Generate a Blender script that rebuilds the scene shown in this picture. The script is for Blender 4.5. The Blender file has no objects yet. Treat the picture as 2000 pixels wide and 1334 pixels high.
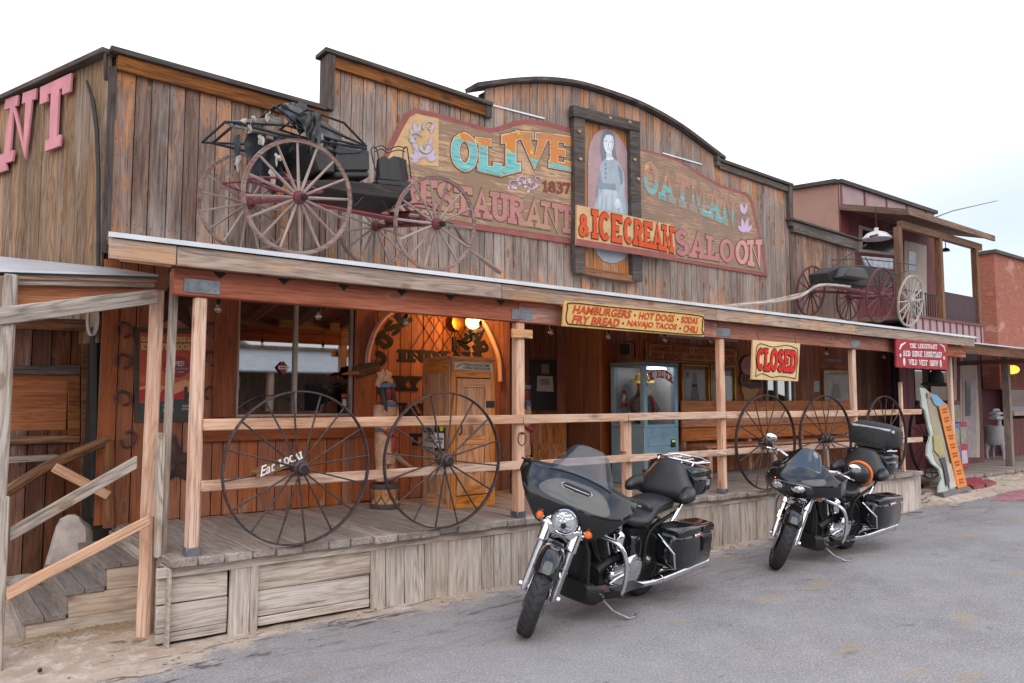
SKYW=1.05;EXPO=0.58
import bpy, bmesh, math, random
from mathutils import Vector, Matrix
random.seed(7)
V=Vector; R=math.radians; PI=math.pi
SC=bpy.context.scene; COL=SC.collection
# ---------------------------------------------------------------- camera
FPX=1510.;CX=1000.;CY=667.;EYE=1.68
PITCH=math.atan(117/FPX);YAW=R(37.82)
F0=V((math.sin(YAW),math.cos(YAW),0));RT=V((math.cos(YAW),-math.sin(YAW),0))
FW=F0*math.cos(PITCH)+V((0,0,math.sin(PITCH)));UPV=-F0*math.sin(PITCH)+V((0,0,math.cos(PITCH)))
def ray(x,y): return FW+RT*((x-CX)/FPX)-UPV*((y-CY)/FPX)
def U(x,y,Y=None,Z=None,X=None):
    d=ray(x,y)
    t=Y/d.y if Y is not None else ((Z-EYE)/d.z if Z is not None else X/d.x)
    return V((0,0,EYE))+d*t
class Plane:
    def __init__(s,p,n): s.p=V(p);s.n=V(n).normalized()
    def at(s,x,y,h=0):
        d=ray(x,y);o=V((0,0,EYE));t=(s.p-o).dot(s.n)/d.dot(s.n)
        return o+d*t+s.n*h
def FP(Y): return Plane((0,Y,0),(0,-1,0))
cam=bpy.data.cameras.new('camera');co=bpy.data.objects.new('camera',cam);COL.objects.link(co)
co.location=(0,0,EYE);co.rotation_euler=(PI/2+PITCH,0,-YAW)
cam.sensor_width=36;cam.lens=FPX/2000*36;cam.clip_end=2000;cam.clip_start=.05
SC.camera=co
# ---------------------------------------------------------------- mesh builder
def rv(a): return random.uniform(-a,a)
LOCAL=set()
class MB:
    def __init__(s): s.v=[];s.f=[];s.gc=[];s.rn=[];s.hv=[];s.mi=[]
    def add(s,vs,fs,gc=None,rnd=None,hv=None,mi=0):
        o=len(s.v);s.v+=[V(v) for v in vs];s.f+=[[i+o for i in f] for f in fs]
        s.mi+=[mi]*len(fs)
        s.gc+=list(gc) if gc else [V(v) for v in vs]
        r=random.random() if rnd is None else rnd
        s.rn+=[r]*len(vs);s.hv+=list(hv) if hv else [.5]*len(vs)
        return s
    def beam(s,p0,p1,w,h,up=(0,0,1),jit=0,mi=0,rnd=None,taper=1):
        p0=V(p0);p1=V(p1);a=(p1-p0);L=a.length;a=a/L;up=V(up)
        if abs(a.dot(up.normalized()))>.99: up=V((0,1,0))
        sd=a.cross(up).normalized();u=sd.cross(a).normalized()
        off=V((random.random()*50,random.random()*50,random.random()*50))
        n=max(1,int(L/.5)) if jit else 1
        vs=[];gc=[];hv=[];fs=[]
        for i in range(n+1):
            t=i/n;k=1+(taper-1)*t
            for x,y in((-1,-1),(1,-1),(1,1),(-1,1)):
                j=V((rv(jit),rv(jit),rv(jit))) if jit else V()
                vs.append(p0+a*(L*t)+sd*(x*w/2*k)+u*(y*h/2*k)+j);gc.append(off+V((L*t,x*w/2,y*h/2)));hv.append(t)
        for i in range(n):
            b=i*4
            for q in range(4):
                r=(q+1)%4;fs.append([b+q,b+r,b+4+r,b+4+q])
        fs.append([3,2,1,0]);b=n*4;fs.append([b,b+1,b+2,b+3])
        return s.add(vs,fs,gc,rnd,hv,mi)
    def box(s,x0,x1,y0,y1,z0,z1,g='z',jit=0,mi=0,rnd=None):
        c=V(((x0+x1)/2,(y0+y1)/2,(z0+z1)/2))
        if g=='z': return s.beam((c.x,c.y,z0),(c.x,c.y,z1),x1-x0,y1-y0,(0,1,0),jit,mi,rnd)
        if g=='x': return s.beam((x0,c.y,c.z),(x1,c.y,c.z),y1-y0,z1-z0,(0,0,1),jit,mi,rnd)
        return s.beam((c.x,y0,c.z),(c.x,y1,c.z),x1-x0,z1-z0,(0,0,1),jit,mi,rnd)
    def plank(s,x0,x1,y0,y1,z0,zl,zr,mi=0,rnd=None):
        off=V((random.random()*50,random.random()*50,random.random()*50))
        vs=[(x0,y0,z0),(x1,y0,z0),(x1,y0,zr),(x0,y0,zl),(x0,y1,z0),(x1,y1,z0),(x1,y1,zr),(x0,y1,zl)]
        gc=[off+V((v[2],v[0]-x0,v[1]-y0)) for v in vs];hv=[0,0,1,1,0,0,1,1]
        return s.add(vs,[[0,1,2,3],[5,4,7,6],[4,0,3,7],[1,5,6,2],[3,2,6,7],[4,5,1,0]],gc,rnd,hv,mi)
    def prism(s,pts,dv,mi=0,rnd=None,flip=False):
        """pts: front outline (3D), dv: vector to the back"""
        n=len(pts);dv=V(dv);vs=[V(p) for p in pts]+[V(p)+dv for p in pts]
        fs=[list(range(n)),list(range(2*n-1,n-1,-1))]+[[i+n,(i+1)%n+n,(i+1)%n,i] for i in range(n)]
        return s.add(vs,fs,None,rnd,None,mi)
    def tube(s,pts,r,n=10,mi=0,cap=True,rnd=None,closed=False,flat=None):
        pts=[V(p) for p in pts];m=len(pts);rs=r if isinstance(r,(list,tuple)) else [r]*m
        vs=[];gc=[];fs=[];prev=None;L=0
        off=V((random.random()*50,random.random()*50,0))
        for i,p in enumerate(pts):
            if closed: t=(pts[(i+1)%m]-pts[i-1])
            else: t=(pts[min(i+1,m-1)]-pts[max(i-1,0)])
            t.normalize()
            if prev is None:
                a=V((0,0,1)) if abs(t.z)<.9 else V((1,0,0));u=t.cross(a).normalized()
            else: u=(prev-t*prev.dot(t)).normalized()
            prev=u;w=t.cross(u)
            if i: L+=(pts[i]-pts[i-1]).length
            for k in range(n):
                a=2*PI*k/n;vs.append(p+(u*math.cos(a)+w*math.sin(a))*rs[i]);gc.append(off+V((L,rs[i]*math.cos(a),rs[i]*math.sin(a))))
        for i in range(m if closed else m-1):
            for k in range(n):
                a=i*n+k;b=i*n+(k+1)%n;c=((i+1)%m)*n
                fs.append([a,b,c+(k+1)%n,c+k])
        if cap and not closed: fs.append(list(range(n-1,-1,-1)));fs.append([(m-1)*n+k for k in range(n)])
        return s.add(vs,fs,gc,rnd,None,mi)
    def lathe(s,prof,o=(0,0,0),ax=(0,0,1),n=24,mi=0,rnd=None,sq=1):
        """prof: (radius, height along axis)"""
        ax=V(ax).normalized();a=V((1,0,0)) if abs(ax.x)<.9 else V((0,1,0));u=ax.cross(a).normalized();w=ax.cross(u);o=V(o)
        vs=[];fs=[];m=len(prof)
        for r,h in prof:
            for k in range(n):
                t=2*PI*k/n;vs.append(o+ax*h+u*(r*math.cos(t))+w*(r*math.sin(t)*sq))
        for i in range(m-1):
            for k in range(n): fs.append([i*n+k,i*n+(k+1)%n,(i+1)*n+(k+1)%n,(i+1)*n+k])
        if prof[0][0]>1e-4: fs.append(list(range(n-1,-1,-1)))
        if prof[-1][0]>1e-4: fs.append([(m-1)*n+k for k in range(n)])
        return s.add(vs,fs,None,rnd,None,mi)
    def loft(s,secs,n=20,mi=0,ex=2.5,axis='x'):
        """secs: (pos, cy, cz, ry, rz[, exponent]) rings in the plane across the axis"""
        vs=[];fs=[];m=len(secs)
        for q in secs:
            x,cy,cz,ry,rz=q[:5];e=q[5] if len(q)>5 else ex
            for k in range(n):
                t=2*PI*k/n;c,sn=math.cos(t),math.sin(t)
                yy=cy+ry*math.copysign(abs(c)**(2/e),c);zz=cz+rz*math.copysign(abs(sn)**(2/e),sn)
                vs.append(V((x,yy,zz)) if axis=='x' else (V((yy,x,zz)) if axis=='y' else V((yy,zz,x))))
        for i in range(m-1):
            for k in range(n): fs.append([i*n+k,i*n+(k+1)%n,(i+1)*n+(k+1)%n,(i+1)*n+k])
        fs.append(list(range(n-1,-1,-1)));fs.append([(m-1)*n+k for k in range(n)])
        return s.add(vs,fs,None,None,None,mi)
    def grid(s,fn,nu,nv,mi=0,closed=False):
        vs=[fn(i/nu,j/nv) for j in range(nv+1) for i in range(nu+1)]
        fs=[[j*(nu+1)+i,j*(nu+1)+i+1,(j+1)*(nu+1)+i+1,(j+1)*(nu+1)+i] for j in range(nv) for i in range(nu)]
        return s.add(vs,fs,None,None,None,mi)
    def ball(s,c,r,n=14,m=8,sc=(1,1,1),mi=0):
        c=V(c);vs=[];fs=[]
        for j in range(m+1):
            p=PI*j/m
            for k in range(n):
                t=2*PI*k/n;vs.append(c+V((r*sc[0]*math.sin(p)*math.cos(t),r*sc[1]*math.sin(p)*math.sin(t),r*sc[2]*math.cos(p))))
        for j in range(m):
            for k in range(n): fs.append([j*n+k,(j+1)*n+k,(j+1)*n+(k+1)%n,j*n+(k+1)%n])
        return s.add(vs,fs,None,None,None,mi)
    def xf(s,M):
        s.v=[M@v for v in s.v];return s
    def build(s,name,mat,parent=None,bevel=0,ang=35,sub=0,solid=0,smooth=True):
        me=bpy.data.meshes.new(name);me.from_pydata([tuple(v) for v in s.v],[],s.f)
        ms=mat if isinstance(mat,(list,tuple)) else [mat]
        for m in ms: me.materials.append(m)
        a=me.attributes.new('gc','FLOAT_VECTOR','POINT');a.data.foreach_set('vector',[c for v in s.gc for c in v])
        a=me.attributes.new('rnd','FLOAT','POINT');a.data.foreach_set('value',s.rn)
        a=me.attributes.new('hv','FLOAT','POINT');a.data.foreach_set('value',s.hv)
        me.polygons.foreach_set('material_index',s.mi)
        bm=bmesh.new();bm.from_mesh(me)
        if len(s.v)<60000 and not bevel==0 or sub: bmesh.ops.remove_doubles(bm,verts=bm.verts,dist=1e-6) if sub else None
        bmesh.ops.recalc_face_normals(bm,faces=bm.faces)
        for f in bm.faces: f.smooth=smooth
        ca=R(ang)
        for e in bm.edges:
            if len(e.link_faces)==2 and e.calc_face_angle(0)>ca and not sub: e.smooth=False
        bm.to_mesh(me);bm.free();me.update()
        if parent:
            q=parent;Mx=Matrix()
            while q: Mx=q.matrix_basis@Mx;top=q;q=q.parent
            if top.name not in LOCAL: me.transform(Mx.inverted())
        o=bpy.data.objects.new(name,me);COL.objects.link(o)
        if parent: o.parent=parent
        if solid: 
            m=o.modifiers.new('s','SOLIDIFY');m.thickness=solid;m.offset=0
        if bevel: 
            m=o.modifiers.new('b','BEVEL');m.width=bevel;m.segments=1;m.limit_method='ANGLE';m.angle_limit=R(40)
        if sub: 
            m=o.modifiers.new('u','SUBSURF');m.levels=sub;m.render_levels=sub
        return o
def thing(name,label,cat,loc=(0,0,0),group=None,rot=(0,0,0)):
    o=bpy.data.objects.new(name,None);COL.objects.link(o);o.location=loc;o.rotation_euler=rot;o.empty_display_size=.1
    return tag(o,label,cat,group)
def tag(o,label,cat,group=None):
    o['label']=label;o['category']=cat
    if group:o['group']=group
    return o
def struct(o): o['kind']='structure';return o
def copy_tree(o,par=None):
    c=o.copy();COL.objects.link(c)
    if par is not None: c.parent=par
    for ch in list(o.children): copy_tree(ch,c)
    return c
# ---------------------------------------------------------------- materials
class N:
    def __init__(s,name):
        s.m=bpy.data.materials.new(name);s.m.use_nodes=True;s.t=s.m.node_tree;s.t.nodes.clear()
        s.out=s.n('ShaderNodeOutputMaterial');s.b=s.n('ShaderNodeBsdfPrincipled');s.l(s.b.outputs[0],s.out.inputs[0])
    def n(s,k,**kw):
        x=s.t.nodes.new(k)
        for a,b in kw.items(): setattr(x,a,b)
        return x
    def l(s,a,b): s.t.links.new(a,b)
    def put(s,inp,v):
        if hasattr(v,'links') or isinstance(v,bpy.types.NodeSocket): s.l(v,inp)
        else: inp.default_value=v
    def math(s,op,a,b=0,c=0,clamp=False):
        x=s.n('ShaderNodeMath',operation=op,use_clamp=clamp);s.put(x.inputs[0],a);s.put(x.inputs[1],b);s.put(x.inputs[2],c);return x.outputs[0]
    def vm(s,op,a,b=(0,0,0)):
        x=s.n('ShaderNodeVectorMath',operation=op);s.put(x.inputs[0],a);s.put(x.inputs[1],b);return x.outputs[0]
    def noise(s,vec,sc=1,det=4,ro=.55,dist=0,out=0):
        x=s.n('ShaderNodeTexNoise');s.put(x.inputs['Vector'],vec);x.inputs['Scale'].default_value=sc;x.inputs['Detail'].default_value=det;x.inputs['Roughness'].default_value=ro;x.inputs['Distortion'].default_value=dist
        return x.outputs[out]
    def step(s,v,a,b): # smooth map a..b -> 0..1
        x=s.n('ShaderNodeMapRange',interpolation_type='SMOOTHSTEP');s.put(x.inputs[0],v);x.inputs[1].default_value=a;x.inputs[2].default_value=b;return x.outputs[0]
    def mix(s,f,a,b,mode='MIX'):
        x=s.n('ShaderNodeMix',data_type='RGBA',blend_type=mode);s.put(x.inputs[0],f)
        for i,v in((6,a),(7,b)):
            if isinstance(v,(tuple,list)): v=tuple(v)+((1,) if len(v)==3 else ())
            s.put(x.inputs[i],v)
        return x.outputs[2]
    def attr(s,name,o=1):
        x=s.n('ShaderNodeAttribute',attribute_name=name);return x.outputs[o]
    def bump(s,h,st=.3,d=.01):
        x=s.n('ShaderNodeBump');x.inputs['Strength'].default_value=st;x.inputs['Distance'].default_value=d;s.l(h,x.inputs['Height']);s.l(x.outputs[0],s.b.inputs['Normal'])
    def set(s,**k):
        for a,v in k.items():
            a=a.replace('_',' ');i=s.b.inputs[a]
            if isinstance(v,(tuple,list)) and len(v)==3: v=tuple(v)+(1,)
            s.put(i,v)
        return s
def hexc(h,k=1.0):
    h=h.lstrip('#');c=[int(h[i:i+2],16)/255 for i in (0,2,4)]
    return tuple(min(1,k*((x/12.92) if x<.04045 else ((x+.055)/1.055)**2.4)) for x in c)
def wood(name,c1,c2,c3=None,stain=.35,end=0,streak=0,ring=.5,rough=.8,vary=.35,knot=.5,bump=.35,dirt=0,dirtc=(.2,.18,.16),crack=.6):
    """c1/c2 light-dark grain, c3 stain; coords from 'gc' (along,across,depth)"""
    m=N(name);g=m.attr('gc');rn=m.attr('rnd',2);hv=m.attr('hv',2)
    v1=m.vm('MULTIPLY',g,(1.2,9,9));low=m.noise(v1,1,3,.5)
    rg=m.math('FRACT',m.math('MULTIPLY',m.noise(m.vm('MULTIPLY',g,(.55,5,5)),1,2,.4),14))
    rg=m.math('PINGPONG',rg,.5);rg=m.step(rg,.02,.3)
    fine=m.noise(m.vm('MULTIPLY',g,(6,170,170)),1,3,.7)
    med=m.noise(m.vm('MULTIPLY',g,(1.6,46,46)),1,5,.7)
    col=m.mix(m.step(m.math('ADD',m.math('MULTIPLY',low,.45),m.math('MULTIPLY',med,.65)),.44,.66),c1,c2)
    if c3:
        sn=m.noise(m.vm('MULTIPLY',g,(1.5,9,9)),1,5,.7,.5)
        sn=m.math('ADD',sn,m.math('MULTIPLY',m.math('SUBTRACT',rn,.5),.18))
        if end:
            e=m.math('ABSOLUTE',m.math('SUBTRACT',hv,.5));e=m.step(e,.28,.5)
            sn=m.math('ADD',sn,m.math('MULTIPLY',e,end))
        col=m.mix(m.step(sn,.72-stain*.5,.86-stain*.5),col,c3)
    col=m.mix(m.math('MULTIPLY',m.math('SUBTRACT',1,rg),ring),col,tuple(x*.45 for x in c2))
    col=m.mix(m.math('MULTIPLY',m.step(fine,.35,.62),.45),col,tuple(x*1.25 for x in c1))
    ck=m.step(m.noise(m.vm('MULTIPLY',g,(1.3,58,58)),1,3,.6),.62,.67)
    col=m.mix(m.math('MULTIPLY',ck,crack),col,(.03,.022,.02))
    if knot:
        vo=m.n('ShaderNodeTexVoronoi');m.l(m.vm('MULTIPLY',g,(2.4,6,6)),vo.inputs['Vector']);vo.inputs['Scale'].default_value=1
        k=m.step(vo.outputs['Distance'],.17,.1);k2=m.step(vo.outputs['Distance'],.3,.17)
        col=m.mix(m.math('MULTIPLY',k2,knot*.6),col,c3 or c1);col=m.mix(m.math('MULTIPLY',k,knot),col,tuple(x*.35 for x in c2))
    if dirt:
        dn=m.noise(m.vm('MULTIPLY',g,(1.5,1.5,1.5)),1,5,.65);col=m.mix(m.math('MULTIPLY',m.step(dn,.42,.65),dirt),col,dirtc)
    if streak:
        tc=m.n('ShaderNodeTexCoord').outputs['Object'];sk=m.noise(m.vm('MULTIPLY',tc,(2.2,2.2,.45)),1,5,.65,.3)
        col=m.mix(m.math('MULTIPLY',m.step(sk,.5,.72),streak),col,(.045,.03,.027));sk=m.noise(m.vm('MULTIPLY',tc,(1.1,1.1,.35)),2.3,4,.6)
        col=m.mix(m.math('MULTIPLY',m.step(sk,.52,.7),streak*.7),col,H('#b3aaa4'))
    # per board value
    br=m.math('ADD',1-vary/2,m.math('MULTIPLY',rn,vary))
    hs=m.n('ShaderNodeHueSaturation');m.l(col,hs.inputs['Color']);m.l(br,hs.inputs['Value'])
    sat=m.math('ADD',.85,m.math('MULTIPLY',m.math('FRACT',m.math('MULTIPLY',rn,7.3)),.3));m.l(sat,hs.inputs['Saturation'])
    m.set(Base_Color=hs.outputs[0],Roughness=rough,Specular_IOR_Level=.25)
    h=m.math('ADD',m.math('MULTIPLY',fine,.5),m.math('SUBTRACT',m.math('MULTIPLY',rg,.4),m.math('MULTIPLY',ck,1.2)))
    m.bump(h,bump,.004)
    return m.m
def plain(name,c,rough=.5,metal=0,var=.15,scale=8,bump=0,coat=0,worn=0,wornc=(.2,.15,.12),emit=0,spec=.5):
    m=N(name);tc=m.n('ShaderNodeTexCoord').outputs['Object']
    n=m.noise(tc,scale,5,.6);col=m.mix(m.step(n,.3,.7),tuple(x*(1-var) for x in c),tuple(min(1,x*(1+var)) for x in c))
    if worn:
        w=m.noise(tc,scale*2.5,6,.7);col=m.mix(m.step(w,.72-worn*.4,.76-worn*.4),col,wornc)
    m.set(Base_Color=col,Roughness=rough,Metallic=metal,Coat_Weight=coat,Specular_IOR_Level=spec)
    if coat: m.set(Coat_Roughness=.03)
    if bump: m.bump(m.noise(tc,scale*6,5,.6),bump,.004)
    if emit: m.set(Emission_Color=c,Emission_Strength=emit)
    return m.m
def signpaint(name,c,wornc,worn=.35,streak=True,rough=.7,var=.12):
    """paint flaking off horizontally grained plywood; world X/Z coordinates"""
    m=N(name);tc=m.n('ShaderNodeTexCoord').outputs['Object']
    a=m.noise(m.vm('MULTIPLY',tc,(3,3,40) if streak else (12,12,12)),1,5,.7,.6)
    b=m.noise(tc,1.4,3,.5);w=m.math('ADD',m.math('MULTIPLY',a,.65),m.math('MULTIPLY',b,.45))
    f=m.step(w,.78-worn*.45,.83-worn*.45)
    n=m.noise(tc,5,6,.7);col=m.mix(m.step(n,.3,.7),tuple(x*(1-var) for x in c),tuple(min(1,x*(1+var)) for x in c))
    col=m.mix(m.math('MULTIPLY',f,.85),col,wornc)
    m.set(Base_Color=col,Roughness=rough,Specular_IOR_Level=.3);m.bump(m.math('SUBTRACT',1,f),.3,.002)
    return m.m
M={}
H=hexc
M['face']=wood('weathered_facade',H('#93837a'),H('#62534b'),H('#ab7248'),stain=.24,end=.22,streak=.45,ring=.35,vary=.4,knot=.6,bump=.5)
M['faceD']=wood('dark_facade',H('#806a5f'),H('#4a3833'),H('#a56d42'),stain=.32,end=.16,streak=.55,ring=.3,vary=.5,knot=.7,bump=.5)
M['side']=wood('side_siding',H('#93785f'),H('#5d4636'),H('#a5723f'),stain=.3,end=.1,streak=.35,ring=.7,vary=.4,knot=.4,bump=.45)
M['red']=wood('stained_siding',H('#a05c3c'),H('#7a432a'),H('#7a6357'),stain=.02,end=.0,ring=.3,vary=.4,knot=.3,rough=.62,bump=.25,crack=.25)
M['redlow']=wood('stained_siding_low',H('#a86a4c'),H('#7c4e3c'),H('#988a7e'),stain=.12,end=.1,ring=.25,vary=.3,knot=.3,rough=.7,bump=.3,crack=.3)
M['trim']=wood('dark_trim',H('#8a5c3a'),H('#45291c'),H('#3a302c'),stain=.35,ring=.5,vary=.3,knot=.5)
M['cap']=wood('cap_board',H('#6b625c'),H('#3d3633'),H('#7c5434'),stain=.2,ring=.5,vary=.3,knot=.4)
M['darkw']=wood('blackened_wood',H('#5b5350'),H('#2b2625'),H('#4a3428'),stain=.3,ring=.5,vary=.3,knot=.2)
M['beam']=wood('stained_beam',H('#b0705a'),H('#8c4c3a'),H('#b8988a'),stain=.3,ring=.3,vary=.2,knot=.4,bump=.2,crack=.35)
M['fascia']=wood('fascia_board',H('#b09a8a'),H('#806c60'),H('#b08056'),stain=.42,ring=.45,vary=.2,knot=.5,crack=.4)
M['post']=wood('peeled_post',H('#d6b5a2'),H('#b58a72'),H('#b98264'),stain=.16,ring=.35,vary=.15,knot=.6,bump=.2,crack=.45)
M['rail']=wood('rail_board',H('#cfae98'),H('#ab8068'),H('#946850'),stain=.3,ring=.35,vary=.15,knot=.5,bump=.2,crack=.4)
M['greyb']=wood('grey_board',H('#b3a89e'),H('#85776e'),H('#a58466'),stain=.2,ring=.7,vary=.2,knot=.5,crack=.5)
M['orangeb']=wood('new_board',H('#d0a07a'),H('#b17e5a'),H('#c4ab92'),stain=.3,ring=.4,vary=.1,knot=.6,crack=.3)
M['deck']=wood('deck_board',H('#a0958e'),H('#776c66'),H('#7d5644'),stain=.12,ring=.5,vary=.35,knot=.2,dirt=.5,dirtc=H('#8c8078'),crack=.7)
M['skirt']=wood('skirt_board',H('#c6bab0'),H('#978a81'),H('#a3866c'),stain=.12,ring=.4,vary=.3,knot=.3,dirt=.25,dirtc=H('#9c8a7c'),crack=.7)
M['ceil']=wood('porch_ceiling',H('#b07c60'),H('#805240'),None,ring=.3,vary=.3,knot=.2)
M['cab']=wood('varnished_pine',H('#c98e60'),H('#a86c40'),H('#8a5432'),stain=.25,ring=.75,vary=.15,knot=.6,rough=.4,bump=.12,crack=.2)
M['benchw']=wood('bench_board',H('#cd8a60'),H('#a5623e'),H('#8f5f44'),stain=.2,ring=.4,vary=.25,knot=.4,rough=.6,crack=.4)
M['nail']=plain('nail_head',(.03,.025,.022),.6,.5)
M['backing']=plain('shadow_backing',(.02,.015,.012),.9)
M['galv']=plain('galvanised_roof',H('#c8ccd2'),.35,.6,.1,3)
M['plate']=plain('steel_plate',H('#7d8087'),.45,.7,.25,6,.1)
M['black']=plain('black_iron',(.02,.018,.018),.55,.3,.3,10)
M['rust']=plain('rusty_iron',H('#5a4642'),.7,.35,.35,25,.4)
M['glass']=None
def glassm(name,tint=(.9,.92,.95),rough=.02,alpha=.25):
    m=N(name);tr=m.n('ShaderNodeBsdfTransparent');tr.inputs[0].default_value=tint+(1,)
    gl=m.n('ShaderNodeBsdfGlossy');gl.inputs['Roughness'].default_value=rough
    ge=m.n('ShaderNodeNewGeometry');dp=m.n('ShaderNodeVectorMath',operation='DOT_PRODUCT');m.l(ge.outputs['Normal'],dp.inputs[0]);m.l(ge.outputs['Incoming'],dp.inputs[1])
    fz=m.math('POWER',m.math('SUBTRACT',1,m.math('ABSOLUTE',dp.outputs['Value'])),5)
    mx=m.n('ShaderNodeMixShader');m.l(m.math('MULTIPLY_ADD',fz,.85,alpha,clamp=True),mx.inputs[0]);m.l(tr.outputs[0],mx.inputs[1]);m.l(gl.outputs[0],mx.inputs[2]);m.l(mx.outputs[0],m.out.inputs[0])
    return m.m
M['glass']=glassm('window_glass',(.5,.5,.5),.02,.36)
M['clear']=glassm('clear_pane',(.95,.96,.97),.02,.025)
M['bulb']=glassm('bulb_glass',(.85,.87,.9),.05,.2)
M['shield']=glassm('windscreen',(.62,.67,.76),.03,.045)
# ---------------------------------------------------------------- lettering
def arc(cx,cy,rx,ry,a0,a1,n=14): return [(cx+rx*math.cos(R(a0+(a1-a0)*i/n)),cy+ry*math.sin(R(a0+(a1-a0)*i/n))) for i in range(n+1)]
GL={ # width, strokes, slab serif centres
'A':(.86,[[(.14,0),(.43,1),(.72,0)],[(.24,.33),(.62,.33)]],[(.14,0),(.72,0)]),
'B':(.78,[[(.16,0),(.16,1)],[(.08,1)]+arc(.36,.76,.24,.24,90,-90)+[(.16,.5)],[(.16,.5)]+arc(.38,.27,.27,.27,90,-90)+[(.08,0)]],[]),
'C':(.78,[arc(.4,.5,.3,.5,48,312)],[]),
'D':(.8,[[(.16,0),(.16,1)],[(.1,1)]+arc(.35,.5,.32,.5,90,-90)+[(.1,0)]],[]),
'E':(.74,[[(.16,0),(.16,1)],[(.04,1),(.66,1),(.66,.8)],[(.16,.5),(.5,.5)],[(.04,0),(.66,0),(.66,.2)]],[]),
'F':(.7,[[(.16,0),(.16,1)],[(.04,1),(.64,1),(.64,.8)],[(.16,.5),(.5,.5)]],[(.16,0)]),
'G':(.8,[arc(.4,.5,.3,.5,50,330),[(.66,.28),(.66,.46),(.45,.46)]],[]),
'H':(.84,[[(.16,0),(.16,1)],[(.68,0),(.68,1)],[(.16,.5),(.68,.5)]],[(.16,0),(.16,1),(.68,0),(.68,1)]),
'I':(.44,[[(.22,0),(.22,1)]],[(.22,0),(.22,1)]),
'J':(.6,[[(.42,1),(.42,.25)]+arc(.27,.22,.15,.22,0,-180)],[(.42,1)]),
'K':(.84,[[(.16,0),(.16,1)],[(.68,1),(.2,.45)],[(.34,.6),(.7,0)]],[(.16,0),(.16,1),(.68,1),(.7,0)]),
'L':(.7,[[(.16,0),(.16,1)],[(.04,0),(.62,0),(.62,.28)]],[(.16,1)]),
'M':(1.0,[[(.16,0),(.16,1),(.5,.25),(.84,1),(.84,0)]],[(.16,0),(.84,0),(.12,1),(.88,1)]),
'N':(.88,[[(.16,0),(.16,1),(.72,0),(.72,1)]],[(.16,0),(.12,1),(.72,1)]),
'O':(.84,[arc(.42,.5,.32,.5,90,450,22)],[]),
'P':(.74,[[(.16,0),(.16,1)],[(.08,1)]+arc(.38,.74,.26,.26,90,-90)+[(.16,.48)]],[(.16,0)]),
'R':(.82,[[(.16,0),(.16,1)],[(.08,1)]+arc(.4,.75,.26,.25,90,-90)+[(.16,.5)],[(.42,.5),(.68,0)]],[(.16,0),(.7,0)]),
'S':(.72,[arc(.36,.75,.25,.25,30,270)+arc(.36,.25,.27,.25,90,-150)],[]),
'T':(.78,[[(.39,0),(.39,1)],[(.08,.78),(.08,1),(.7,1),(.7,.78)]],[(.39,0)]),
'U':(.84,[[(.16,1),(.16,.3)]+arc(.42,.3,.26,.3,180,360)+[(.68,1)]],[(.16,1),(.68,1)]),
'V':(.84,[[(.14,1),(.42,0),(.7,1)]],[(.14,1),(.7,1)]),
'W':(1.1,[[(.14,1),(.34,0),(.55,.8),(.76,0),(.96,1)]],[(.14,1),(.96,1)]),
'X':(.8,[[(.14,1),(.66,0)],[(.66,1),(.14,0)]],[(.14,0),(.14,1),(.66,0),(.66,1)]),
'Y':(.8,[[(.14,1),(.4,.5),(.4,0)],[(.66,1),(.4,.5)]],[(.14,1),(.66,1),(.4,0)]),
'&':(.9,[[(.8,.05),(.3,.7)]+arc(.42,.8,.16,.18,200,-20)+[(.55,.68),(.25,.42)]+arc(.34,.22,.2,.22,140,300)+[(.72,.45)]],[]),
'1':(.5,[[(.08,.75),(.26,1),(.26,0)]],[(.26,0)]),
'8':(.66,[arc(.33,.75,.2,.23,90,450,16),arc(.33,.26,.25,.26,90,450,16)],[]),
'3':(.64,[arc(.3,.75,.22,.24,150,-90),arc(.3,.26,.25,.26,90,-150)],[]),
'7':(.62,[[(.08,.8),(.08,1),(.54,1),(.26,0)]],[]),
'5':(.66,[[(.54,1),(.16,1),(.14,.58)]+arc(.32,.3,.24,.3,110,-150)],[]),
"'":(.26,[[(.13,1),(.13,.8)]],[]),
' ':(.4,[],[]),'.':(.3,[[(.15,0),(.15,.08)]],[]),'-':(.5,[[(.1,.45),(.4,.45)]],[]),
'*':(.46,[[(.12,.5),(.34,.5)]],[]),
}
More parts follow.
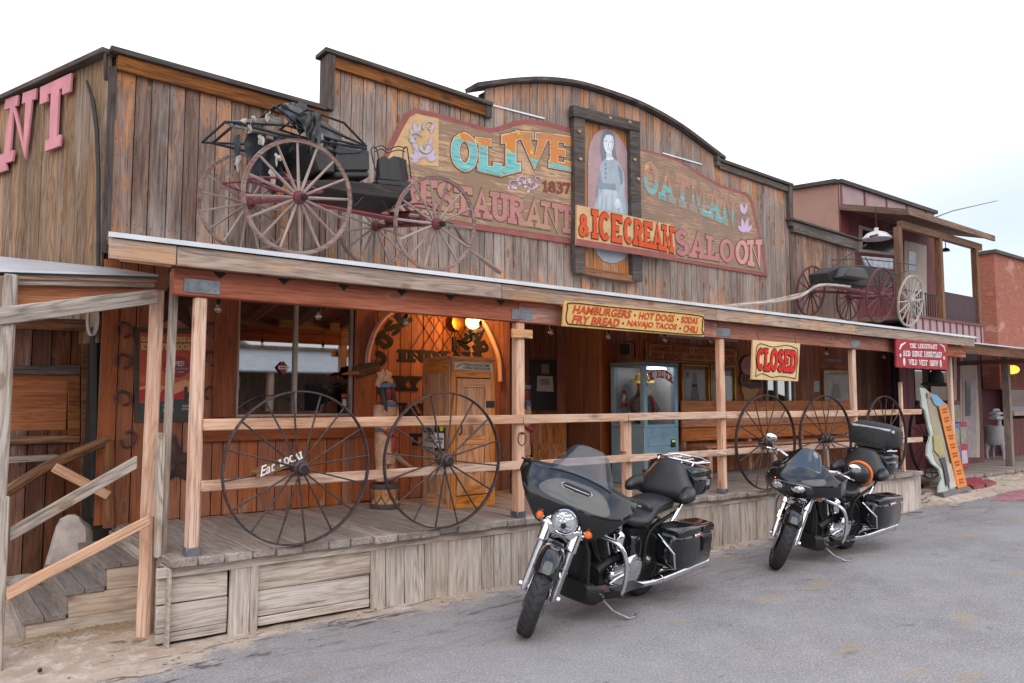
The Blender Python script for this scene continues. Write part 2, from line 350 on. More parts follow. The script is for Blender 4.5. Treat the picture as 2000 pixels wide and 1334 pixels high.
def glyph_quads(ch,t,grow=0,tv=None):
    """list of 2D quads of a slab letter; t stroke width, grow widens outline"""
    w,strokes,slabs=GL[ch];out=[];h=t/2+grow
    iy=(t*.75)/2
    def P(p): return (p[0],iy+p[1]*(1-2*iy))
    for st in strokes:
        st=[P(p) for p in st];n=len(st);L=[]
        for i in range(n):
            a=st[max(i-1,0)];b=st[min(i+1,n-1)];dx,dy=b[0]-a[0],b[1]-a[1]
            if 0<i<n-1:
                d1=(st[i][0]-a[0],st[i][1]-a[1]);d2=(b[0]-st[i][0],b[1]-st[i][1]);l1=math.hypot(*d1)+1e-9;l2=math.hypot(*d2)+1e-9
                dx,dy=d1[0]/l1+d2[0]/l2,d1[1]/l1+d2[1]/l2
                l=math.hypot(dx,dy)+1e-9;nx,ny=-dy/l,dx/l
                c=abs(nx*(-d1[1]/l1)+ny*(d1[0]/l1));k=min(1/max(c,.35),1.6)
            else:
                l=math.hypot(dx,dy)+1e-9;nx,ny=-dy/l,dx/l;k=1
            ex,ey=0,0
            if i in(0,n-1):
                s_=-1 if i==0 else 1;e=grow+(iy if abs(dy)<abs(dx)*.3 else 0)*.5;ex,ey=dx/l*e*s_,dy/l*e*s_
            # horizontal parts thinner
            hh=h*(.78 if False else 1);wx,wy=nx*hh*k,ny*(iy+grow if abs(ny)>.7 else hh)*k
            L.append(((st[i][0]+wx+ex,st[i][1]+wy+ey),(st[i][0]-wx+ex,st[i][1]-wy+ey)))
        for i in range(n-1): out.append([L[i][1],L[i+1][1],L[i+1][0],L[i][0]])
    for sx,sy in slabs:
        x,y=P((sx,sy));a=t*.5+.115+grow;b=iy+grow
        out.append([(x-a,y-b),(x+a,y-b),(x+a,y+b),(x-a,y+b)])
    return out,w
def bil(q,u,v): # q: TL,TR,BR,BL world points; v up
    return (q[3]*(1-u)+q[2]*u)*(1-v)+(q[0]*(1-u)+q[1]*u)*v
def slab_text(mb,text,q,nrm,t=.2,grow=0,h0=.001,h1=.003,gap=.06,xs=1.0,each=None,warp=None):
    tot=sum(GL[c][0]+gap for c in text)-gap;x=0;k=0;nrm=V(nrm)
    for c in text:
        quads,w=glyph_quads(c,t,grow)
        for qd in quads:
            pts=[]
            for a,b in qd:
                u=(x+a)/tot;v=b
                if warp: u,v=warp(u,v)
                pts.append(bil(q,u,v)+nrm*(h1+.0001*(k%23)))
            mb.prism(pts,-nrm*(h1-h0+.0001*(k%23)),rnd=.5);k+=1
        x+=w+gap
    return mb
def font_text(mb,text,q,nrm,h0=.001,h1=.003,bold=.0,shear=0,line=.9,mi=0,align='CENTER',ext=True):
    cu=bpy.data.curves.new('t','FONT');cu.body=text;cu.offset=bold;cu.shear=shear;cu.resolution_u=2;cu.align_x=align;cu.space_line=line
    ob=bpy.data.objects.new('t',cu);COL.objects.link(ob)
    me=bpy.data.meshes.new_from_object(ob.evaluated_get(bpy.context.evaluated_depsgraph_get()))
    bpy.data.objects.remove(ob)
    if not me.vertices: return mb
    xs=[v.co.x for v in me.vertices];ys=[v.co.y for v in me.vertices];x0,x1,y0,y1=min(xs),max(xs),min(ys),max(ys);nrm=V(nrm)
    vs=[bil(q,(v.co.x-x0)/(x1-x0),(v.co.y-y0)/(y1-y0))+nrm*h1 for v in me.vertices]
    mb.add(vs,[list(p.vertices) for p in me.polygons],None,.5,None,mi)
    bpy.data.meshes.remove(me);return mb
def dashes(mb,q,nrm,rows,h=.001):
    r=random.Random(rows)
    for i in range(rows):
        u=.04
        while u<.93:
            l=r.uniform(.06,.16);v1=1-(i+.2)/rows;v0=1-(i+.75)/rows
            a=[bil(q,u,v1),bil(q,min(.97,u+l),v1),bil(q,min(.97,u+l),v0),bil(q,u,v0)];mb.add([p+V(nrm)*h for p in a],[[0,1,2,3]],None,.5);u+=l+.04
def pq(pl,pts): return [pl.at(x,y) for x,y in pts]
def lin(pts,x):
    for (a,b),(c,d) in zip(pts,pts[1:]):
        if x<=c: return b+(d-b)*(x-a)/(c-a)
    return pts[-1][1]
# ================================================================ setting
YW=7.65;YP=5.7;DK=.60
W=FP(YW)
def roofz(y): return 2.77+(y-5.58)*.17
# ---- ground
def m_ground():
    m=N('dirt');tc=m.n('ShaderNodeTexCoord').outputs['Object']
    a=m.noise(tc,.9,6,.6);b=m.noise(tc,7,6,.7);c=m.noise(tc,60,3,.7)
    col=m.mix(m.step(a,.35,.65),H('#b8a89b'),H('#a38d7c'))
    col=m.mix(m.step(b,.45,.7),col,H('#c9bdb4'));col=m.mix(m.math('MULTIPLY',m.step(c,.55,.7),.5),col,H('#77675b'))
    d=m.noise(m.vm('MULTIPLY',tc,(1.2,4,1)),1.6,6,.7,.5);col=m.mix(m.math('MULTIPLY',m.step(d,.56,.63),.75),col,H('#5a463e'))
    m.set(Base_Color=col,Roughness=.95,Specular_IOR_Level=.2);m.bump(m.math('ADD',b,m.math('MULTIPLY',c,.5)),.7,.02);return m.m
def m_road():
    m=N('asphalt');tc=m.n('ShaderNodeTexCoord').outputs['Object']
    a=m.noise(tc,.35,5,.6);b=m.noise(tc,3,6,.65);c=m.noise(tc,70,4,.8);v=m.n('ShaderNodeTexVoronoi');m.l(tc,v.inputs['Vector']);v.inputs['Scale'].default_value=45
    col=m.mix(m.step(a,.35,.65),H('#898688'),H('#757274'))
    col=m.mix(m.math('MULTIPLY',m.step(b,.4,.7),.5),col,H('#959294'))
    col=m.mix(m.math('MULTIPLY',m.step(c,.5,.62),.7),col,H('#b8b4b4'));col=m.mix(m.math('MULTIPLY',m.step(v.outputs['Distance'],.25,.05),.35),col,H('#524e50'))
    y=m.noise(m.vm('MULTIPLY',tc,(1,2.2,1)),1.1,5,.7);col=m.mix(m.math('MULTIPLY',m.step(y,.58,.66),.4),col,H('#a08a5e'))
    y2=m.noise(m.vm('MULTIPLY',tc,(1,1.6,1)),2.3,5,.7);col=m.mix(m.math('MULTIPLY',m.step(y2,.62,.68),.4),col,H('#504b50'))
    ck=m.n('ShaderNodeTexVoronoi',feature='DISTANCE_TO_EDGE');m.l(m.vm('ADD',tc,m.vm('MULTIPLY',m.noise(tc,2,4,.6,0,1),(.6,.6,0))),ck.inputs['Vector']);ck.inputs['Scale'].default_value=.33
    col=m.mix(m.math('MULTIPLY',m.step(ck.outputs['Distance'],.003,.0005),.12),col,H('#4a4548'))
    hv=m.attr('hv',2);e=m.math('ADD',m.math('MULTIPLY',m.noise(tc,4.5,6,.7),.9),hv);ef=m.step(e,.93,1.05)
    col=m.mix(m.math('MULTIPLY',ef,.8),col,m.mix(m.step(c,.45,.6),H('#a8988c'),H('#c4b8ae')))
    d=m.noise(m.vm('MULTIPLY',tc,(.9,3.5,1)),1.3,6,.75,.6);dk_=m.math('MULTIPLY',m.step(d,.53,.6),m.math('MULTIPLY',m.step(hv,.05,.5),.85));col=m.mix(dk_,col,H('#4a3a35'))
    m.set(Base_Color=col,Roughness=.85,Specular_IOR_Level=.3);m.bump(m.math('ADD',c,v.outputs['Distance']),.6,.006);return m.m
def gh(x,y):
    h=0.0
    for cx,cy,rx,ry,a in((1.1,6.25,.7,.28,.07),(.6,8.1,1.2,.7,.2),(.0,6.6,.5,.6,.03),(14.1,6.3,1.1,.45,.15),(16.5,6.4,2.5,.5,.1)):
        d=((x-cx)/rx)**2+((y-cy)/ry)**2;h+=a*math.exp(-d*1.4)
    return h
mb=MB();n1,n2=150,60
xs=[-120,-60,-30,-12,-5]+[-3+i*.12 for i in range(180)]+[22,30,50,90,200,400];ys=[-120,-40,-10,0,3]+[4.6+.09*i for i in range(46)]+[9,10,14,25,60,200,400]
vs=[(x,y,(gh(x,y)+(rv(.006) if 4.7<y<8.7 and x<19 else 0))) for y in ys for x in xs];nx=len(xs)
mb.add(vs,[[j*nx+i,j*nx+i+1,(j+1)*nx+i+1,(j+1)*nx+i] for j in range(len(ys)-1) for i in range(nx-1)])
struct(mb.build('ground',m_ground(),None,ang=60))
edge=[(-200,4.2),(-20,4.35),(-3,4.7),(.4,5.05),(1.26,5.21),(2.2,5.5),(3.96,5.46),(7.05,5.43),(11.7,5.7),(17.5,6.0),(30,6.6),(80,8),(400,12)]
pts=[];x=-200.
while x<400:
    fine=-3<x<25
    y=lin(edge,x)+.14;pts.append((x,y+(.06*math.sin(x*3.1)+.05*math.sin(x*7.7+1)+.03*math.sin(x*19)+rv(.02) if fine else 0)))
    x+=.06 if fine else 5
hvv=[];mb=MB();n=len(pts);vs=[];cols=[0,.12,.5,2,6,20,150]
for px,py in pts:
    for k,d in enumerate(cols): vs.append((px,py-d,.012 if k else .002));hvv.append((.62,.55,.28,.0,0,0,0)[k])
q=len(cols);mb.add(vs,[[i*q+k,i*q+k+1,(i+1)*q+k+1,(i+1)*q+k] for i in range(n-1) for k in range(q-1)],None,None,hvv)
struct(mb.build('street',m_road(),None,ang=60))
# red painted patch on the far asphalt
mb=MB();rp=[U(x,y,Z=.018) for x,y in((1932,978),(1968,960),(2040,950),(2100,955),(2100,985),(2000,978))];mb.add(rp,[list(range(6))])
struct(mb.build('road_marking',plain('red_road_paint',H('#a35a66'),.8,0,.2,3,worn=.5,wornc=H('#8d878b'))))
# pebbles
mb=MB()
for i in range(420):
    x=random.uniform(-.3,14);y=lin(edge,x)+random.uniform(-.5,.6)*random.random()+(.15);r=random.choice((.004,.006,.008,.013))*random.uniform(.7,1.4)
    if y>5.76 and x>1.35: continue
    mb.ball((x,y,r*.3+gh(x,y)+.004),r,6,4,(1,random.uniform(.7,1.3),.6))
o=mb.build('gravel',plain('pebble',H('#8f8277'),.9,0,.4,30));tag(o,'loose gravel and bits of stone along the edge of the asphalt','gravel');o['kind']='stuff'
# straw litter by the steps
mb=MB()
for i in range(900):
    x=random.gauss(1.0,.3);y=random.gauss(6.28,.1)
    if y>6.47 or x>1.7: continue
    a=random.random()*PI;l=random.uniform(.008,.03);z=gh(x,y)+random.uniform(.002,.012);d=V((math.cos(a),math.sin(a),0))*l
    mb.beam((x,y,z),V((x,y,z+rv(.006)))+d,.002,.0015)
o=mb.build('straw',plain('straw',H('#9a7c4e'),.9,0,.3,40));tag(o,'scattered straw litter on the dirt in front of the steps','straw');o['kind']='stuff'
# ---- saloon building
sal=thing('saloon_building','long weathered wooden saloon with a stepped and arched false front','building',(1.3,7.65,0))
prof=[(1.30,4.86),(3.40,4.80)]
seg2=[(3.42,5.44),(5.50,5.37)]
apx=[(945,172),(1000,163),(1060,161),(1120,168),(1180,185),(1250,211),(1320,250),(1392,303)]
arcp=[(U(x,y,Y=YW).x,U(x,y,Y=YW).z) for x,y in apx]
seg4=[(10.08,5.56),(12.10,5.50)];seg5=[(12.12,4.86),(14.34,4.80)]
def topz(x):
    if x<3.41: return lin(prof,x)
    if x<5.49: return lin(seg2,x)
    if x<10.07: return lin(arcp,x)
    if x<12.11: return lin(seg4,x)
    return lin(seg5,x)
def boards(mb,x0,x1,zb,zt,y,w=.155,th=.022,gap=.008,depthj=.005,holes=(),nails=False):
    x=x0
    while x<x1-.01:
        ww=min(w*random.uniform(.85,1.15),x1-x);xe=x+ww
        if x1-xe<.05: xe=x1
        d=random.uniform(0,depthj);r=random.random()
        zs=[(zb(x) if callable(zb) else zb,None)]
        segs=[(zb,zt)]
        for hx0,hx1,hz0,hz1 in holes:
            if xe>hx0+.02 and x<hx1-.02:
                segs=[(zb,hz0),(hz1,zt)]
        for a,b in segs:
            tl,tr=(b(x+.002),b(xe-.002)) if callable(b) else (b,b)
            mb.plank(x+gap/2,xe-gap/2,y-th-d,y-d*.5,a,tl,tr,rnd=r)
            if nails and xe-x>.08:
                for zz in (a+.28,a+.9,(tl+tr)/2-.22,(tl+tr)/2-.75):
                    for xx in (x+.03,xe-.03):
                        cx_=xx+rv(.006);cz_=zz+rv(.02);k=.0045;mb.add([(cx_-k,y-th-d-.0015,cz_-k),(cx_+k,y-th-d-.0015,cz_-k),(cx_+k,y-th-d-.0015,cz_+k),(cx_-k,y-th-d-.0015,cz_+k)],[[0,1,2,3]],None,.5,None,1)
        x=xe
mb=MB();boards(mb,1.34,3.41,3.0,lambda x:topz(x)-.03,YW,nails=True);mb.build('upper_siding',[M['faceD'],M['nail']],sal,bevel=.003)
mb=MB();boards(mb,3.41,5.49,3.0,lambda x:topz(x)-.03,YW,nails=True);boards(mb,5.49,10.07,3.0,lambda x:topz(x)-.02,YW,w=.15,nails=True);boards(mb,10.07,12.1,3.0,lambda x:topz(x)-.03,YW,nails=True)
mb.build('upper_siding',[M['face'],M['nail']],sal,bevel=.003)
mb=MB();boards(mb,12.11,14.34,3.0,lambda x:topz(x)-.03,YW,w=.2,nails=True);mb.build('upper_siding',[M['faceD'],M['nail']],sal,bevel=.003)
# solid wall behind
mb=MB();X=1.32;pts=[]
xsamp=[1.33,3.405,3.415,5.48,5.495]+[a for a,b in arcp[1:-1]]+[10.06,10.075,12.1,12.12,14.33]
top=[V((x,YW+.002,topz(x)-.05)) for x in xsamp];pts=[V((1.33,YW+.002,2.9))]+top+[V((14.33,YW+.002,2.9))]
mb.prism(pts[::-1],(0,.12,0));mb.build('parapet_core',M['backing'],sal)
# cap strips and cornice boards
def strip(name,pl,mat,dz0,dz1,y0,y1,bev=.004):
    mb=MB()
    for (xa,za),(xb,zb) in zip(pl,pl[1:]):
        mb.beam((xa,(y0+y1)/2,za+(dz0+dz1)/2),(xb,(y0+y1)/2,zb+(dz0+dz1)/2),y1-y0,dz1-dz0,(0,0,1))
    return mb.build(name,mat,sal,bevel=bev)
strip('cornice_board',[(1.345,4.86),(3.39,4.80)],M['trim'],-.17,-.03,YW-.075,YW-.026)
strip('parapet_cap',[(1.28,4.865),(3.36,4.805)],M['darkw'],-.028,.02,YW-.11,YW+.16)
strip('cornice_board',[(3.46,5.44),(5.5,5.37)],M['trim'],-.16,-.03,YW-.075,YW-.026)
strip('parapet_cap',[(3.33,5.445),(5.56,5.375)],M['darkw'],-.028,.02,YW-.11,YW+.16)
mb=MB();mb.box(3.37,3.455,YW-.09,YW+.12,4.8,5.41);mb.build('corner_board',M['darkw'],sal,bevel=.004)
mb=MB();mb.box(5.46,5.56,YW-.085,YW-.026,5.2,5.37);mb.build('corner_board',M['darkw'],sal,bevel=.004)
ap=[(5.32,5.56)]+[(a,b+.015) for a,b in arcp[1:]]+[(10.22,5.6)]
# smooth the arch cap
def cr(P,n=5):
    o=[]
    for i in range(len(P)-1):
        p0,p1,p2,p3=P[max(i-1,0)],P[i],P[i+1],P[min(i+2,len(P)-1)]
        for k in range(n):
            t=k/n;o.append(tuple(.5*((2*p1[j])+(-p0[j]+p2[j])*t+(2*p0[j]-5*p1[j]+4*p2[j]-p3[j])*t*t+(-p0[j]+3*p1[j]-3*p2[j]+p3[j])*t**3) for j in range(len(p1))))
    return o+[P[-1]]
strip('arched_cap',cr(ap),M['darkw'],-.025,.025,YW-.12,YW+.16,0)
strip('cornice_board',[(10.12,5.55),(12.06,5.49)],M['cap'],-.13,-.03,YW-.075,YW-.026)
strip('parapet_cap',[(10.02,5.56),(12.16,5.5)],M['darkw'],-.028,.02,YW-.11,YW+.16)
mb=MB();mb.box(10.03,10.11,YW-.1,YW-.026,5.45,5.66);mb.build('corner_board',M['cap'],sal,bevel=.004)
mb=MB();mb.box(12.04,12.14,YW-.1,YW+.12,4.75,5.47);mb.build('corner_board',M['darkw'],sal,bevel=.004)
strip('cornice_board',[(12.14,4.86),(14.34,4.80)],M['cap'],-.2,-.02,YW-.1,YW-.026)
strip('parapet_cap',[(12.0,4.87),(14.44,4.80)],M['darkw'],-.018,.02,YW-.14,YW+.16)
# left corner board + side wall (runs back, splayed)
SD=V((-.319,.948,0)).normalized();SN=V((-SD.y,SD.x,0)) # outward (left/front)
SP=Plane((1.30,YW,0),SN)
mb=MB();mb.plank(1.285,1.345,YW-.045,YW,3.0,4.72,4.72);mb.build('corner_board',M['darkw'],sal,bevel=.004)
mb=MB();t=0
stop=[(0,4.86),(1.1,4.62),(2.2,4.35),(6,3.45)]
p0=V((1.295,YW+.01,0))
def sidetop(t): return lin([(0,4.87),(7,4.35)],t)
# slope from photo: (212,98) and (0,195)
a=SP.at(212,100);b=SP.at(0,197);sa=(a-p0).dot(SD);sb=(b-p0).dot(SD)
def sidetop(t): return a.z+(t-sa)*(b.z-a.z)/(sb-sa)
while t<4.2:
    w=.15*random.uniform(.85,1.15);d=random.uniform(0,.005);r=random.random();q0=p0+SD*(t+.002);q1=p0+SD*(t+w-.002)
    vs=[]
    for q,tt in((q0,t),(q1,t+w)):
        for hh in (d,d-.025):
            vs.append(q+SN*hh+V((0,0,2.2)));vs.append(q+SN*hh+V((0,0,sidetop(tt)-.05)))
    # order: 0 q0 out bot,1 q0 out top,2 q0 in bot,3 q0 in top,4.. q1
    off=V((random.random()*50,random.random()*50,0));gc=[off+V((v.z,(t if i<4 else t+w),0)) for i,v in enumerate(vs)]
    mb.add(vs,[[0,4,5,1],[2,3,7,6],[0,1,3,2],[4,6,7,5],[1,5,7,3],[0,2,6,4]],gc,r,[0,1]*4);t+=w
mb.build('side_siding',M['side'],sal,bevel=.003)
mb=MB();q=p0+SD*4.2
mb.beam(p0-SD*.03+SN*.02+V((0,0,sidetop(0)-.03)),q+SN*.02+V((0,0,sidetop(4.2)-.03)),.14,.05);mb.build('side_cap',M['darkw'],sal,bevel=.004)
mb=MB();mb.prism([p0-SN*.06+V((0,0,0)),p0+SD*4.2-SN*.06,p0+SD*4.2-SN*.06+V((0,0,sidetop(4.2)-.06)),p0-SN*.06+V((0,0,sidetop(0)-.06))],-SN*.1);mb.build('side_core',M['backing'],sal)
# flat roof and rear walls
mb=MB();mb.box(1.45,14.33,YW+.13,YW+6,2.9,3.2,'x');mb.box(.2,14.33,YW+6,YW+6.1,0,4.3,'z');mb.box(14.2,14.33,YW+.9,YW+6,0,3.6,'z');mb.build('roof_deck',M['backing'],sal)
# dark conduits at the corner
mb=MB();mb.tube([SP.at(180,162,.05),SP.at(192,200,.05),SP.at(200,260,.05),SP.at(203,340,.05),SP.at(203,520,.05)],[.012,.02,.02,.018,.018],8);mb.build('conduit',M['black'],sal)
mb=MB();mb.tube([SP.at(217,108,.05),SP.at(219,130,.06),SP.at(215,160,.04)],.018,8);mb.build('conduit',M['black'],sal)
# flashing strips on the facade
mb=MB();mb.beam(W.at(958,207,.03),W.at(1060,233,.03),.02,.02);mb.build('flashing_strip',M['galv'],sal)
mb=MB();mb.beam(W.at(1290,300,.03),W.at(1367,322,.03),.02,.02);mb.build('flashing_strip',M['galv'],sal)
# ---- wall under the porch
w1=(2.51,3.75,1.53,2.70)
RX0,RX1,RYB=5.85,7.45,8.35
wx0,wx1=U(1497,800,Y=YW).x,U(1552,800,Y=YW).x
w2=(wx0,wx1,1.36,2.25)
mb=MB();boards(mb,1.31,2.4,DK,2.95,YW,w=.14);boards(mb,2.4,3.9,DK,2.95,YW,w=.17,holes=[w1]);boards(mb,3.9,RX0,DK,2.95,YW,w=.15);mb.build('porch_wall',M['redlow'],sal,bevel=.0025)
mb=MB();boards(mb,RX1,12.5,DK,2.95,YW,w=.16,holes=[w2]);boards(mb,12.5,14.1,0,2.95,YW,w=.16)
mb.build('porch_wall',M['redlow'],sal,bevel=.0025)
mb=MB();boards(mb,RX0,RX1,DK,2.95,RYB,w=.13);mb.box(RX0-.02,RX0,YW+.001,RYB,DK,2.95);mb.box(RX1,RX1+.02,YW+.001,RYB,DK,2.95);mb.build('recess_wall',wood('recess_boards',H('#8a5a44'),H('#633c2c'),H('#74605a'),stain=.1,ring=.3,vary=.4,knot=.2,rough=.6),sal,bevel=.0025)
mb=MB()
for a,b in((1.32,w1[0]-.02),(w1[1]+.02,RX0-.03),(RX1+.03,w2[0]-.02),(w2[1]+.02,14.1)): mb.box(a,b,YW+.004,YW+.1,0,2.92)
for q in(w1,w2): mb.box(q[0]-.02,q[1]+.02,YW+.004,YW+.1,0,q[2]-.01);mb.box(q[0]-.02,q[1]+.02,YW+.004,YW+.1,q[3]+.01,2.92)
mb.box(RX0-.1,RX1+.1,RYB+.004,RYB+.1,0,2.92);mb.build('wall_core',M['backing'],sal)
# dark bay at the right end of the porch
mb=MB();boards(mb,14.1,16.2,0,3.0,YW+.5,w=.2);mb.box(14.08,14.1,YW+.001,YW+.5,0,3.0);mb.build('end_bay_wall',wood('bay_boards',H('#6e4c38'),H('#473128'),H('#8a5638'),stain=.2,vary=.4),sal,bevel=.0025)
def window(q,mul,par,name='window',y=YW,trimm=None,matf=None):
    x0,x1,z0,z1=q;mf=matf or plain('window_aluminium',H('#a8a39c'),.45,.3,.1,5)
    mb=MB();f=.022
    mb.box(x0,x1,y-.03,y+.03,z0,z0+f,'x');mb.box(x0,x1,y-.03,y+.03,z1-f,z1,'x');mb.box(x0,x0+f,y-.028,y+.03,z0+f,z1-f);mb.box(x1-f,x1,y-.028,y+.03,z0+f,z1-f)
    for k in mul: mb.box(x0+(x1-x0)*k-.018,x0+(x1-x0)*k+.018,y-.026,y+.028,z0+f,z1-f)
    fr=mb.build(name,mf,par,bevel=.002)
    mb=MB();mb.box(x0+f,x1-f,y+.008,y+.012,z0+f,z1-f);mb.build('pane',M['glass'],fr)
    mb=MB();mb.box(x0-.05,x1+.05,y+.6,y+.62,z0-.1,z1+.1);mb.box(x0-.05,x0-.03,y+.1,y+.6,z0-.1,z1+.1);mb.box(x1+.03,x1+.05,y+.1,y+.6,z0-.1,z1+.1);mb.box(x0-.05,x1+.05,y+.1,y+.6,z0-.12,z0-.1);mb.box(x0-.05,x1+.05,y+.1,y+.6,z1+.1,z1+.12);mb.build('window_interior',plain('dim_interior',H('#3c3733'),.9,0,.4,3),fr)
    return fr
wn=window(w1,(.485,),sal)
mb=MB();mb.box(3.62,3.70,YW-.034,YW-.031,1.56,1.66,'z');mb.box(3.10,3.2,YW-.034,YW-.031,2.0,2.1);b=mb
wn2=window(w2,(.35,.75),sal)
mb=MB();mb.box(2.28,2.50,YW-.07,YW-.028,1.53,2.95);mb.build('window_trim',M['red'],sal,bevel=.004);mb=MB();mb.box(3.76,3.99,YW-.07,YW-.028,.62,2.95);mb.build('window_trim',M['red'],sal,bevel=.004)
mb=MB();mb.box(2.2,4.0,YW-.09,YW-.03,1.30,1.42,'x');mb.build('sill_board',M['red'],sal,bevel=.004)
mb=MB();x=U(1178,700,Y=YW).x;mb.box(x-.07,x+.06,YW-.06,YW-.03,DK,2.9);mb.build('door_jamb',M['red'],sal,bevel=.004);mb=MB();x=U(992,700,Y=YW).x;mb.box(5.74,5.86,YW-.06,YW-.03,DK,2.9);mb.build('door_jamb',M['red'],sal,bevel=.004)
# ---- porch
por=thing('porch','long covered wooden porch with grey plank deck, peeled posts and rails along the saloon','porch',(1.4,5.7,0))
mb=MB();x=1.45
while x<12.45:
    w=.19*random.uniform(.85,1.15);yb=7.62 if not(RX0<x<RX1) else 8.34
    if 9.9<x<30: pass
    y0=5.66+rv(.025);zz=DK+rv(.004)
    mb.beam((x+w/2,y0,zz-.03),(x+w/2,yb,zz-.03),w-.006,.06,(0,0,1),.0035);x+=w
mb.build('deck',M['deck'],por,bevel=.008)
mb=MB();mb.box(1.39,12.55,5.74,5.78,.47,.535,'x',.004);mb.build('rim_board',M['skirt'],por,bevel=.004)
# skirt boards
def skz(mb,xa,xb,mode):
    if mode=='h':
        z=.02
        for h in(.07,.19,.2): mb.beam((xa,5.79+rv(.006),z+h/2),(xb,5.79+rv(.006),z+h/2+rv(.006)),.03,h-.006,(0,0,1),.003);z+=h
    else:
        x=xa
        while x<xb-.02:
            w=min(random.uniform(.13,.24),xb-x);mb.beam((x+w/2,5.765+rv(.008),-.02),(x+w/2+rv(.008),5.765+rv(.008),.53),w-.006,.03,(0,1,0),.003);x+=w
for a,b,mo in((1.40,1.88,'h'),(1.88,2.10,'v'),(2.10,3.02,'h'),(3.02,12.58,'v')):
    mb=MB();skz(mb,a,b,mo);mb.build('skirt_panel',M['skirt'],por,bevel=.005)
mb=MB();mb.box(1.42,12.55,5.82,5.86,0,.53);mb.box(12.52,12.55,5.86,7.6,0,.53);mb.build('skirt_backing',M['backing'],por)
# roof sheet with shallow ribs
mb=MB();x=.97
while x<14.33:
    for k,(dx,dz) in enumerate(((0,0),(.02,.012),(.05,.012),(.07,0))): pass
    x+=.25
xsr=[];x=.97
while x<14.33:
    xsr+=[(x,0),(x+.19,0),(x+.205,.012),(x+.235,.012)];x+=.25
vs=[]
for y in(5.54,7.63):
    vs+=[(max(a,.97+(y-5.54)*.17) if True else a,y,roofz(y)+.004+h) for a,h in xsr]
n=len(xsr);mb.add(vs,[[i,i+1,n+i+1,n+i] for i in range(n-1)]);mb.add([v-V((0,0,.006)) for v in mb.v[:2*n]],[[i+1,i,n+i,n+i+1] for i in range(n-1)])
mb.box(.97,14.33,5.535,5.54,2.752,2.785,'x')
mb.build('roof_sheet',M['galv'],por)
jx=[.98,1.40,4.2,7.3,10.4,14.31]
mb=MB()
for a,b in zip(jx,jx[1:]): mb.beam((a+.003,5.575,2.68+rv(.002)),(b-.003,5.575,2.68),.035,.135,(0,0,1))
mb.build('fascia_board',M['fascia'],por,bevel=.004)
mb=MB()
for a,b in((1.42,4.5),(4.5,7.5),(7.5,10.55),(10.55,13.4),(13.4,14.3)): mb.beam((a+.002,5.74,2.525),(b-.002,5.74,2.525),.09,.19,(0,0,1))
mb.build('header_beam',M['beam'],por,bevel=.006)
mb=MB();x=1.45
while x<14.3:
    mb.beam((x,5.8,roofz(5.8)-.11),(x,7.6,roofz(7.6)-.11),.045,.13,(0,0,1));x+=.61
mb.build('rafters',M['ceil'],por,bevel=.003)
mb=MB();y=5.6
while y<7.6:
    mb.beam((1.02+(y-5.6)*.17,y+.1,roofz(y+.1)-.025),(14.3,y+.1,roofz(y+.1)-.025),.19,.02,(0,-.17,1));y+=.2
mb.build('roof_boards',M['ceil'],por)
# posts
PX={}
for i,px in enumerate((383,1012,1408,1667)):
    x=U(px,800,Y=5.76).x;PX[i]=x;w=.085 if i!=1 else .095
    mb=MB();mb.beam((x,5.76,DK+.02),(x+(0 if i else .004),5.76,2.43),w,w,(0,1,0),.0025);p=mb.build('post',M['post'],por,bevel=.012)
    mb=MB();mb.box(x-w/2-.006,x+w/2+.006,5.76-w/2-.006,5.76+w/2+.006,DK-.005,DK+.06);mb.build('post_base',M['plate'],p,bevel=.004)
    mb=MB();mb.box(x-.13,x+.12,5.688,5.694,2.45,2.55);
    for dx in(-.1,-.03,.04,.09):
        for zz in(2.475,2.52): mb.lathe([(.006,0),(.006,.004)],(x+dx,5.688,zz),(0,-1,0),6)
    mb.build('post_plate',M['plate'],por,bevel=.002)
x=U(1855,750,Y=6.15).x;mb=MB();mb.beam((x,6.15,.0),(x,6.15,2.74),.085,.085,(0,1,0),.0025);mb.build('post',M['post'],por,bevel=.012)
x=U(1764,900,Y=5.8).x;mb=MB();mb.beam((x,5.8,DK),(x,5.8,1.98),.05,.05,(0,1,0),.002);mb.build('post',M['post'],por,bevel=.008)
x=U(1225,900,Y=5.78).x;mb=MB();mb.beam((x,5.79,DK),(x,5.79,1.55),.085,.08,(0,1,0),.003);mb.beam((x-.055,5.78,1.15),(x-.05,5.78,1.47),.035,.075,(0,1,0),.002);mb.build('rail_post',M['post'],por,bevel=.008)
XE=U(1798,805,Y=5.7).x
def rails(z,name,h=.082):
    mb=MB();js=[PX[0]+.03,PX[1],U(1225,800,Y=5.7).x,PX[2],PX[3],XE]
    for i,(a,b) in enumerate(zip(js,js[1:])):
        if i==2 or i==1 or i==0 or i>2: mb.beam((a+.004,5.698+rv(.002),z+rv(.004)),(b-.004,5.698+rv(.002),z+rv(.006)),.04,h,(0,0,1),.0025)
    mb.build(name,M['rail'],por,bevel=.006)
rails(1.515,'top_rail');rails(1.085,'lower_rail',.075)
# beam drip tags
for px in(430,555,672,785,880,978):
    mb=MB();p=U(px,525+(px-430)*.1,Y=5.69);x=p.x
    mb.prism([V((x-.05,5.69,2.615)),V((x,5.69,2.565)),V((x+.05,5.69,2.615))],(0,.003,0));mb.build('joist_clip',M['black'],por)
mb=MB();p=U(1020,652,Y=5.70);mb.beam((p.x-.13,5.70,p.z),(p.x+.12,5.70,p.z),.03,.085);mb.build('cross_block',M['orangeb'],por,bevel=.006)
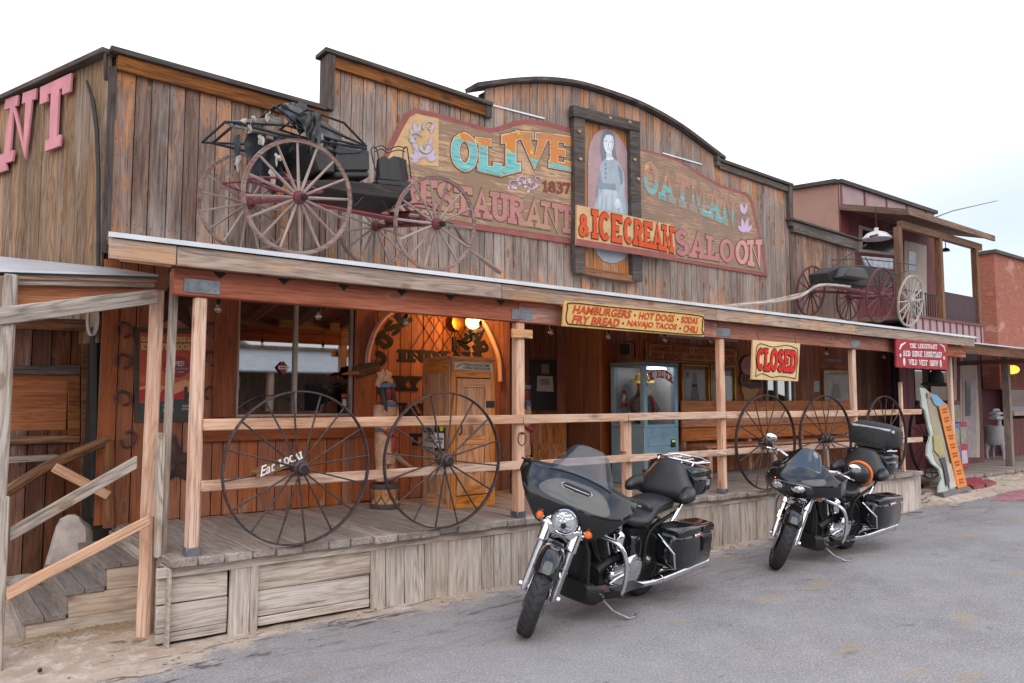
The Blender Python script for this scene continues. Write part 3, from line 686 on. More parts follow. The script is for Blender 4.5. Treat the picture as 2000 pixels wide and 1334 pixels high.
# iron ring on the post
mb=MB();c=U(1018,857,Y=5.68);mb.tube([c+V((.047*math.cos(a*PI/12),-.012,.06*math.sin(a*PI/12)-.0)) for a in range(24)],.006,8,closed=True);mb.tube([c+V((0,.03,.05)),c+V((0,-.03,.045))],.008,8)
tag(mb.build('tie_ring',M['rust']),'rusty iron hitching ring hanging on the second porch post','ring')
# ---- stair canopy, stairs and left posts
sc=thing('stair_canopy','grey board canopy with a tin roof over the side steps at left','canopy',(.6,6.1,0))
mb=MB();p=U(283,1250,Z=0);x=p.x
mb.tube([(x,6.07,-.05),(x+.003,6.07,.5),(x-.002,6.07,.9)],[.052,.05,.047],10);mb.beam((x,6.07,.85),(x+.012,6.07,2.5),.085,.085,(0,1,0),.002);mb.build('post',M['post'],sc,bevel=.008)
mb=MB();a=U(314,1095,Y=6.0);b=U(316,485,Y=5.95);mb.beam((x+.085,6.0,.0),(x+.085,5.9,2.62),.045,.08,(0,1,0),.002);mb.build('post',M['greyb'],sc,bevel=.006)
mb=MB();a=U(309,845,Y=5.95);mb.beam((a.x+.02,5.93,DK-.02),(a.x+.015,5.93,a.z),.045,.06,(0,1,0),.002);mb.build('post',M['greyb'],sc,bevel=.006)
q0=U(1,900,Y=5.95);mb=MB();mb.beam((q0.x,5.95,-.05),(q0.x+.005,5.95,U(0,535,Y=5.95).z),.075,.09,(0,1,0),.003);mb.build('post',M['greyb'],sc,bevel=.008)
q1=U(12,970,Y=5.9);mb=MB();mb.beam((q1.x,5.9,-.03),(q1.x-.002,5.9,q1.z),.05,.05,(0,1,0),.003);mb.build('short_post',M['greyb'],sc,bevel=.006)
pl=FP(6.0)
def plank_px(name,pts,y,mat,th=.035,par=None):
    P_=FP(y);mb=MB();w=pq(P_,pts);off=V((random.random()*50,random.random()*50,0));ax=(w[1]-w[0]).normalized();n=len(w)
    vs=w+[v+V((0,th,0)) for v in w];gc=[off+V(((v-w[0]).dot(ax),(v-w[0]).dot(ax.cross(V((0,1,0)))),v.y)) for v in vs]
    mb.add(vs,[list(range(n))[::-1],list(range(n,2*n))]+[[i,(i+1)%n,(i+1)%n+n,i+n] for i in range(n)],gc)
    return mb.build(name,mat,par or sc,bevel=.005)
plank_px('fascia_board',[(12,533),(303,541),(303,561),(12,556)],5.98,M['greyb'])
plank_px('fascia_edge',[(-30,528),(309,538),(309,543),(-30,533)],5.96,plain('green_edge',H('#4d6a64'),.7),.02)
plank_px('header_beam',[(14,556),(300,561),(300,585),(14,600)],6.03,M['ceil'],.05)
plank_px('brace_board',[(-6,600),(306,564),(310,592),(-6,636)],5.88,M['greyb'])
plank_px('hand_rail',[(18,1032),(268,890),(268,915),(18,1059)],5.93,M['greyb'])
plank_px('lower_rail',[(12,1150),(290,1008),(296,1024),(12,1175)],5.87,M['orangeb'])
mb=MB();z0=U(0,531,Y=5.9).z;za=U(309,541,Y=5.9).z
A=U(-60,529,Y=5.93);B=U(309,540,Y=5.93);Cc=U(228,527,Y=YW-.05);D=U(-60,498,Y=7.9)
mb.prism([A,B,Cc,D],(0,0,.015));mb.build('roof_sheet',M['galv'],sc)
mb=MB();mb.prism([v-V((0,-.03,.02)) for v in (A,B,Cc,D)],(0,0,-.02));mb.build('roof_boards',M['ceil'],sc)
M['tread']=wood('tread_board',H('#8a7f79'),H('#6a605b'),None,ring=.35,vary=.12,knot=.2,dirt=.3,dirtc=H('#7d736c'),crack=.5)
M['stepf']=wood('step_front_board',H('#c4b3a6'),H('#a3917f'),H('#b08e74'),stain=.1,ring=.4,vary=.1,knot=.6,crack=.3)
st=thing('side_steps','three grey wooden side steps climbing to the porch','steps',(1.0,6.49,0))
SY0,SY1=6.49,7.6
tops=[(.70,.155),(.955,.317),(1.20,.475)]
for i,(sx,sz) in enumerate(tops):
    x1=1.46;z0=0 if i==0 else tops[i-1][1]
    mb=MB();mb.box(sx+.02,1.6,SY0+.0,SY0+.03,z0-.038 if i else -.03,sz-.04,'x',.001);mb.build('step_front',M['stepf'],st,bevel=.004)
    mb=MB();mb.box(sx,sx+.022,SY0+.002,SY1,(z0-.01) if i else -.03,sz-.04,'y',.001);mb.build('riser',M['deck'],st,bevel=.004)
    xe=(tops[i+1][0]+.02) if i<2 else 1.445
    mb=MB();n=2
    for k in range(n):
        a=sx-.01+(xe-sx)*k/n;b=sx-.01+(xe-sx)*(k+1)/n;mb.box(a+.002,b-.002,SY0-.012,SY1,sz-.04,sz+rv(.002),'y',.001)
    mb.build('tread',M['tread'],st,bevel=.005)
mb=MB();mb.box(1.43,1.449,SY0+.0,SY1,.43,.555,'y',.001);mb.build('riser',M['greyb'],st,bevel=.003)
mb=MB();mb.box(1.455,1.475,5.70,SY0,.0,.535,'y',.001);mb.build('end_skirt',M['skirt'],por,bevel=.004)
mb=MB();mb.box(1.23,1.42,SY0+.04,SY1,.3,.43);mb.build('riser_core',M['backing'],st)
# rear hand rail
rr=thing('wall_handrail','dark reddish log handrail beside the wall behind the side steps','handrail',(1.2,7.55,0))
mb=MB();mb.tube([FP(7.5).at(-5,972),FP(7.5).at(90,912),FP(7.5).at(215,858)],.045,8);mb.build('rail',M['trim'],rr)
mb=MB();mb.tube([FP(7.5).at(213,1030),FP(7.5).at(213,860)],[.05,.045],8);mb.build('post',M['trim'],rr)
mb=MB();mb.beam(FP(7.47).at(105,912),FP(7.47).at(212,968),.05,.08);mb.build('brace',M['orangeb'],rr,bevel=.006)
# lean-to wall at the far left
LY=8.0;lt=thing('lean_to_shed','dark stained lean-to shed wall with a boarded window left of the porch','shed',(.8,LY,0));L_=FP(LY)
zt=L_.at(80,640).z;x1=L_.at(172,800).x
lw=[L_.at(-5,718),L_.at(133,722),L_.at(133,838),L_.at(-5,842)]
mb=MB();boards(mb,-.6,x1,0,zt,LY,w=.17,holes=[(-.6,lw[1].x,lw[3].z,lw[0].z)]);mb.build('siding',wood('shed_boards',H('#6e4632'),H('#41281e'),H('#6f625c'),stain=.25,end=.1,ring=.4,vary=.5),lt,bevel=.003)
mb=MB();mb.box(-.6,x1-.01,LY+.01,LY+.1,0,zt);mb.box(-.6,x1-.01,LY+.1,LY+1.2,zt-.05,zt);mb.build('wall_core',M['backing'],lt)
mb=MB();mb.box(-.6,lw[1].x,LY-.01,LY+.009,lw[3].z,lw[0].z,'x');mb.build('window_board',wood('plywood',H('#9a5c34'),H('#7c4424'),None,ring=.4,vary=.1,rough=.5),lt)
def lpl(n,pts,mat,th=.04,y=LY-.06): plank_px(n,pts,y,mat,th,lt)
lpl('ledge_beam',[(-10,640),(178,646),(178,624),(-10,619)],M['trim'],.12,LY-.13)
lpl('window_head',[(-10,730),(158,732),(158,712),(-10,716)],M['darkw'])
lpl('window_sill',[(-10,870),(157,864),(157,850),(-10,854)],M['trim'])
lpl('window_jamb',[(133,850),(157,850),(157,733),(133,733)],M['trim'],.03)
lpl('corner_board',[(157,1035),(175,1035),(178,646),(160,646)],M['trim'],.05)
mb=MB();mb.tube([U(186,1010,Y=7.75),U(187,640,Y=7.75)],.05,10);mb.build('drain_pipe',M['black'],lt)
mb=MB();c=U(177,625,Y=7.7)
for k in range(5): mb.tube([c+V((.035*math.cos(a*PI/10)*(1+k*.05)+.004*k,-.02-.006*k,.14*math.sin(a*PI/10))) for a in range(20)],.006,6,closed=True)
tag(mb.build('coiled_rope',plain('rope',H('#b8b4ac'),.8)),'coil of pale rope hanging at the corner above the side steps','rope')
# stones
def rock(label,c,sx,sy,sz,seed,col,rz=0):
    random.seed(seed);mb=MB();mb.ball((0,0,0),1,18,12);dirs=[V((rv(1),rv(1),rv(1))).normalized() for _ in range(14)];lim=[random.uniform(.6,.85) for _ in dirs]
    nv=[]
    for v in mb.v:
        w=v.copy()
        for d,l in zip(dirs,lim):
            k=w.dot(d)
            if k>l: w-=d*(k-l)
        w+=V((rv(.02),rv(.02),rv(.02)));nv.append(V((w.x*sx,w.y*sy,w.z*sz)))
    mb.v=nv;mb.xf(Matrix.Translation(c)@Matrix.Rotation(rz,4,'Z'));return tag(mb.build('rock',plain('stone'+str(seed),col,.9,0,.2,6,.6),ang=25),label,'rock')
rock('large pale boulder standing between the side steps and the saloon wall',(1.20,7.75,.36),.27,.18,.36,5,H('#b0a49e'),.3)
rock('small rounded grey stone at the foot of the shed wall',(.83,7.7,.16),.13,.1,.1,8,H('#8a827e'))
rock('flat brown stone lying left of the small grey stone',(.58,7.8,.2),.14,.1,.06,9,H('#8d7f74'))
random.seed(11)
mb=MB();mb.beam(U(-10,900,Y=7.8),U(112,893,Y=7.85),.08,.05);tag(mb.build('loose_plank',M['greyb'],bevel=.005),'loose grey plank lying along the foot of the shed wall','plank')
# pebble dark ball
mb=MB();c=U(78,1309,Z=.02);mb.ball(c,.014);tag(mb.build('black_pebble',M['black']),'small round black pebble on the dirt at bottom left','pebble')
# ================================================================ signs
NF=V((0,-1,0))
def board(mb,pl,pts,th,mi=0,h=0):
    w=[pl.at(x,y,h) for x,y in pts];mb.prism(w,-pl.n*th,mi);return mb
ply=H('#9a7a5c')
# pink letters on the side wall
pinkL=plain('pink_letter_paint',H('#c4808a'),.7,0,.12,4,.2,worn=.12,wornc=H('#8f6a70'))
for ch,q in(('A',[(-45,226),(2,208),(19,337),(-38,357)]),('N',[(28,195),(79,177),(68,306),(13,325)]),('T',[(92,173),(149,147),(140,284),(89,303)])):
    mb=MB();P3=[SP.at(x,y,0) for x,y in q];slab_text(mb,ch,P3,SN,.22,0,.035,.058)
    tag(mb.build('wall_letter',pinkL,bevel=.003),{'A':'pink wooden letter A cut off at the left edge on the side wall','N':'pink wooden letter N on the side wall','T':'pink wooden letter T nearest the corner of the side wall'}[ch],'letter','pink letters on the side wall')
# mural panels
S=FP(YW-.05)
mar=signpaint('maroon_border',H('#8a4f4c'),H('#8d7768'),.25)
tan=signpaint('tan_sign_ground',H('#b39273'),H('#7d6856'),.66)
tanc=signpaint('tan_clean_ground',H('#bd9a72'),H('#8f7560'),.3)
pink=signpaint('faded_pink_paint',H('#a8706f'),H('#a08468'),.5)
brown=signpaint('brown_outline',H('#74503f'),H('#8f7058'),.45)
white=signpaint('white_outline',H('#cdbba8'),H('#9a8068'),.5)
lav=signpaint('lavender_scroll',H('#b9a3bd'),H('#b39273'),.3,False)
grn=signpaint('green_outline',H('#8c9a6a'),H('#b39273'),.3,False)
red_o=signpaint('orange_red_letters',H('#c44a22'),H('#b87850'),.3)
blk=signpaint('black_outline',H('#2c1d1a'),H('#5a4436'),.1)
def twotone(name,zsplit,slope,top,bot,worn=.3):
    m=N(name);tc=m.n('ShaderNodeTexCoord').outputs['Object'];sp=m.n('ShaderNodeSeparateXYZ');m.l(tc,sp.inputs[0])
    wv=m.math('ADD',m.math('MULTIPLY',m.noise(tc,6,2,.5),.05),sp.outputs[2]);wv=m.math('ADD',wv,m.math('MULTIPLY',sp.outputs[0],slope))
    f=m.step(wv,zsplit,zsplit+.01);st=m.noise(m.vm('MULTIPLY',tc,(3,3,38)),1,3,.6)
    b=m.mix(m.step(st,.5,.62),bot,H('#3f8f95'));b=m.mix(m.step(st,.36,.3),b,H('#bcd8d4'));yel=m.step(m.noise(tc,7,2,.5),.62,.66)
    t=m.mix(yel,top,H('#c9a83a'));col=m.mix(f,b,t)
    a=m.noise(m.vm('MULTIPLY',tc,(3,3,40)),1,5,.7,.6);w2=m.step(m.math('ADD',m.math('MULTIPLY',a,.65),m.math('MULTIPLY',m.noise(tc,1.7,3,.5),.45)),.78-worn*.45,.83-worn*.45)
    col=m.mix(m.math('MULTIPLY',w2,.85),col,H('#8f7862'));m.set(Base_Color=col,Roughness=.7,Specular_IOR_Level=.3);return m.m
mu=thing('painted_sign','faded tan wooden mural panel lettered OLIVE, 1837 and RESTAURANT, left of the portrait','sign',(5,7.6,3.6))
lp=[(712,412),(735,345),(756,294),(782,240),(794,220),(810,211),(858,222),(910,238),(958,251),(974,247),(1006,236),(1030,233),(1070,238),(1121,252),(1125,478),(924,447)]
lpi=[(722,402),(744,345),(764,296),(790,245),(800,229),(812,222),(858,232),(910,247),(958,260),(976,257),(1008,246),(1032,243),(1070,248),(1118,261),(1119,466),(924,436)]
mb=board(MB(),S,lp,.03);mb.build('border_panel',mar,mu);mb=board(MB(),S,lpi,.003,0,.004);mb.build('panel_face',tan,mu)
mb=board(MB(),S,[(764,296),(790,245),(800,229),(812,222),(856,232),(856,325),(752,318)],.002,0,.006);mb.build('ornament_ground',tanc,mu)
def letters(par,ch_quads,lays,name='letter',t=.27,h=.007):
    for li,(ch,q) in enumerate(ch_quads):
        o=None
        for k,(mat,grow) in enumerate(lays):
            mb=MB();P3=[S.at(x,y,0) for x,y in q];slab_text(mb,ch,P3,NF,t,grow,h+k*.005,h+k*.005+.0006+(li%2)*.0023)
            r=mb.build(name if o is None else 'letter_fill',mat,o or par);o=o or r
ol=[('O',[(882,259),(929,264),(930,337),(882,330)]),('L',[(933,270),(975,275),(975,343),(933,333)]),('I',[(981,265),(1012,258),(1013,334),(981,342)]),('V',[(1014,258),(1070,262),(1070,325),(1014,326)]),('E',[(1072,262),(1113,268),(1113,334),(1072,326)])]
zs=S.at(1000,300).z;sl=-(S.at(1100,305).z-S.at(900,292).z)/(S.at(1100,305).x-S.at(900,292).x)
tt=twotone('sunset_paint',zs+.025-3.6,0,H('#c4793a'),H('#6fb0b0'),.42)
letters(mu,ol,[(brown,.06),(white,.03),(tt,0)],t=.24)
rp_=signpaint('restaurant_brown',H('#6a4438'),H('#b39273'),.35)
def word(par,text,q,lays,t,h=.007,name='lettering',gap=.06):
    o=None
    for k,(mat,grow) in enumerate(lays):
        mb=MB();P3=[S.at(x,y,0) for x,y in q];slab_text(mb,text,P3,NF,t,grow,h+k*.004,h+k*.004+.0012,gap)
        r=mb.build(name if o is None else 'lettering_fill',mat,o or par);o=o or r
word(mu,'RESTAURANT',[(778,340),(1119,404),(1119,458),(778,398)],[(rp_,.03),(pink,0)],.24,gap=.05)
word(mu,'1837',[(1059,352),(1112,358),(1112,381),(1059,374)],[(signpaint('year_brown',H('#7a4036'),H('#b39273'),.35),.02)],.22)
def scroll(mb,pl,cx,cy,s,segs,h,wd):
    for sx,sy,r,a0,turn,w in segs:
        pts=[]
        for i in range(26):
            k=i/25;a=R(a0+turn*k);rr=r*(1-.85*k);pts.append(pl.at(cx+s*(sx+rr*math.cos(a)),cy+s*(sy-rr*math.sin(a)),h))
        mb.tube(pts,[wd*w*(1-.5*i/25) for i in range(26)],5)
def leafs(mb,pl,L,h):
    for li_,(x0,y0,x1,y1,w) in enumerate(L):
        a=V((x0,y0));b=V((x1,y1));d=b-a;n=V((-d.y,d.x)).normalized()*w
        pts=[a,a+d*.35+n,a+d*.7+n*.8,b,a+d*.7-n*.8,a+d*.35-n];mb.prism([pl.at(p.x,p.y,h+.0003*li_) for p in pts],-pl.n*.001)
LV=[(822,310,795,303,5),(822,312,806,288,5),(825,310,820,285,5),(828,310,838,282,5),(832,312,850,292,5),(834,314,853,306,5),(818,314,800,316,4),(812,262,808,238,4),(815,262,820,242,3),(808,264,799,252,3),(816,300,800,262,4),(832,300,842,268,4),(840,262,846,240,3)]
mb=MB();leafs(mb,S,[(a,b,c,d,e+2) for a,b,c,d,e in LV],.0085);scroll(mb,S,0,0,1,[(808,272,15,20,420,1),(838,248,14,200,-420,1),(832,288,14,200,430,1)],.008,.016);mb.build('ornament_outline',grn,mu)
mb=MB();leafs(mb,S,LV,.011);scroll(mb,S,0,0,1,[(808,272,14,20,420,1),(838,248,13,200,-420,1),(832,288,13,200,430,1)],.012,.011);mb.build('ornament',lav,mu)
mb=MB()
for i in range(16):
    x=992+random.random()*56;y=350+random.random()*20+ (x-992)*.05
    leafs(mb,S,[(x,y,x+rv(8),y+rv(7),3.5)],.009+.0003*i)
scroll(mb,S,0,0,1,[(1000,360,9,20,400,1),(1020,352,9,200,-420,1),(1038,362,10,200,430,1),(1048,350,6,0,400,1)],.01,.008);mb.build('ornament',lav,mu)
mr_=thing('painted_sign','faded wooden mural panel lettered OATMAN and SALOON, right of the portrait','sign',(10,7.6,3.8))
rpn=[(1245,289),(1290,300),(1330,314),(1372,341),(1410,362),(1440,371),(1460,377),(1470,392),(1490,478),(1500,540),(1245,497)]
rpi=[(1247,293),(1290,304),(1328,318),(1370,346),(1408,367),(1440,377),(1457,383),(1465,397),(1484,480),(1493,533),(1247,491)]
mb=board(MB(),S,rpn,.03);mb.build('border_panel',mar,mr_);mb=board(MB(),S,rpi,.003,0,.004);mb.build('panel_face',signpaint('tan_worn_ground',H('#a5826a'),H('#7d6a5c'),.66),mr_)
oat=[(1256,313),(1434,386),(1434,445),(1256,374)]
P3=[S.at(x,y,0) for x,y in oat];sl2=(P3[1].z-P3[0].z)/(P3[1].x-P3[0].x)
tt2=twotone('sunset_paint_worn',(P3[0].z+P3[3].z)/2-3.8 - sl2*(P3[0].x-10)+.02,-sl2,H('#a5786a'),H('#6aa5a6'),.55)
word(mr_,'OATMAN',oat,[(signpaint('outline_pinkish',H('#b08a7c'),H('#8f7862'),.35),.035),(tt2,0)],.2,gap=.14)
word(mr_,'SALO',[(1318,446),(1432,470),(1432,515),(1318,498)],[(rp_,.03),(pink,0)],.24,gap=.1)
word(mr_,'ON',[(1436,470),(1485,468),(1486,524),(1436,514)],[(signpaint('on_brown',H('#7d4a30'),H('#b39273'),.2),.04),(signpaint('on_pink',H('#bb8a84'),H('#b39273'),.2),0)],.24)
LV2=[(1452,455,1440,440,4),(1452,455,1448,425,4),(1453,455,1460,425,4),(1455,455,1468,440,4),(1450,420,1446,395,4),(1452,420,1458,398,3)]
mb=MB();leafs(mb,S,LV2,.011);mb.build('ornament',lav,mr_)
# the worn-through shared material fix for OLIVE (object space, origin z 3.6)
# portrait frame
pf=thing('portrait_frame','tall rough-wood frame with an arched faded portrait of a woman in a grey dress','picture frame',(7.6,7.6,3.5))
mb=board(MB(),FP(YW-.03),[(1125,215),(1248,240),(1252,545),(1128,532)],.02);x0=FP(YW-.03).at(1125,300).x
mb=MB();xa,xb=FP(YW-.06).at(1128,300).x,FP(YW-.06).at(1248,300).x;zt_,zb_=FP(YW-.06).at(1128,222).z,FP(YW-.06).at(1128,530).z
boards(mb,xa,xb,zb_,zt_-.03,YW-.035,w=.15,depthj=.002);mb.build('back_boards',wood('frame_boards',H('#9c7a5c'),H('#6e4c34'),H('#a8652f'),stain=.4,end=.2,ring=.5,vary=.25),pf)
def fb(n,pts,y,th,mat=M['darkw']): return plank_px(n,pts,y,mat,th,pf)
fb('left_stile',[(1122,218),(1143,222),(1143,535),(1124,532)],YW-.14,.08)
fb('right_stile',[(1231,250),(1250,253),(1256,550),(1236,548)],YW-.14,.08)
fb('top_rail',[(1120,204),(1251,238),(1251,257),(1120,226)],YW-.16,.1)
fb('bottom_rail',[(1140,521),(1240,538),(1240,552),(1140,536)],YW-.13,.07,M['trim'])
mb=MB()
for x,y in((1131,257),(1133,311),(1191,231),(1229,239),(1239,312),(1246,350)): mb.lathe([(.0,.012),(.018,.01),(.022,0)],FP(YW-.15).at(x,y,.01),(0,-1,0),10,sq=1.4)
mb.build('wood_knots',plain('knot_wood',H('#b08458'),.6),pf)
def px8(L): return [(1080+a*.2924,170+b*.2924) for a,b in L]
archp=[(232,800),(232,480),(236,420),(248,370),(270,325),(305,292),(345,281),(390,288),(430,320),(465,370),(490,420),(503,480),(508,540),(512,850),(505,1075),(495,1120),(470,1150),(430,1172),(380,1178),(330,1160),(295,1120),(272,1075),(250,1000)]
SP2=FP(YW-.06)
pc=lambda n,c:signpaint(n,c,H('#a89c98'),.3,False,.5,.12)
mb=MB();board(mb,SP2,px8(archp),.006,0,.008);pic=mb.build('portrait',pc('portrait_ground',H('#a08486')),pf)
def foldpaint(n,c):
    m=N(n);tc=m.n('ShaderNodeTexCoord').outputs['Object'];a=m.noise(m.vm('MULTIPLY',tc,(34,34,5)),1,4,.6,.3);b=m.noise(tc,9,5,.7)
    m.set(Base_Color=m.mix(m.math('ADD',m.math('MULTIPLY',a,.6),m.math('MULTIPLY',b,.4)),tuple(x*.5 for x in c),tuple(min(1,x*1.45) for x in c)),Roughness=.5);return m.m
def layer(n,c,L,h): mb=MB();board(mb,SP2,px8(L),.001,0,h);mb.build(n,(foldpaint if any(k in n for k in('dress','skirt','sleeve','hair')) else pc)(n+'_paint',H(c)),pic)
layer('portrait_floor','#8f979f',[(255,1010),(510,1060),(505,1080),(495,1120),(470,1150),(430,1172),(380,1178),(330,1160),(295,1120),(272,1075)],.010)
layer('portrait_hair','#6a707b',[(318,340),(330,305),(358,291),(392,300),(410,330),(414,380),(415,430),(428,490),(380,500),(322,490),(312,420)],.010)
layer('portrait_dress','#95a0ad',[(345,480),(395,472),(430,500),(455,535),(470,580),(476,650),(474,720),(498,790),(505,860),(505,960),(262,900),(275,790),(290,730),(300,650),(306,580),(312,520)],.0115)
layer('portrait_skirt','#a9b4be',[(330,680),(410,690),(440,720),(480,800),(490,850),(270,810),(300,740)],.013)
layer('portrait_waist','#7c8693',[(318,640),(414,650),(418,690),(312,680)],.0145)
layer('portrait_sleeve','#9ba6b2',[(428,560),(462,590),(472,660),(470,740),(445,770),(425,720),(440,650)],.0145)
layer('portrait_sleeve','#7a8592',[(314,560),(325,640),(300,690),(292,740),(286,700),(300,640)],.0145)
layer('portrait_collar','#c9d0d6',[(343,484),(368,470),(396,470),(402,484),(372,494)],.0145)
layer('portrait_neck','#b5bcc4',[(352,430),(388,430),(392,478),(352,478)],.013)
layer('portrait_face','#cdd2d8',[(336,345),(350,322),(378,320),(396,335),(402,375),(398,410),(384,438),(366,446),(348,434),(336,405),(332,375)],.0145)
for k,(x0_,x1_) in enumerate(((300,285),(325,318),(350,348),(385,392),(415,432),(445,470))): layer('skirt_fold','#93a0ab',[(x0_,720),(x0_+5,720),(x1_+9,812+k*5),(x1_-4,811+k*5)],.0138)
layer('portrait_shade','#aab1ba',[(390,340),(400,372),(398,408),(384,436),(376,430),(386,400),(388,370)],.0152);layer('portrait_shade','#767f8b',[(430,520),(455,560),(462,640),(448,660),(440,600)],.0152)
layer('portrait_brow','#8a8f98',[(340,362),(358,358),(358,364),(341,369)],.016)
layer('portrait_brow','#8a8f98',[(374,364),(392,368),(392,374),(374,370)],.016)
layer('portrait_mouth','#a39ba1',[(356,412),(376,414),(374,419),(357,417)],.016)
layer('portrait_nose','#a7adb6',[(362,372),(367,372),(371,398),(362,398)],.016)
layer('portrait_hand','#c3c9d0',[(412,745),(440,750),(444,800),(420,818),(405,790)],.0155)
for z in(515,545,575,605): layer('portrait_button','#4d535d',[(343,z),(350,z-3),(353,z+5),(346,z+9)],.0145)
# ice cream board
ic=thing('painted_sign','tan board lettered & ICE CREAM in orange, nailed across the portrait','sign',(8,7.4,3.6))
S0=S;S=FP(YW-.19)
mb=board(MB(),S,[(1127,400),(1316,440),(1320,508),(1126,478)],.03);mb.build('board',tanc,ic)
mb=board(MB(),S,[(1126,466),(1319,497),(1320,508),(1126,478)],.003,0,.004);mb.build('lower_border',mar,ic)
wo=[(blk,.03),(red_o,0)]
word(ic,'&',[(1129,417),(1150,420),(1150,465),(1129,461)],wo,.22)
word(ic,'ICE',[(1155,409),(1213,422),(1213,476),(1155,465)],wo,.25,gap=.09)
word(ic,'CREAM',[(1218,424),(1314,444),(1314,494),(1218,475)],wo,.25,gap=.09)
S=S0
# ---- hamburger signs
ylw=signpaint('yellow_sign_ground',H('#cfa667'),H('#a88a60'),.12,False)
def burger(y,q,label,shaded=1):
    t=thing('menu_sign',label,'sign',tuple(FP(y).at(*q[0])));P_=FP(y)
    mb=board(MB(),P_,q,.025);mb.build('board',ylw if shaded==1 else signpaint('yellow_sign_shaded',H('#a87a4a'),H('#80603f'),.1,False),t,bevel=.003)  # second board: porch shade painted in as darker yellow and red
    w=[P_.at(*p,.002) for p in q]
    def sub(u0,v0,u1,v1): return [bil(w,u0,v1),bil(w,u1,v1),bil(w,u1,v0),bil(w,u0,v0)]
    mb=MB();ring=[bil(w,u,v)+NF*.002 for u,v in((.03,.1),(.015,.3),(.02,.7),(.04,.93),(.3,.92),(.6,.94),(.96,.92),(.985,.7),(.98,.3),(.965,.08),(.6,.07),(.3,.09))]
    mb.tube(cr([tuple(p) for p in ring]+[tuple(ring[0])],4),.006,5);mb.build('rope_border',blk,t)
    rd=signpaint('sign_red'+str(shaded),H('#b8401c') if shaded==1 else H('#9a3018'),H('#c08048'),.12,False)
    mb=MB();font_text(mb,'HAMBURGERS',sub(.05,.53,.44,.86),NF,0,.004,.03,.25);font_text(mb,'HOT DOGS',sub(.49,.53,.76,.84),NF,0,.004,.03,.25);font_text(mb,'SODAS',sub(.81,.53,.95,.83),NF,0,.004,.03,.25)
    font_text(mb,'FRY BREAD',sub(.05,.14,.36,.47),NF,0,.004,.03,.25);font_text(mb,'NAVAJO TACOS',sub(.41,.14,.78,.46),NF,0,.004,.03,.25);font_text(mb,'CHILI',sub(.83,.14,.95,.45),NF,0,.004,.03,.25);mb.build('lettering',rd,t)
    mb=MB()
    for u,v in((.465,.68),(.785,.67),(.385,.3),(.805,.29)): mb.lathe([(.012,0),(.012,.003)],bil(w,u,v),(0,-1,0),10)
    mb.build('dots',blk,t)
    return t
burger(5.54,[(1103,587),(1375,614),(1375,658),(1099,637)],'yellow board with red lettering HAMBURGERS, HOT DOGS, SODAS fixed on the porch roof edge')
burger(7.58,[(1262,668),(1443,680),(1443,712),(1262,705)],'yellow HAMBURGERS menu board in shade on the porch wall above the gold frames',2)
t=thing('wall_sign','white board with dark lettering high on the porch wall above the menu board','sign',tuple(FP(7.56).at(1330,655)))
mb=board(MB(),FP(7.56),[(1290,640),(1441,648),(1441,668),(1290,657)],.02);mb.build('board',plain('white_board',H('#a89f98'),.7),t);mb=MB();w=[FP(7.56).at(*p,.003) for p in((1382,647),(1436,652),(1436,662),(1382,658))];dashes(mb,w,NF,1,.002);mb.build('lettering',blk,t)
# closed sign
cs=thing('closed_sign','square tan board lettered CLOSED in red hanging from the porch beam','sign',tuple(FP(5.6).at(1515,664)))
q=[(1472,664),(1563,671),(1559,745),(1469,741)];PC=FP(5.6);mb=board(MB(),PC,q,.03);mb.build('board',signpaint('cream_sign',H('#d6b889'),H('#a88a60'),.1,False),cs,bevel=.003)
w=[PC.at(*p,.002) for p in q];qq=[bil(w,.08,.8),bil(w,.94,.8),bil(w,.92,.22),bil(w,.08,.24)]
mb=MB();slab_text(mb,'CLOSED',qq,NF,.26,.045,.001,.003,.05);o=mb.build('lettering',blk,cs);mb=MB();slab_text(mb,'CLOSED',qq,NF,.26,0,.005,.007,.05);mb.build('lettering_fill',signpaint('closed_red',H('#c8241c'),H('#c05038'),.1,False),o)
mb=MB()
for pts in([(.07,.86),(.15,.92),(.4,.86),(.7,.93),(.93,.86)],[(.07,.08),(.2,.16),(.4,.08),(.6,.12),(.93,.07)],[(.07,.86),(.05,.6),(.07,.3),(.06,.08)],[(.93,.86),(.96,.6),(.94,.3),(.93,.07)]): mb.tube([bil(w,u,v)+NF*.004 for u,v in cr(pts,4)],.004,5)
mb.build('rope_border',blk,cs)
mb=MB();
for u in(.1,.9): a=bil(w,u,1);mb.tube([a,a+V((0,.02,.1))],.004,5);
mb.build('hooks',M['black'],cs)
# red sign
rs=thing('hanging_sign','red scalloped board lettered in white WILD WEST SHOW at the porch end','sign',tuple(FP(5.58).at(1800,662)))
q=[(1751,662),(1850,666),(1850,722),(1751,717)];PC=FP(5.56);w0=[PC.at(*p) for p in q];out=[]
for i in range(4):
    a,b=w0[i],w0[(i+1)%4];n=12 if i%2==0 else 6
    for k in range(n):
        p=a+(b-a)*(k/n);mid=(w0[0]+w0[2])/2;s=(p-mid).normalized()*(.012 if k%2 else 0);out.append(p+s)
mb=MB();mb.prism(out,(0,.025,0));mb.build('board',signpaint('red_sign_paint',H('#9c2f38'),H('#7a3a3a'),.1,False),rs)
w=[PC.at(*p,.002) for p in q];wt=plain('white_sign_paint',H('#d8cfd0'),.7)
mb=MB()
def subq(u0,v0,u1,v1): return [bil(w,u0,v1),bil(w,u1,v1),bil(w,u1,v0),bil(w,u0,v0)]
slab_text(mb,'THE',subq(.24,.7,.36,.86),NF,.2,0,0,.003);mb.build('lettering',wt,rs);mb=MB()
slab_text(mb,'LEGENDARY',subq(.4,.7,.78,.86),NF,.2,0,0,.003);mb.build('lettering',wt,rs);mb=MB()
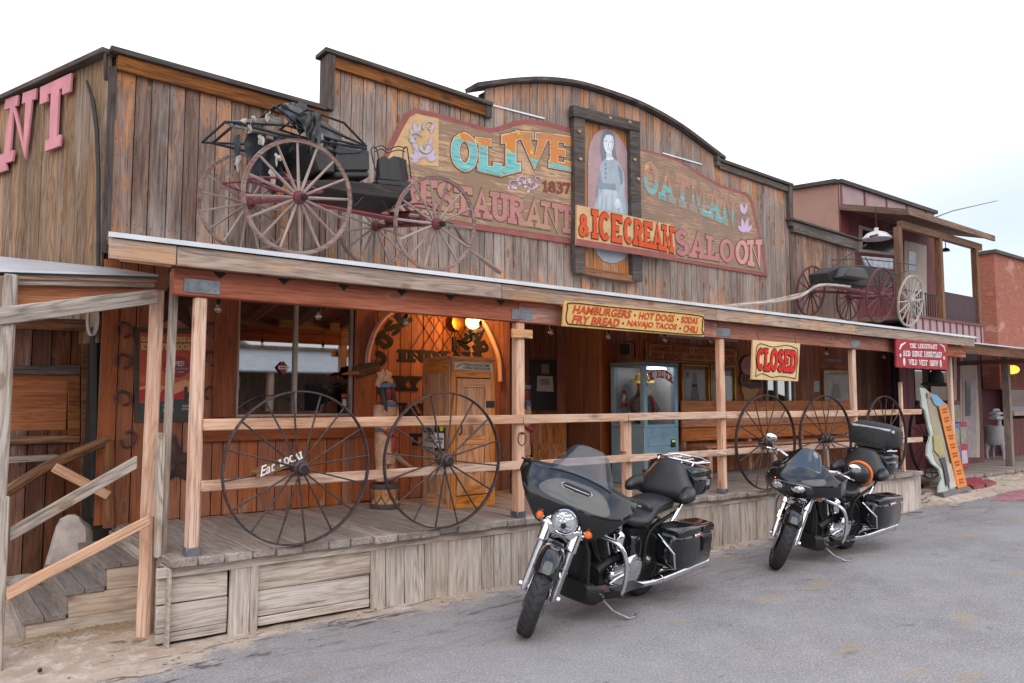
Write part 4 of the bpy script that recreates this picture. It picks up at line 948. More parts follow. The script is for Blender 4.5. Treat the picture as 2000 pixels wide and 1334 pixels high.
slab_text(mb,'RED',subq(.12,.4,.25,.6),NF,.2,0,0,.003);mb.build('lettering',wt,rs);mb=MB()
slab_text(mb,'RIDGE',subq(.29,.4,.48,.6),NF,.2,0,0,.003);mb.build('lettering',wt,rs);mb=MB()
slab_text(mb,'MOUNTAIN',subq(.52,.4,.88,.6),NF,.2,0,0,.003);mb.build('lettering',wt,rs);mb=MB()
slab_text(mb,'WILD',subq(.22,.1,.38,.3),NF,.2,0,0,.003);mb.build('lettering',wt,rs);mb=MB()
slab_text(mb,'WEST',subq(.42,.1,.58,.3),NF,.2,0,0,.003);mb.build('lettering',wt,rs);mb=MB()
slab_text(mb,'SHOW',subq(.63,.1,.8,.3),NF,.2,0,0,.003);mb.build('lettering',wt,rs);mb=MB()
for u,v in((.14,.2),(.86,.2)): mb.ball(bil(w,u,v),.05,10,6,(.7,.06,1.3))
for u,v in((.07,.42),(.93,.4)): mb.ball(bil(w,u,v),.03,8,5,(1,.1,1))
for u,s in((.08,1),(.92,-1)): mb.tube([bil(w,u-.03*s,.62),bil(w,u,.78),bil(w,u+.08*s,.88)],[.012,.018,.008],6)
mb.build('painted_marks',wt,rs)
# ---- wall decor on porch
HS=FP(YW-.035)
def horseshoe(px,py,rot,label,s=1):
    c=HS.at(px,py,.01);mb=MB();pts=[];rad=[]
    for i in range(19):
        a=R(-60+300*i/18+rot);r=1+.12*math.cos(2*(a-R(rot)))
        pts.append(c+V((.058*s*r*math.cos(a),0,.066*s*r*math.sin(a))));rad.append(.0115*s)
    mb.tube(pts,rad,8);tag(mb.build('horseshoe',M['rust']),label,'horseshoe','rusty horseshoes on the porch wall')
for px,py,rt,l in((242,645,-60,'rusty horseshoe, topmost in the column left of the poster'),(240,706,-50,'rusty horseshoe, second down left of the poster'),(240,778,-50,'rusty horseshoe, third down left of the poster'),(251,858,-150,'closed-looking rusty horseshoe, lowest left of the poster below the rail end'),
 (414,645,-50,'rusty horseshoe, topmost in the column between front post and window'),(412,701,-60,'rusty horseshoe, middle one between front post and window'),(412,768,-20,'rusty horseshoe, lowest one between front post and window')): horseshoe(px,py,-rt if False else rt+30,l)
def star(px,py,r,label,rot=0,mat=None):
    c=HS.at(px,py,.0);P=[]
    for k in range(10):
        a=R(90+36*k+rot);q=r if k%2==0 else r*.42;P.append(c+V((q*math.cos(a),-.004,q*math.sin(a))))
    mb=MB();n=len(P);mb.add([c+V((0,-.035,0))]+P+[p+V((0,.012,0)) for p in P],[[0,1+i,1+(i+1)%n] for i in range(n)]+[[1+i,1+n+i,1+n+(i+1)%n,1+(i+1)%n] for i in range(n)])
    tag(mb.build('metal_star',mat or M['rust'],ang=10),label,'star')
star(343,905,.27,'large dark rusty metal star low on the porch wall under the poster',4,plain('dark_star',H('#4c3836'),.7,.3,.3,8));star(341,592,.3,'dark metal star half hidden above the poster under the porch roof',0,plain('dark_red_star',H('#3d1d18'),.7,.2,.3,8))
ps=thing('poster','framed orange poster with desert sunset lettered ESCAPE ROOM','poster',tuple(HS.at(320,730)))
q=[(262,640),(386,643),(386,824),(262,826)];mb=board(MB(),HS,q,.02,0,.005);mb.build('frame',plain('bronze_frame',H('#4d453a'),.5,.4,.2,20,.3),ps,bevel=.004)
w=[HS.at(*p,.007) for p in((272,650),(380,652),(380,815),(272,817))]
def sq(u0,v0,u1,v1,h=0): return [p+NF*h for p in(bil(w,u0,v1),bil(w,u1,v1),bil(w,u1,v0),bil(w,u0,v0))]
def flat(par,n,c,pts,h,w=None):
    mb=MB();mb.prism([bil(w,u,v)+NF*h for u,v in pts],(0,.0008,0));return mb.build(n,plain(n+'_print',H(c),.45,0,.05,4),par)
fl=lambda n,c,pts,h:flat(ps,n,c,pts,h,w)
fl('poster_sheet','#b8492c',[(0,0),(1,0),(1,1),(0,1)],.001)
fl('sunset_band','#c2603a',[(0,.42),(.3,.38),(1,.44),(1,.52),(.5,.56),(0,.5)],.002)
fl('sun_glow','#d99a6c',[(0,.2),(1,.2),(1,.42),(.8,.45),(.5,.37),(.2,.4),(0,.36)],.003)
fl('mesa_far','#b3262f',[(0,.2),(0,.33),(.2,.36),(.28,.3),(.38,.3),(.4,.34),(.46,.33),(.5,.24),(.7,.3),(.82,.33),(.84,.3),(1,.3),(1,.2)],.004)
fl('sun_disc','#8f3340',[(.66+.25*math.cos(a*PI/12),.6+.13*math.sin(a*PI/12)) for a in range(24)],.0045)
fl('desert_floor','#39403f',[(0,0),(1,0),(1,.2),(.6,.22),(.2,.17),(0,.18)],.005)
fl('cactus','#27302c',[(.8,.18),(.8,.36),(.84,.37),(.86,.36),(.86,.28),(.9,.33),(.92,.33),(.92,.26),(.86,.22),(.86,.18)],.0065)
mb=MB();slab_text(mb,'OATMAN JAILBREAK',sq(.03,.9,.97,.96),NF,.25,0,.005,.0065);slab_text(mb,'ESCAPE ROOM',sq(.03,.8,.97,.88),NF,.3,0,.005,.0065);mb.build('title_lettering',plain('poster_yellow',H('#cdb27a'),.5),ps)
mb=MB();slab_text(mb,'OPEN',sq(.55,.61,.8,.67),NF,.28,0,.006,.0075);mb.build('poster_word',plain('poster_cream',H('#c8beb4'),.5),ps);mb=MB();font_text(mb,'SUNDAY - SATURDAY',sq(.44,.57,.88,.59),NF,0,.0075);font_text(mb,'9AM - 5PM',sq(.54,.53,.78,.55),NF,0,.0075);mb.build('poster_word',plain('poster_cream2',H('#c8beb4'),.5),ps);mb=MB();font_text(mb,'WELCOME',sq(.4,.13,.58,.155),NF,0,.0075,.01);dashes(mb,sq(.4,.07,.62,.11),NF,2,.0075);font_text(mb,'OATMAN\nJAILBREAK',sq(.75,.08,.98,.15),NF,0,.0075,.01);mb.build('small_lettering',plain('poster_white',H('#c8beb4'),.5),ps)
# INDIAN wall lettering (painted on the wall)
dk=signpaint('dark_wall_paint',H('#1f1d18'),H('#5a3018'),.2)
G_=FP(YW-.03);S=G_
wl=thing('wall_lettering','large dark painted words INDIAN FRY on the porch wall behind the pine cabinet','lettering',tuple(G_.at(850,700)))
def wd(text,q,t=.3,rot=None): mb=MB();slab_text(mb,text,[G_.at(x,y) for x,y in q],NF,t,0,0,.004);mb.build('word',dk,wl)
wd('INDIAN',[(779,682),(935,688),(935,710),(779,706)]);wd('FRY',[(750,733),(820,735),(820,764),(750,762)]);wd('NAVAJO',[(768,786),(905,790),(905,815),(768,813)]);wd('TACOS',[(802,846),(905,848),(905,872),(802,870)])
for ch,cx_,cy_,s,rt in(('O',738,700,34,62),('U',752,666,32,55),('S',768,640,30,45),('E',788,622,28,35),('L',912,668,26,-38),('A',935,655,30,-45),('R',940,680,28,-55),('B',0,0,0,0)):
    if not s: continue
    c=math.cos(R(rt));s_=math.sin(R(rt));q=[]
    for a,b in((-.4,-.5),(.4,-.5),(.4,.5),(-.4,.5)): q.append((cx_+s*(a*c+b*s_),cy_+s*(-a*s_+b*c)))
    wd(ch,q)
mb=MB()
for a in range(5):
    x=798+a*20
    mb.tube([G_.at(x,592,.004),G_.at(x+62,690,.004)],.0035,4);mb.tube([G_.at(x+62,592,.004),G_.at(x,690,.004)],.0035,4)
mb.build('lattice_lines',dk,wl)
S=S0
ab=thing('arched_branch','peeled branches bent into an arch over the painted wall lettering','branch arch',tuple(G_.at(720,720)))
mb=MB();P_=FP(YW-.1);mb.tube([P_.at(*p) for p in cr([(717,722),(720,685),(735,642),(760,612),(795,594),(812,588)],4)],[.03]*21,8);mb.build('left_branch',M['post'],ab)
mb=MB();mb.tube([P_.at(*p) for p in cr([(930,612),(950,640),(966,675),(975,705),(977,745)],4)],[.028]*17,8);mb.build('right_branch',M['post'],ab)
mb=MB();mb.tube([P_.at(*p) for p in cr([(765,880),(790,905),(820,920)],4)],[.03,.03,.028,.026,.025,.02,.018,.015,.01],8);tag(mb.build('driftwood',M['greyb']),'curved grey driftwood branch behind the carved figure','branch')
# lamp
lm=thing('wall_lamp','lit yellow glass globe lamp on a black wall bracket above the pine cabinet','lamp',tuple(P_.at(924,640)))
lc=FP(7.35).at(924,629);gm=N('lamp_globe');gm.set(Base_Color=H('#ffcf70'),Emission_Color=(1,.5,.12,1),Emission_Strength=6,Roughness=.3)
mb=MB();mb.ball(lc,.088,20,12,(1,1,.92));mb.build('globe',gm.m,lm)
mb=MB();mb.ball(lc+V((0,-.0,0)),.035,12,8);
mb=MB();mb.lathe([(.05,-.13),(.055,-.09),(.03,-.085),(.02,-.15),(.02,-.22)],lc,(0,0,1),14);mb.tube([lc+V((0,0,-.2)),lc+V((-.02,.1,-.24)),lc+V((-.02,.28,-.2))],.014,8);mb.box(lc.x-.11,lc.x-.06,7.6,7.63,lc.z-.32,lc.z-.16);mb.build('bracket',M['black'],lm)
mb=MB();mb.lathe([(.0,0),(.085,0),(.09,.02),(.0,.03)],lc+V((-.08,.2,.0)),(0,-1,0),20);mb.build('back_disc',plain('brass_disc',H('#8a5a20'),.35,.8),lm)
pl_=bpy.data.lights.new('lamp_glow','POINT');pl_.energy=32;pl_.color=(1,.55,.18);pl_.shadow_soft_size=.09;lo=bpy.data.objects.new('lamp_glow',pl_);COL.objects.link(lo);lo.location=lc+V((0,-.11,0))
# direction sign
ds=thing('direction_sign','small dark board with script lettering and a pointing carved hand beside the window','sign',tuple(FP(7.5).at(715,722)))
PD=FP(7.5);mb=board(MB(),PD,[(690,716),(740,704),(743,726),(698,740),(688,728)],.02);mb.build('board',plain('dark_green_board',H('#2f2c24'),.6),ds,bevel=.003)
mb=MB();w_=[PD.at(*p,.002) for p in((695,718),(738,708),(740,724),(698,735))];font_text(mb,'Restrooms',w_,NF,0,.004,.01,.3);mb.build('lettering',plain('bronze_lettering',H('#7a4a2c'),.5),ds)
mb=MB();mb.tube([PD.at(700,729,.0),PD.at(682,729,.0),PD.at(668,731,.0)],[.022,.02,.008],8);mb.build('pointing_hand',plain('hand_paint',H('#a8643c'),.6),ds)
# window stickers
c=FP(YW-.03).at(553,718);mb=MB();mb.prism([c+V((a,0,b)) for a,b in((-.062,0),(0,-.07),(.062,0),(0,.07))],(0,.002,0));d=mb.build('window_sticker',plain('sticker_red',H('#8f2a28'),.5));tag(d,'small red and white diamond sticker on the left window pane','sticker')
mb=MB();mb.box(c.x-.05,c.x+.05,c.y-.002,c.y-.0005,c.z-.018,c.z+.018);k=mb.build('sticker_band',wt,d);mb=MB();dashes(mb,[c+V((-.04,-.002,.01)),c+V((.04,-.002,.01)),c+V((.04,-.002,-.01)),c+V((-.04,-.002,-.01))],NF,1,.001);mb.build('sticker_lettering',blk,k)
sgn=thing('door_decal','tall dark decal with orange top low in the right window pane','decal',tuple(FP(YW-.035).at(672,785)))
w=[FP(YW-.035).at(*p) for p in((666,768),(679,768),(679,806),(666,806))];flat(sgn,'decal_sheet','#24262a',[(0,0),(1,0),(1,1),(0,1)],.0,w);flat(sgn,'decal_top','#b8502a',[(.1,.8),(.9,.8),(.9,.95),(.1,.95)],.002,w);flat(sgn,'decal_figure','#c4c2bd',[(.2,.35),(.8,.35),(.75,.7),(.25,.7)],.002,w)
# eat local board
el=thing('wheel_sign','brown swallow-tailed board lettered Eat LOCAL in white on the first iron wheel','sign',tuple(FP(5.55).at(540,910)))
PE=FP(5.60);mb=board(MB(),PE,[(484,920),(590,884),(600,900),(499,936),(503,925)],.015);mb.build('board',wood('brown_sign_board',H('#7a5c40'),H('#553e2c'),None,knot=0),el,bevel=.002)
mb=MB();w_=[PE.at(*p,.001) for p in((506,912),(536,900),(538,918),(508,932))];font_text(mb,'Eat',w_,NF,0,.004,.015,.3);w_=[PE.at(*p,.001) for p in((544,898),(592,880),(595,894),(547,912))];slab_text(mb,'LOCAL',w_,NF,.24,0,.001,.003);mb.build('lettering',wt,el)
# bulbs on a wire
bl=[(426,600),(622,614),(793,627),(938,640),(1076,646),(1188,655),(1298,661),(1388,664),(1614,688),(1726,695)]
bd=['hanging clear bulb between the first post and the window','hanging clear bulb in front of the right window pane','hanging clear bulb beside the branch arch','hanging clear bulb right next to the lit globe lamp','hanging clear bulb just right of the second porch post','hanging clear bulb under the left half of the hamburger board','hanging clear bulb under the right half of the hamburger board','hanging clear bulb left of the third porch post','hanging clear bulb right of the closed sign','hanging clear bulb left of the red hanging sign']
sock=None
for (x,y),l in zip(bl,bd):
    c=U(x,y,Y=5.9)
    t=thing('hanging_bulb',l,'light bulb',tuple(c),'clear bulbs strung under the porch roof')
    mb=MB();mb.lathe([(.0,-.048),(.018,-.043),(.027,-.025),(.026,-.008),(.014,.015),(.013,.03)],c,(0,0,1),12);mb.build('glass_bulb',M['bulb'],t)
    mb=MB();mb.lathe([(.017,.02),(.019,.05),(.012,.065),(.004,.07)],c,(0,0,1),10);mb.tube([c+V((0,0,.06)),c+V((0,0,max(.1,2.6-c.z)))],.004,5);mb.build('socket',M['black'],t)
    mb=MB();mb.tube([c+V((-.006,0,-.02)),c+V((-.003,0,.01))],.0025,5);mb.tube([c+V((.006,0,-.02)),c+V((.003,0,.01))],.0025,5);mb.build('filament',plain('filament',H('#c8a070'),.4),t)
mb=MB();P0=[U(x,y,Y=5.9)+V((0,0,0)) for x,y in bl];z=2.56
for a,b in zip(P0,P0[1:]): mb.tube([V((a.x+(b.x-a.x)*k/8,5.9,z-.03*math.sin(PI*k/8))) for k in range(9)],.004,5)
tag(mb.build('bulb_wire',M['black']),'thin black wire looping along under the porch roof between bulbs','wire')
# ================================================================ wheels
def wheel_proto(name,Rr,kind,nsp=16,y=0):
    """returns root mesh 'wheel' with hub and spokes as children; local, axis Y"""
    par=None
    if kind=='iron': rm=M['iron'];sm=M['iron'];hm=M['iron']
    else: rm=M['felloe'];sm=M['spoke'];hm=M['wheelred']
    mb=MB()
    pr=[]
    if kind=='iron': w,t=.042,.012
    else: w,t=.028,.025
    n=64;vs=[];
    for k in range(n):
        a=2*PI*k/n
        for rr,yy in((Rr,-w/2),(Rr,w/2),(Rr-t,w/2),(Rr-t,-w/2)): vs.append((rr*math.cos(a),yy,rr*math.sin(a)))
    mb.add(vs,[[k*4+q,k*4+(q+1)%4,((k+1)%n)*4+(q+1)%4,((k+1)%n)*4+q] for k in range(n) for q in range(4)])
    if kind!='iron':
        vs=[]
        for k in range(n):
            a=2*PI*k/n
            for rr,yy in((Rr+.006,-w/2-.001),(Rr+.006,w/2+.001),(Rr+.0,w/2+.001),(Rr+.0,-w/2-.001)): vs.append((rr*math.cos(a),yy,rr*math.sin(a)))
        mb.add(vs,[[k*4+q,k*4+(q+1)%4,((k+1)%n)*4+(q+1)%4,((k+1)%n)*4+q] for k in range(n) for q in range(4)])
    root=mb.build(name,rm,None,bevel=.003)
    mb=MB()
    if kind=='iron': mb.lathe([(.03,-.1),(.042,-.09),(.045,-.05),(.06,-.04),(.06,-.02),(.045,0),(.06,.02),(.06,.04),(.045,.05),(.04,.1)],(0,0,0),(0,1,0),20)
    else: mb.lathe([(.02,-.1),(.03,-.1),(.034,-.06),(.05,-.04),(.058,0),(.05,.04),(.036,.07),(.03,.08)],(0,0,0),(0,1,0),20)
    mb.build('hub',hm,root)
    if kind!='iron': mb=MB();mb.lathe([(.012,-.135),(.025,-.132),(.027,-.1),(.02,-.09)],(0,0,0),(0,1,0),12);mb.build('axle_nut',M['black'],root)
    else: mb=MB();mb.lathe([(.0,-.1005),(.026,-.102),(.028,-.09)],(0,0,0),(0,1,0),12);mb.build('hub_bore',M['backing'],root)
    for k in range(nsp):
        a=2*PI*(k+.3)/nsp;d=V((math.cos(a),0,math.sin(a)));mb=MB()
        yo=(-.03 if k%2 else .03) if kind=='iron' else 0
        if kind=='iron': mb.tube([d*.045+V((0,yo,0)),d*(Rr-t)+V((0,0,0))],.0075,6)
        else: mb.tube([d*.045,d*.1,d*.25,d*(Rr-t+.004)],[.0135,.014,.0115,.010],8)
        mb.build('spoke',sm,root)
    return root
M['iron']=plain('wheel_iron',H('#4b4040'),.6,.5,.35,30,.4)
M['felloe']=wood('felloe_wood',H('#978279'),H('#66433e'),H('#6e363a'),stain=.36,ring=.2,vary=.1,knot=0)
M['spoke']=wood('spoke_wood',H('#a4938b'),H('#7a625c'),H('#743c3c'),stain=.36,ring=.2,vary=.25,knot=0)
M['wheelred']=plain('wheel_red',H('#6b2a30'),.6,0,.3,12,worn=.35,wornc=H('#7d6a62'))
def copy_wheel(proto,loc,par=None,rot=(0,0,0)):
    c=copy_tree(proto);c.location=loc;c.rotation_euler=rot
    if par is not None: c.parent=par
    return c
ip=wheel_proto('iron_wheel',.578,'iron',16)
ws=[((585,913),'large iron wheel with a brown board on its spokes, leftmost on the porch rail'),((868,900),'large iron wheel fixed to the rail in front of the pine cabinet'),((1497,867),'large iron wheel on the rail below the closed sign'),((1614,866),'large iron wheel on the rail, second right of the closed sign'),((1732,864),'large iron wheel behind the rear case of the far motorcycle'),((1815,864),'large iron wheel partly hidden behind the tall painted cutout')]
for i,((x,y),l) in enumerate(ws):
    c=U(x,y,Y=5.62 if i<5 else 6.62);c.z=DK+.583 if i<5 else .99
    o=ip if i==0 else copy_tree(ip);o.location=c;o.rotation_euler=(R(1.5),R(37*i),R(rv(2)));tag(o,l,'wheel','iron wheels along the porch rail')
    if i==5: o.scale=(1.25,1.25,1.25)
# ================================================================ buggy
def WX(o):
    """world matrix of an empty"""
    return o.matrix_basis
ang=math.atan(.17)
bg=thing('horse_buggy','old black horse buggy with red-spoked wheels and tattered folding top on the porch roof','carriage',(2.39,5.95,2.855),None,(ang,0,0))
wr=wheel_proto('wheel',.455,'wood',16);wf=wheel_proto('wheel',.425,'wood',14)
def put(par,proto,x,y,z,first=False,rot=0):
    o=proto if first else copy_tree(proto);o.parent=par;o.location=(x,y,z);o.rotation_euler=(0,rot,0);return o
put(bg,wr,0,.0,.465,True);put(bg,wr,0.02,1.27,.465,rot=.2);put(bg,wf,1.30,.0,.435,True,.1);put(bg,wf,1.35,1.27,.435,rot=.3)
bk=wood('black_worn_wood',H('#3a3434'),H('#1c1818'),H('#5a5048'),stain=.3,ring=.3,vary=.2,knot=0,rough=.6);leather=plain('black_leather',(.018,.017,.018),.42,0,.3,14,.4,worn=.06,wornc=H('#8a8580'));wornc_=plain('torn_cloth',H('#33373f'),.85,0,.4,10,.5,worn=.15,wornc=H('#8f8a84'))
B=WX(bg)
def L(x,y,z): return B@V((x,y,z))
NY,FY=.32,.95
def bprism(pts,y0,y1,mb): mb.prism([U(x,y,Y=5.95+y0) for x,y in pts],(0,y1-y0,0));return mb
mb=MB();bprism([(600,352),(662,350),(802,366),(806,392),(700,380),(602,362)],NY,FY,mb);mb.build('body_box',bk,bg,bevel=.01)
mb=MB();bprism([(655,289),(722,293),(722,333),(657,333)],NY,NY+.06,mb);mb.build('seat_side',leather,bg,bevel=.012);mb=MB();bprism([(655,283),(700,290),(700,330),(655,330)],FY-.06,FY,mb);mb.build('seat_side',leather,bg,bevel=.012)
mb=MB();a=[U(x,y,Y=5.95+NY) for x,y in((655,333),(722,333),(722,347),(655,347))];mb.prism(a,(0,FY-NY,0));mb.build('seat_cushion',leather,bg,bevel=.02)
mb=MB();bprism([(600,270),(655,289),(657,340),(620,335)],NY+.02,FY-.02,mb);mb.build('seat_back',leather,bg,bevel=.02)
mb=MB();bprism([(738,350),(742,308),(752,302),(760,310),(770,304),(782,306),(795,312),(796,330),(800,350),(790,356)],.45,.52,mb);mb.build('front_seat_back',leather,bg,bevel=.01)
mb=MB();bprism([(738,350),(802,355),(802,366),(738,360)],.4,.9,mb);mb.build('front_seat',leather,bg,bevel=.01)
mb=MB()
for yy in(.42,.9):
    mb=MB();mb.tube([U(x,y,Y=5.95+yy) for x,y in cr([(738,350),(728,310),(725,292),(731,287),(738,300),(742,345)],4)],.006,6)
    mb.build('seat_rail',M['black'],bg);mb=MB();mb.tube([U(x,y,Y=5.95+yy) for x,y in cr([(797,352),(788,315),(788,292),(794,287),(797,300),(803,350)],4)],.006,6);mb.build('seat_rail',M['black'],bg)
mb=MB();mb.tube([U(x,y,Y=6.37) for x,y in cr([(731,290),(745,284),(757,292),(768,288),(780,286),(792,290)],4)],.005,6);mb.build('seat_rail',M['black'],bg)
mb=MB();mb.tube([U(x,y+7,Y=6.37) for x,y in cr([(731,290),(745,284),(757,292),(768,288),(780,286),(792,290)],4)],.005,6);mb.build('seat_rail',M['black'],bg)
# running gear
red=M['wheelred']
mb=MB()
mb.tube([L(0,-.06,.465),L(0,1.3,.465)],.022,8);mb.build('rear_axle',red,bg)
mb=MB();mb.tube([L(1.30,-.06,.435),L(1.35,1.3,.435)],.022,8);mb.beam(L(1.31,.25,.5),L(1.34,1.0,.5),.06,.09);mb.build('front_axle',red,bg)
mb=MB();mb.tube([L(0,.63,.48),L(.6,.63,.50),L(1.35,.63,.47)],[.022,.026,.03],8);mb.build('reach_pole',red,bg)
mb=MB();mb.tube([L(-.0,.35,.47),L(1.32,.33,.45)],.014,6);mb.build('reach_pole',red,bg)
for yy in(.3,.95):
    for cx_,half in((0,.33),(1.32,.2)):
        mb=MB()
        for s in(1,-1):
            mb.tube([L(cx_-half+2*half*k/10,yy,.52+.055+s*.055*math.sin(PI*k/10)) for k in range(11)],.011,6)
        mb.build('leaf_spring',red,bg)
mb=MB();mb.tube([L(1.3,.3,.56),L(1.33,.95,.56)],.012,6);mb.tube([L(.62,.4,.6),L(.68,.4,.51)],.008,6);mb.tube([L(.75,.4,.6),L(.68,.4,.51)],.008,6);mb.tube([L(.95,.4,.6),L(1.02,.4,.51)],.008,6);mb.tube([L(1.1,.4,.6),L(1.02,.4,.51)],.008,6);mb.build('spring_bar',M['black'],bg)
# shafts
for dy,k in((.0,0),(.45,1)):
    mb=MB();P0=[U(x,y,Y=6.15+dy) for x,y in cr([(800,420),(855,428),(885,438),(905,470),(940,505),(976,533)],4)];mb.tube(P0,[.017]*10+[.02]*(len(P0)-10),8);mb.build('shaft',M['felloe'],bg)
mb=MB();a=U(860,438,Y=5.98);b=U(978,532,Y=6.1);mb.tube([a,(a+b)/2+V((0,0,-.02)),b],.017,8);mb.build('shaft',M['felloe'],bg)
mb=MB();a=U(956,537,Y=5.95);a.z=roofz(a.y)+.03;b=U(1075,548,Y=5.95);b.z=roofz(5.95)+.03;mb.tube([a,b],[.012,.02],8);tag(mb.build('loose_shaft',M['felloe']),'loose shaft pole lying flat on the porch roof right of the big buggy','pole')
# folding top
mb=MB()
def bow(pts,y0,y1,r=.011):
    A=[U(x,y,Y=5.95+y0) for x,y in pts];off=V((0,y1-y0,0));mb.tube(A,r,6);mb.tube([p+off+V((0,0,(y1-y0)*.0)) for p in A],r,6);mb.tube([A[-1],A[-1]+off],r,6)
bow([(716,286),(640,252),(560,212),(548,203)],NY,FY);bow([(716,288),(650,272),(560,245),(440,238)],NY,FY);bow([(716,291),(640,278),(545,262),(462,240)],NY,FY,.013)
bow([(716,286),(672,240),(600,214)],NY,FY);bow([(618,272),(560,225),(536,208)],NY,FY,.009)
mb.tube([U(x,y,Y=5.95+NY) for x,y in((716,284),(702,298),(664,300),(640,292))],.009,6)
mb.build('top_bows',plain('bow_iron',H('#22252c'),.5,.3,.5,20,worn=.2,wornc=H('#9a958f')),bg)
mb=MB();bprism([(440,236),(550,228),(556,240),(462,250)],NY+.05,NY+.09,mb);bprism([(462,240),(548,258),(545,266),(458,247)],NY,NY+.04,mb);mb.build('top_slats',wood('weathered_slat',H('#8d8682'),H('#5c5654'),None,knot=0),bg)
def cloth(name,px,y0,y1,mat,nu=10,nv=8,amp=.035,seed=1,tear=True):
    """px: quad TL,TR,BR,BL (TL/TR at y0.. back edge at y1)"""
    random.seed(seed);q=[U(*p[:2],Y=5.95+p[2]) for p in px];mb=MB();N_=[[V((rv(amp),rv(amp),rv(amp))) for i in range(nu+1)] for j in range(nv+1)]
    def f(u,v):
        i,j=round(u*nu),round(v*nv);p=bil(q,u,1-v)+N_[j][i]+V((0,amp*1.3*math.sin(u*13+v*5),0))
        if tear and j==nv: p+=V((0,0,random.uniform(-.1,.05)))
        return p
    mb.grid(f,nu,nv);o=mb.build(name,mat,bg,solid=.006,sub=1)
    return o
cloth('top_cloth',[(540,205,.3),(600,201,.95),(640,265,.9),(575,255,.3)],0,0,leather,seed=2)
cloth('top_cloth',[(585,215,.28),(630,222,.3),(622,292,.25),(600,280,.28)],0,0,leather,8,8,.03,seed=3)
cloth('top_cloth',[(555,200,.4),(590,200,.9),(680,270,.95),(640,280,.4)],0,0,leather,seed=4)
cloth('top_cloth',[(530,262,.85),(660,270,.95),(650,345,.98),(545,330,.9)],0,0,leather,seed=5,amp=.03)
cloth('hanging_rag',[(478,258,.35),(520,262,.5),(500,350,.6),(488,340,.4)],0,0,wornc_,5,8,.03,seed=6)
cloth('hanging_rag',[(500,262,.7),(560,272,.85),(548,375,.9),(512,350,.8)],0,0,wornc_,6,8,.03,seed=7)
pale=plain('pale_rag',H('#b8ada4'),.9,0,.2,20)
cloth('hanging_rag',[(460,262,.3),(470,262,.34),(466,328,.36),(457,325,.3)],0,0,wornc_,3,8,.012,seed=8)
cloth('hanging_rag',[(460,305,.3),(472,303,.34),(466,328,.36),(455,326,.3)],0,0,pale,3,5,.01,seed=9)
for k,(x,y) in enumerate(((474,232),(492,228),(520,216),(485,244),(505,262),(540,300),(622,262),(530,330))):
    cloth('frayed_strip',[(x,y,.3),(x+9,y+3,.33),(x+7,y+20,.35),(x-2,y+17,.32)],0,0,pale,3,4,.02,seed=20+k)
random.seed(31)
# ================================================================ second carriage
cg=thing('wagon_gear','small black carriage with red wheels standing at the far end of the porch roof','carriage',(11.87,6.0,2.90),None,(ang,0,0));B=WX(cg)
wc=copy_tree(wf);wc.parent=None
import itertools
redm=M['wheelred'];pw=plain('whitewashed_wheel',H('#a39b96'),.8,0,.2,12)
def recolor(o,m):
    o.data=o.data.copy();o.data.materials.clear();o.data.materials.append(m)
    for c in o.children: recolor(c,m)
recolor(wc,plain('dark_red_wheel',H('#5a2a30'),.6,0,.3,12,worn=.1,wornc=H('#7d6a62')))
put(cg,wc,0,0,.44,True);w3=put(cg,wc,1.21,0.1,.44);put(cg,wc,.1,1.25,.44);put(cg,wc,1.35,1.25,.44)
recolor(w3,pw);w3['label']='whitewashed wheel'
mb=MB()
for y0,y1,P_ in((.4,.75,[(1618,532),(1640,520),(1690,518),(1752,532),(1745,556),(1700,560),(1622,550)]),): mb.prism([U(x,y,Y=6.0+y0) for x,y in P_],(0,y1-y0,0))
mb.build('body_box',bk,cg,bevel=.01)
mb=MB();mb.prism([U(x,y,Y=6.2) for x,y in((1648,540),(1662,520),(1690,524),(1700,545))],(0,.6,0));mb.build('seat',leather,cg,bevel=.02)
mb=MB();mb.prism([U(x,y,Y=6.6) for x,y in((1685,500),(1745,505),(1745,526),(1690,520))],(0,.04,0));mb.build('seat_back',plain('grey_cloth',H('#8a8c94'),.7,0,.3,8),cg,bevel=.01)
mb=MB()
for pts in([(1617,530),(1650,503),(1692,478)],[(1625,508),(1680,505),(1750,512),(1788,518)],[(1690,503),(1700,520),(1750,535),(1770,530)]):
    for dy in(.2,.9): mb.tube([U(x,y,Y=6.0+dy) for x,y in pts],.009,6)
mb.build('rails',M['black'],cg)
mb=MB();mb.tube([L(0,-.05,.44),L(.1,1.3,.44)],.022,8);mb.build('rear_axle',redm,cg);mb=MB();mb.tube([L(1.21,0,.44),L(1.35,1.3,.44)],.022,8);mb.build('front_axle',redm,cg)
mb=MB();mb.tube([L(-.6,.55,.5),L(.3,.6,.5),L(1.3,.6,.46)],.025,8);mb.build('reach_pole',redm,cg)
mb=MB();mb.tube([L(-.7,.35,.5),L(.8,.35,.47)],.018,8);mb.build('reach_pole',redm,cg)
for yy,yo in((.25,0),(.9,0)):
    mb=MB();P0=[U(x,y,Y=6.0+yy) for x,y in cr([(1660,560),(1600,557),(1560,580),(1490,592),(1402,599)] if yy<.5 else [(1660,560),(1610,556),(1570,572),(1500,588),(1430,596)],4)];mb.tube(P0,.02,8);mb.build('shaft',M['greyb'],cg)
mb=MB();a=U(1520,610,Y=6.3)
for k in range(3): mb.box(10.1+.05*k,11.3,6.2+.12*k,6.3+.12*k,roofz(6.3)+.01+.02*k,roofz(6.3)+.035+.02*k,'x')
tag(mb.build('loose_boards',M['greyb']),'short stack of grey boards lying on the porch roof left of the small carriage','boards')
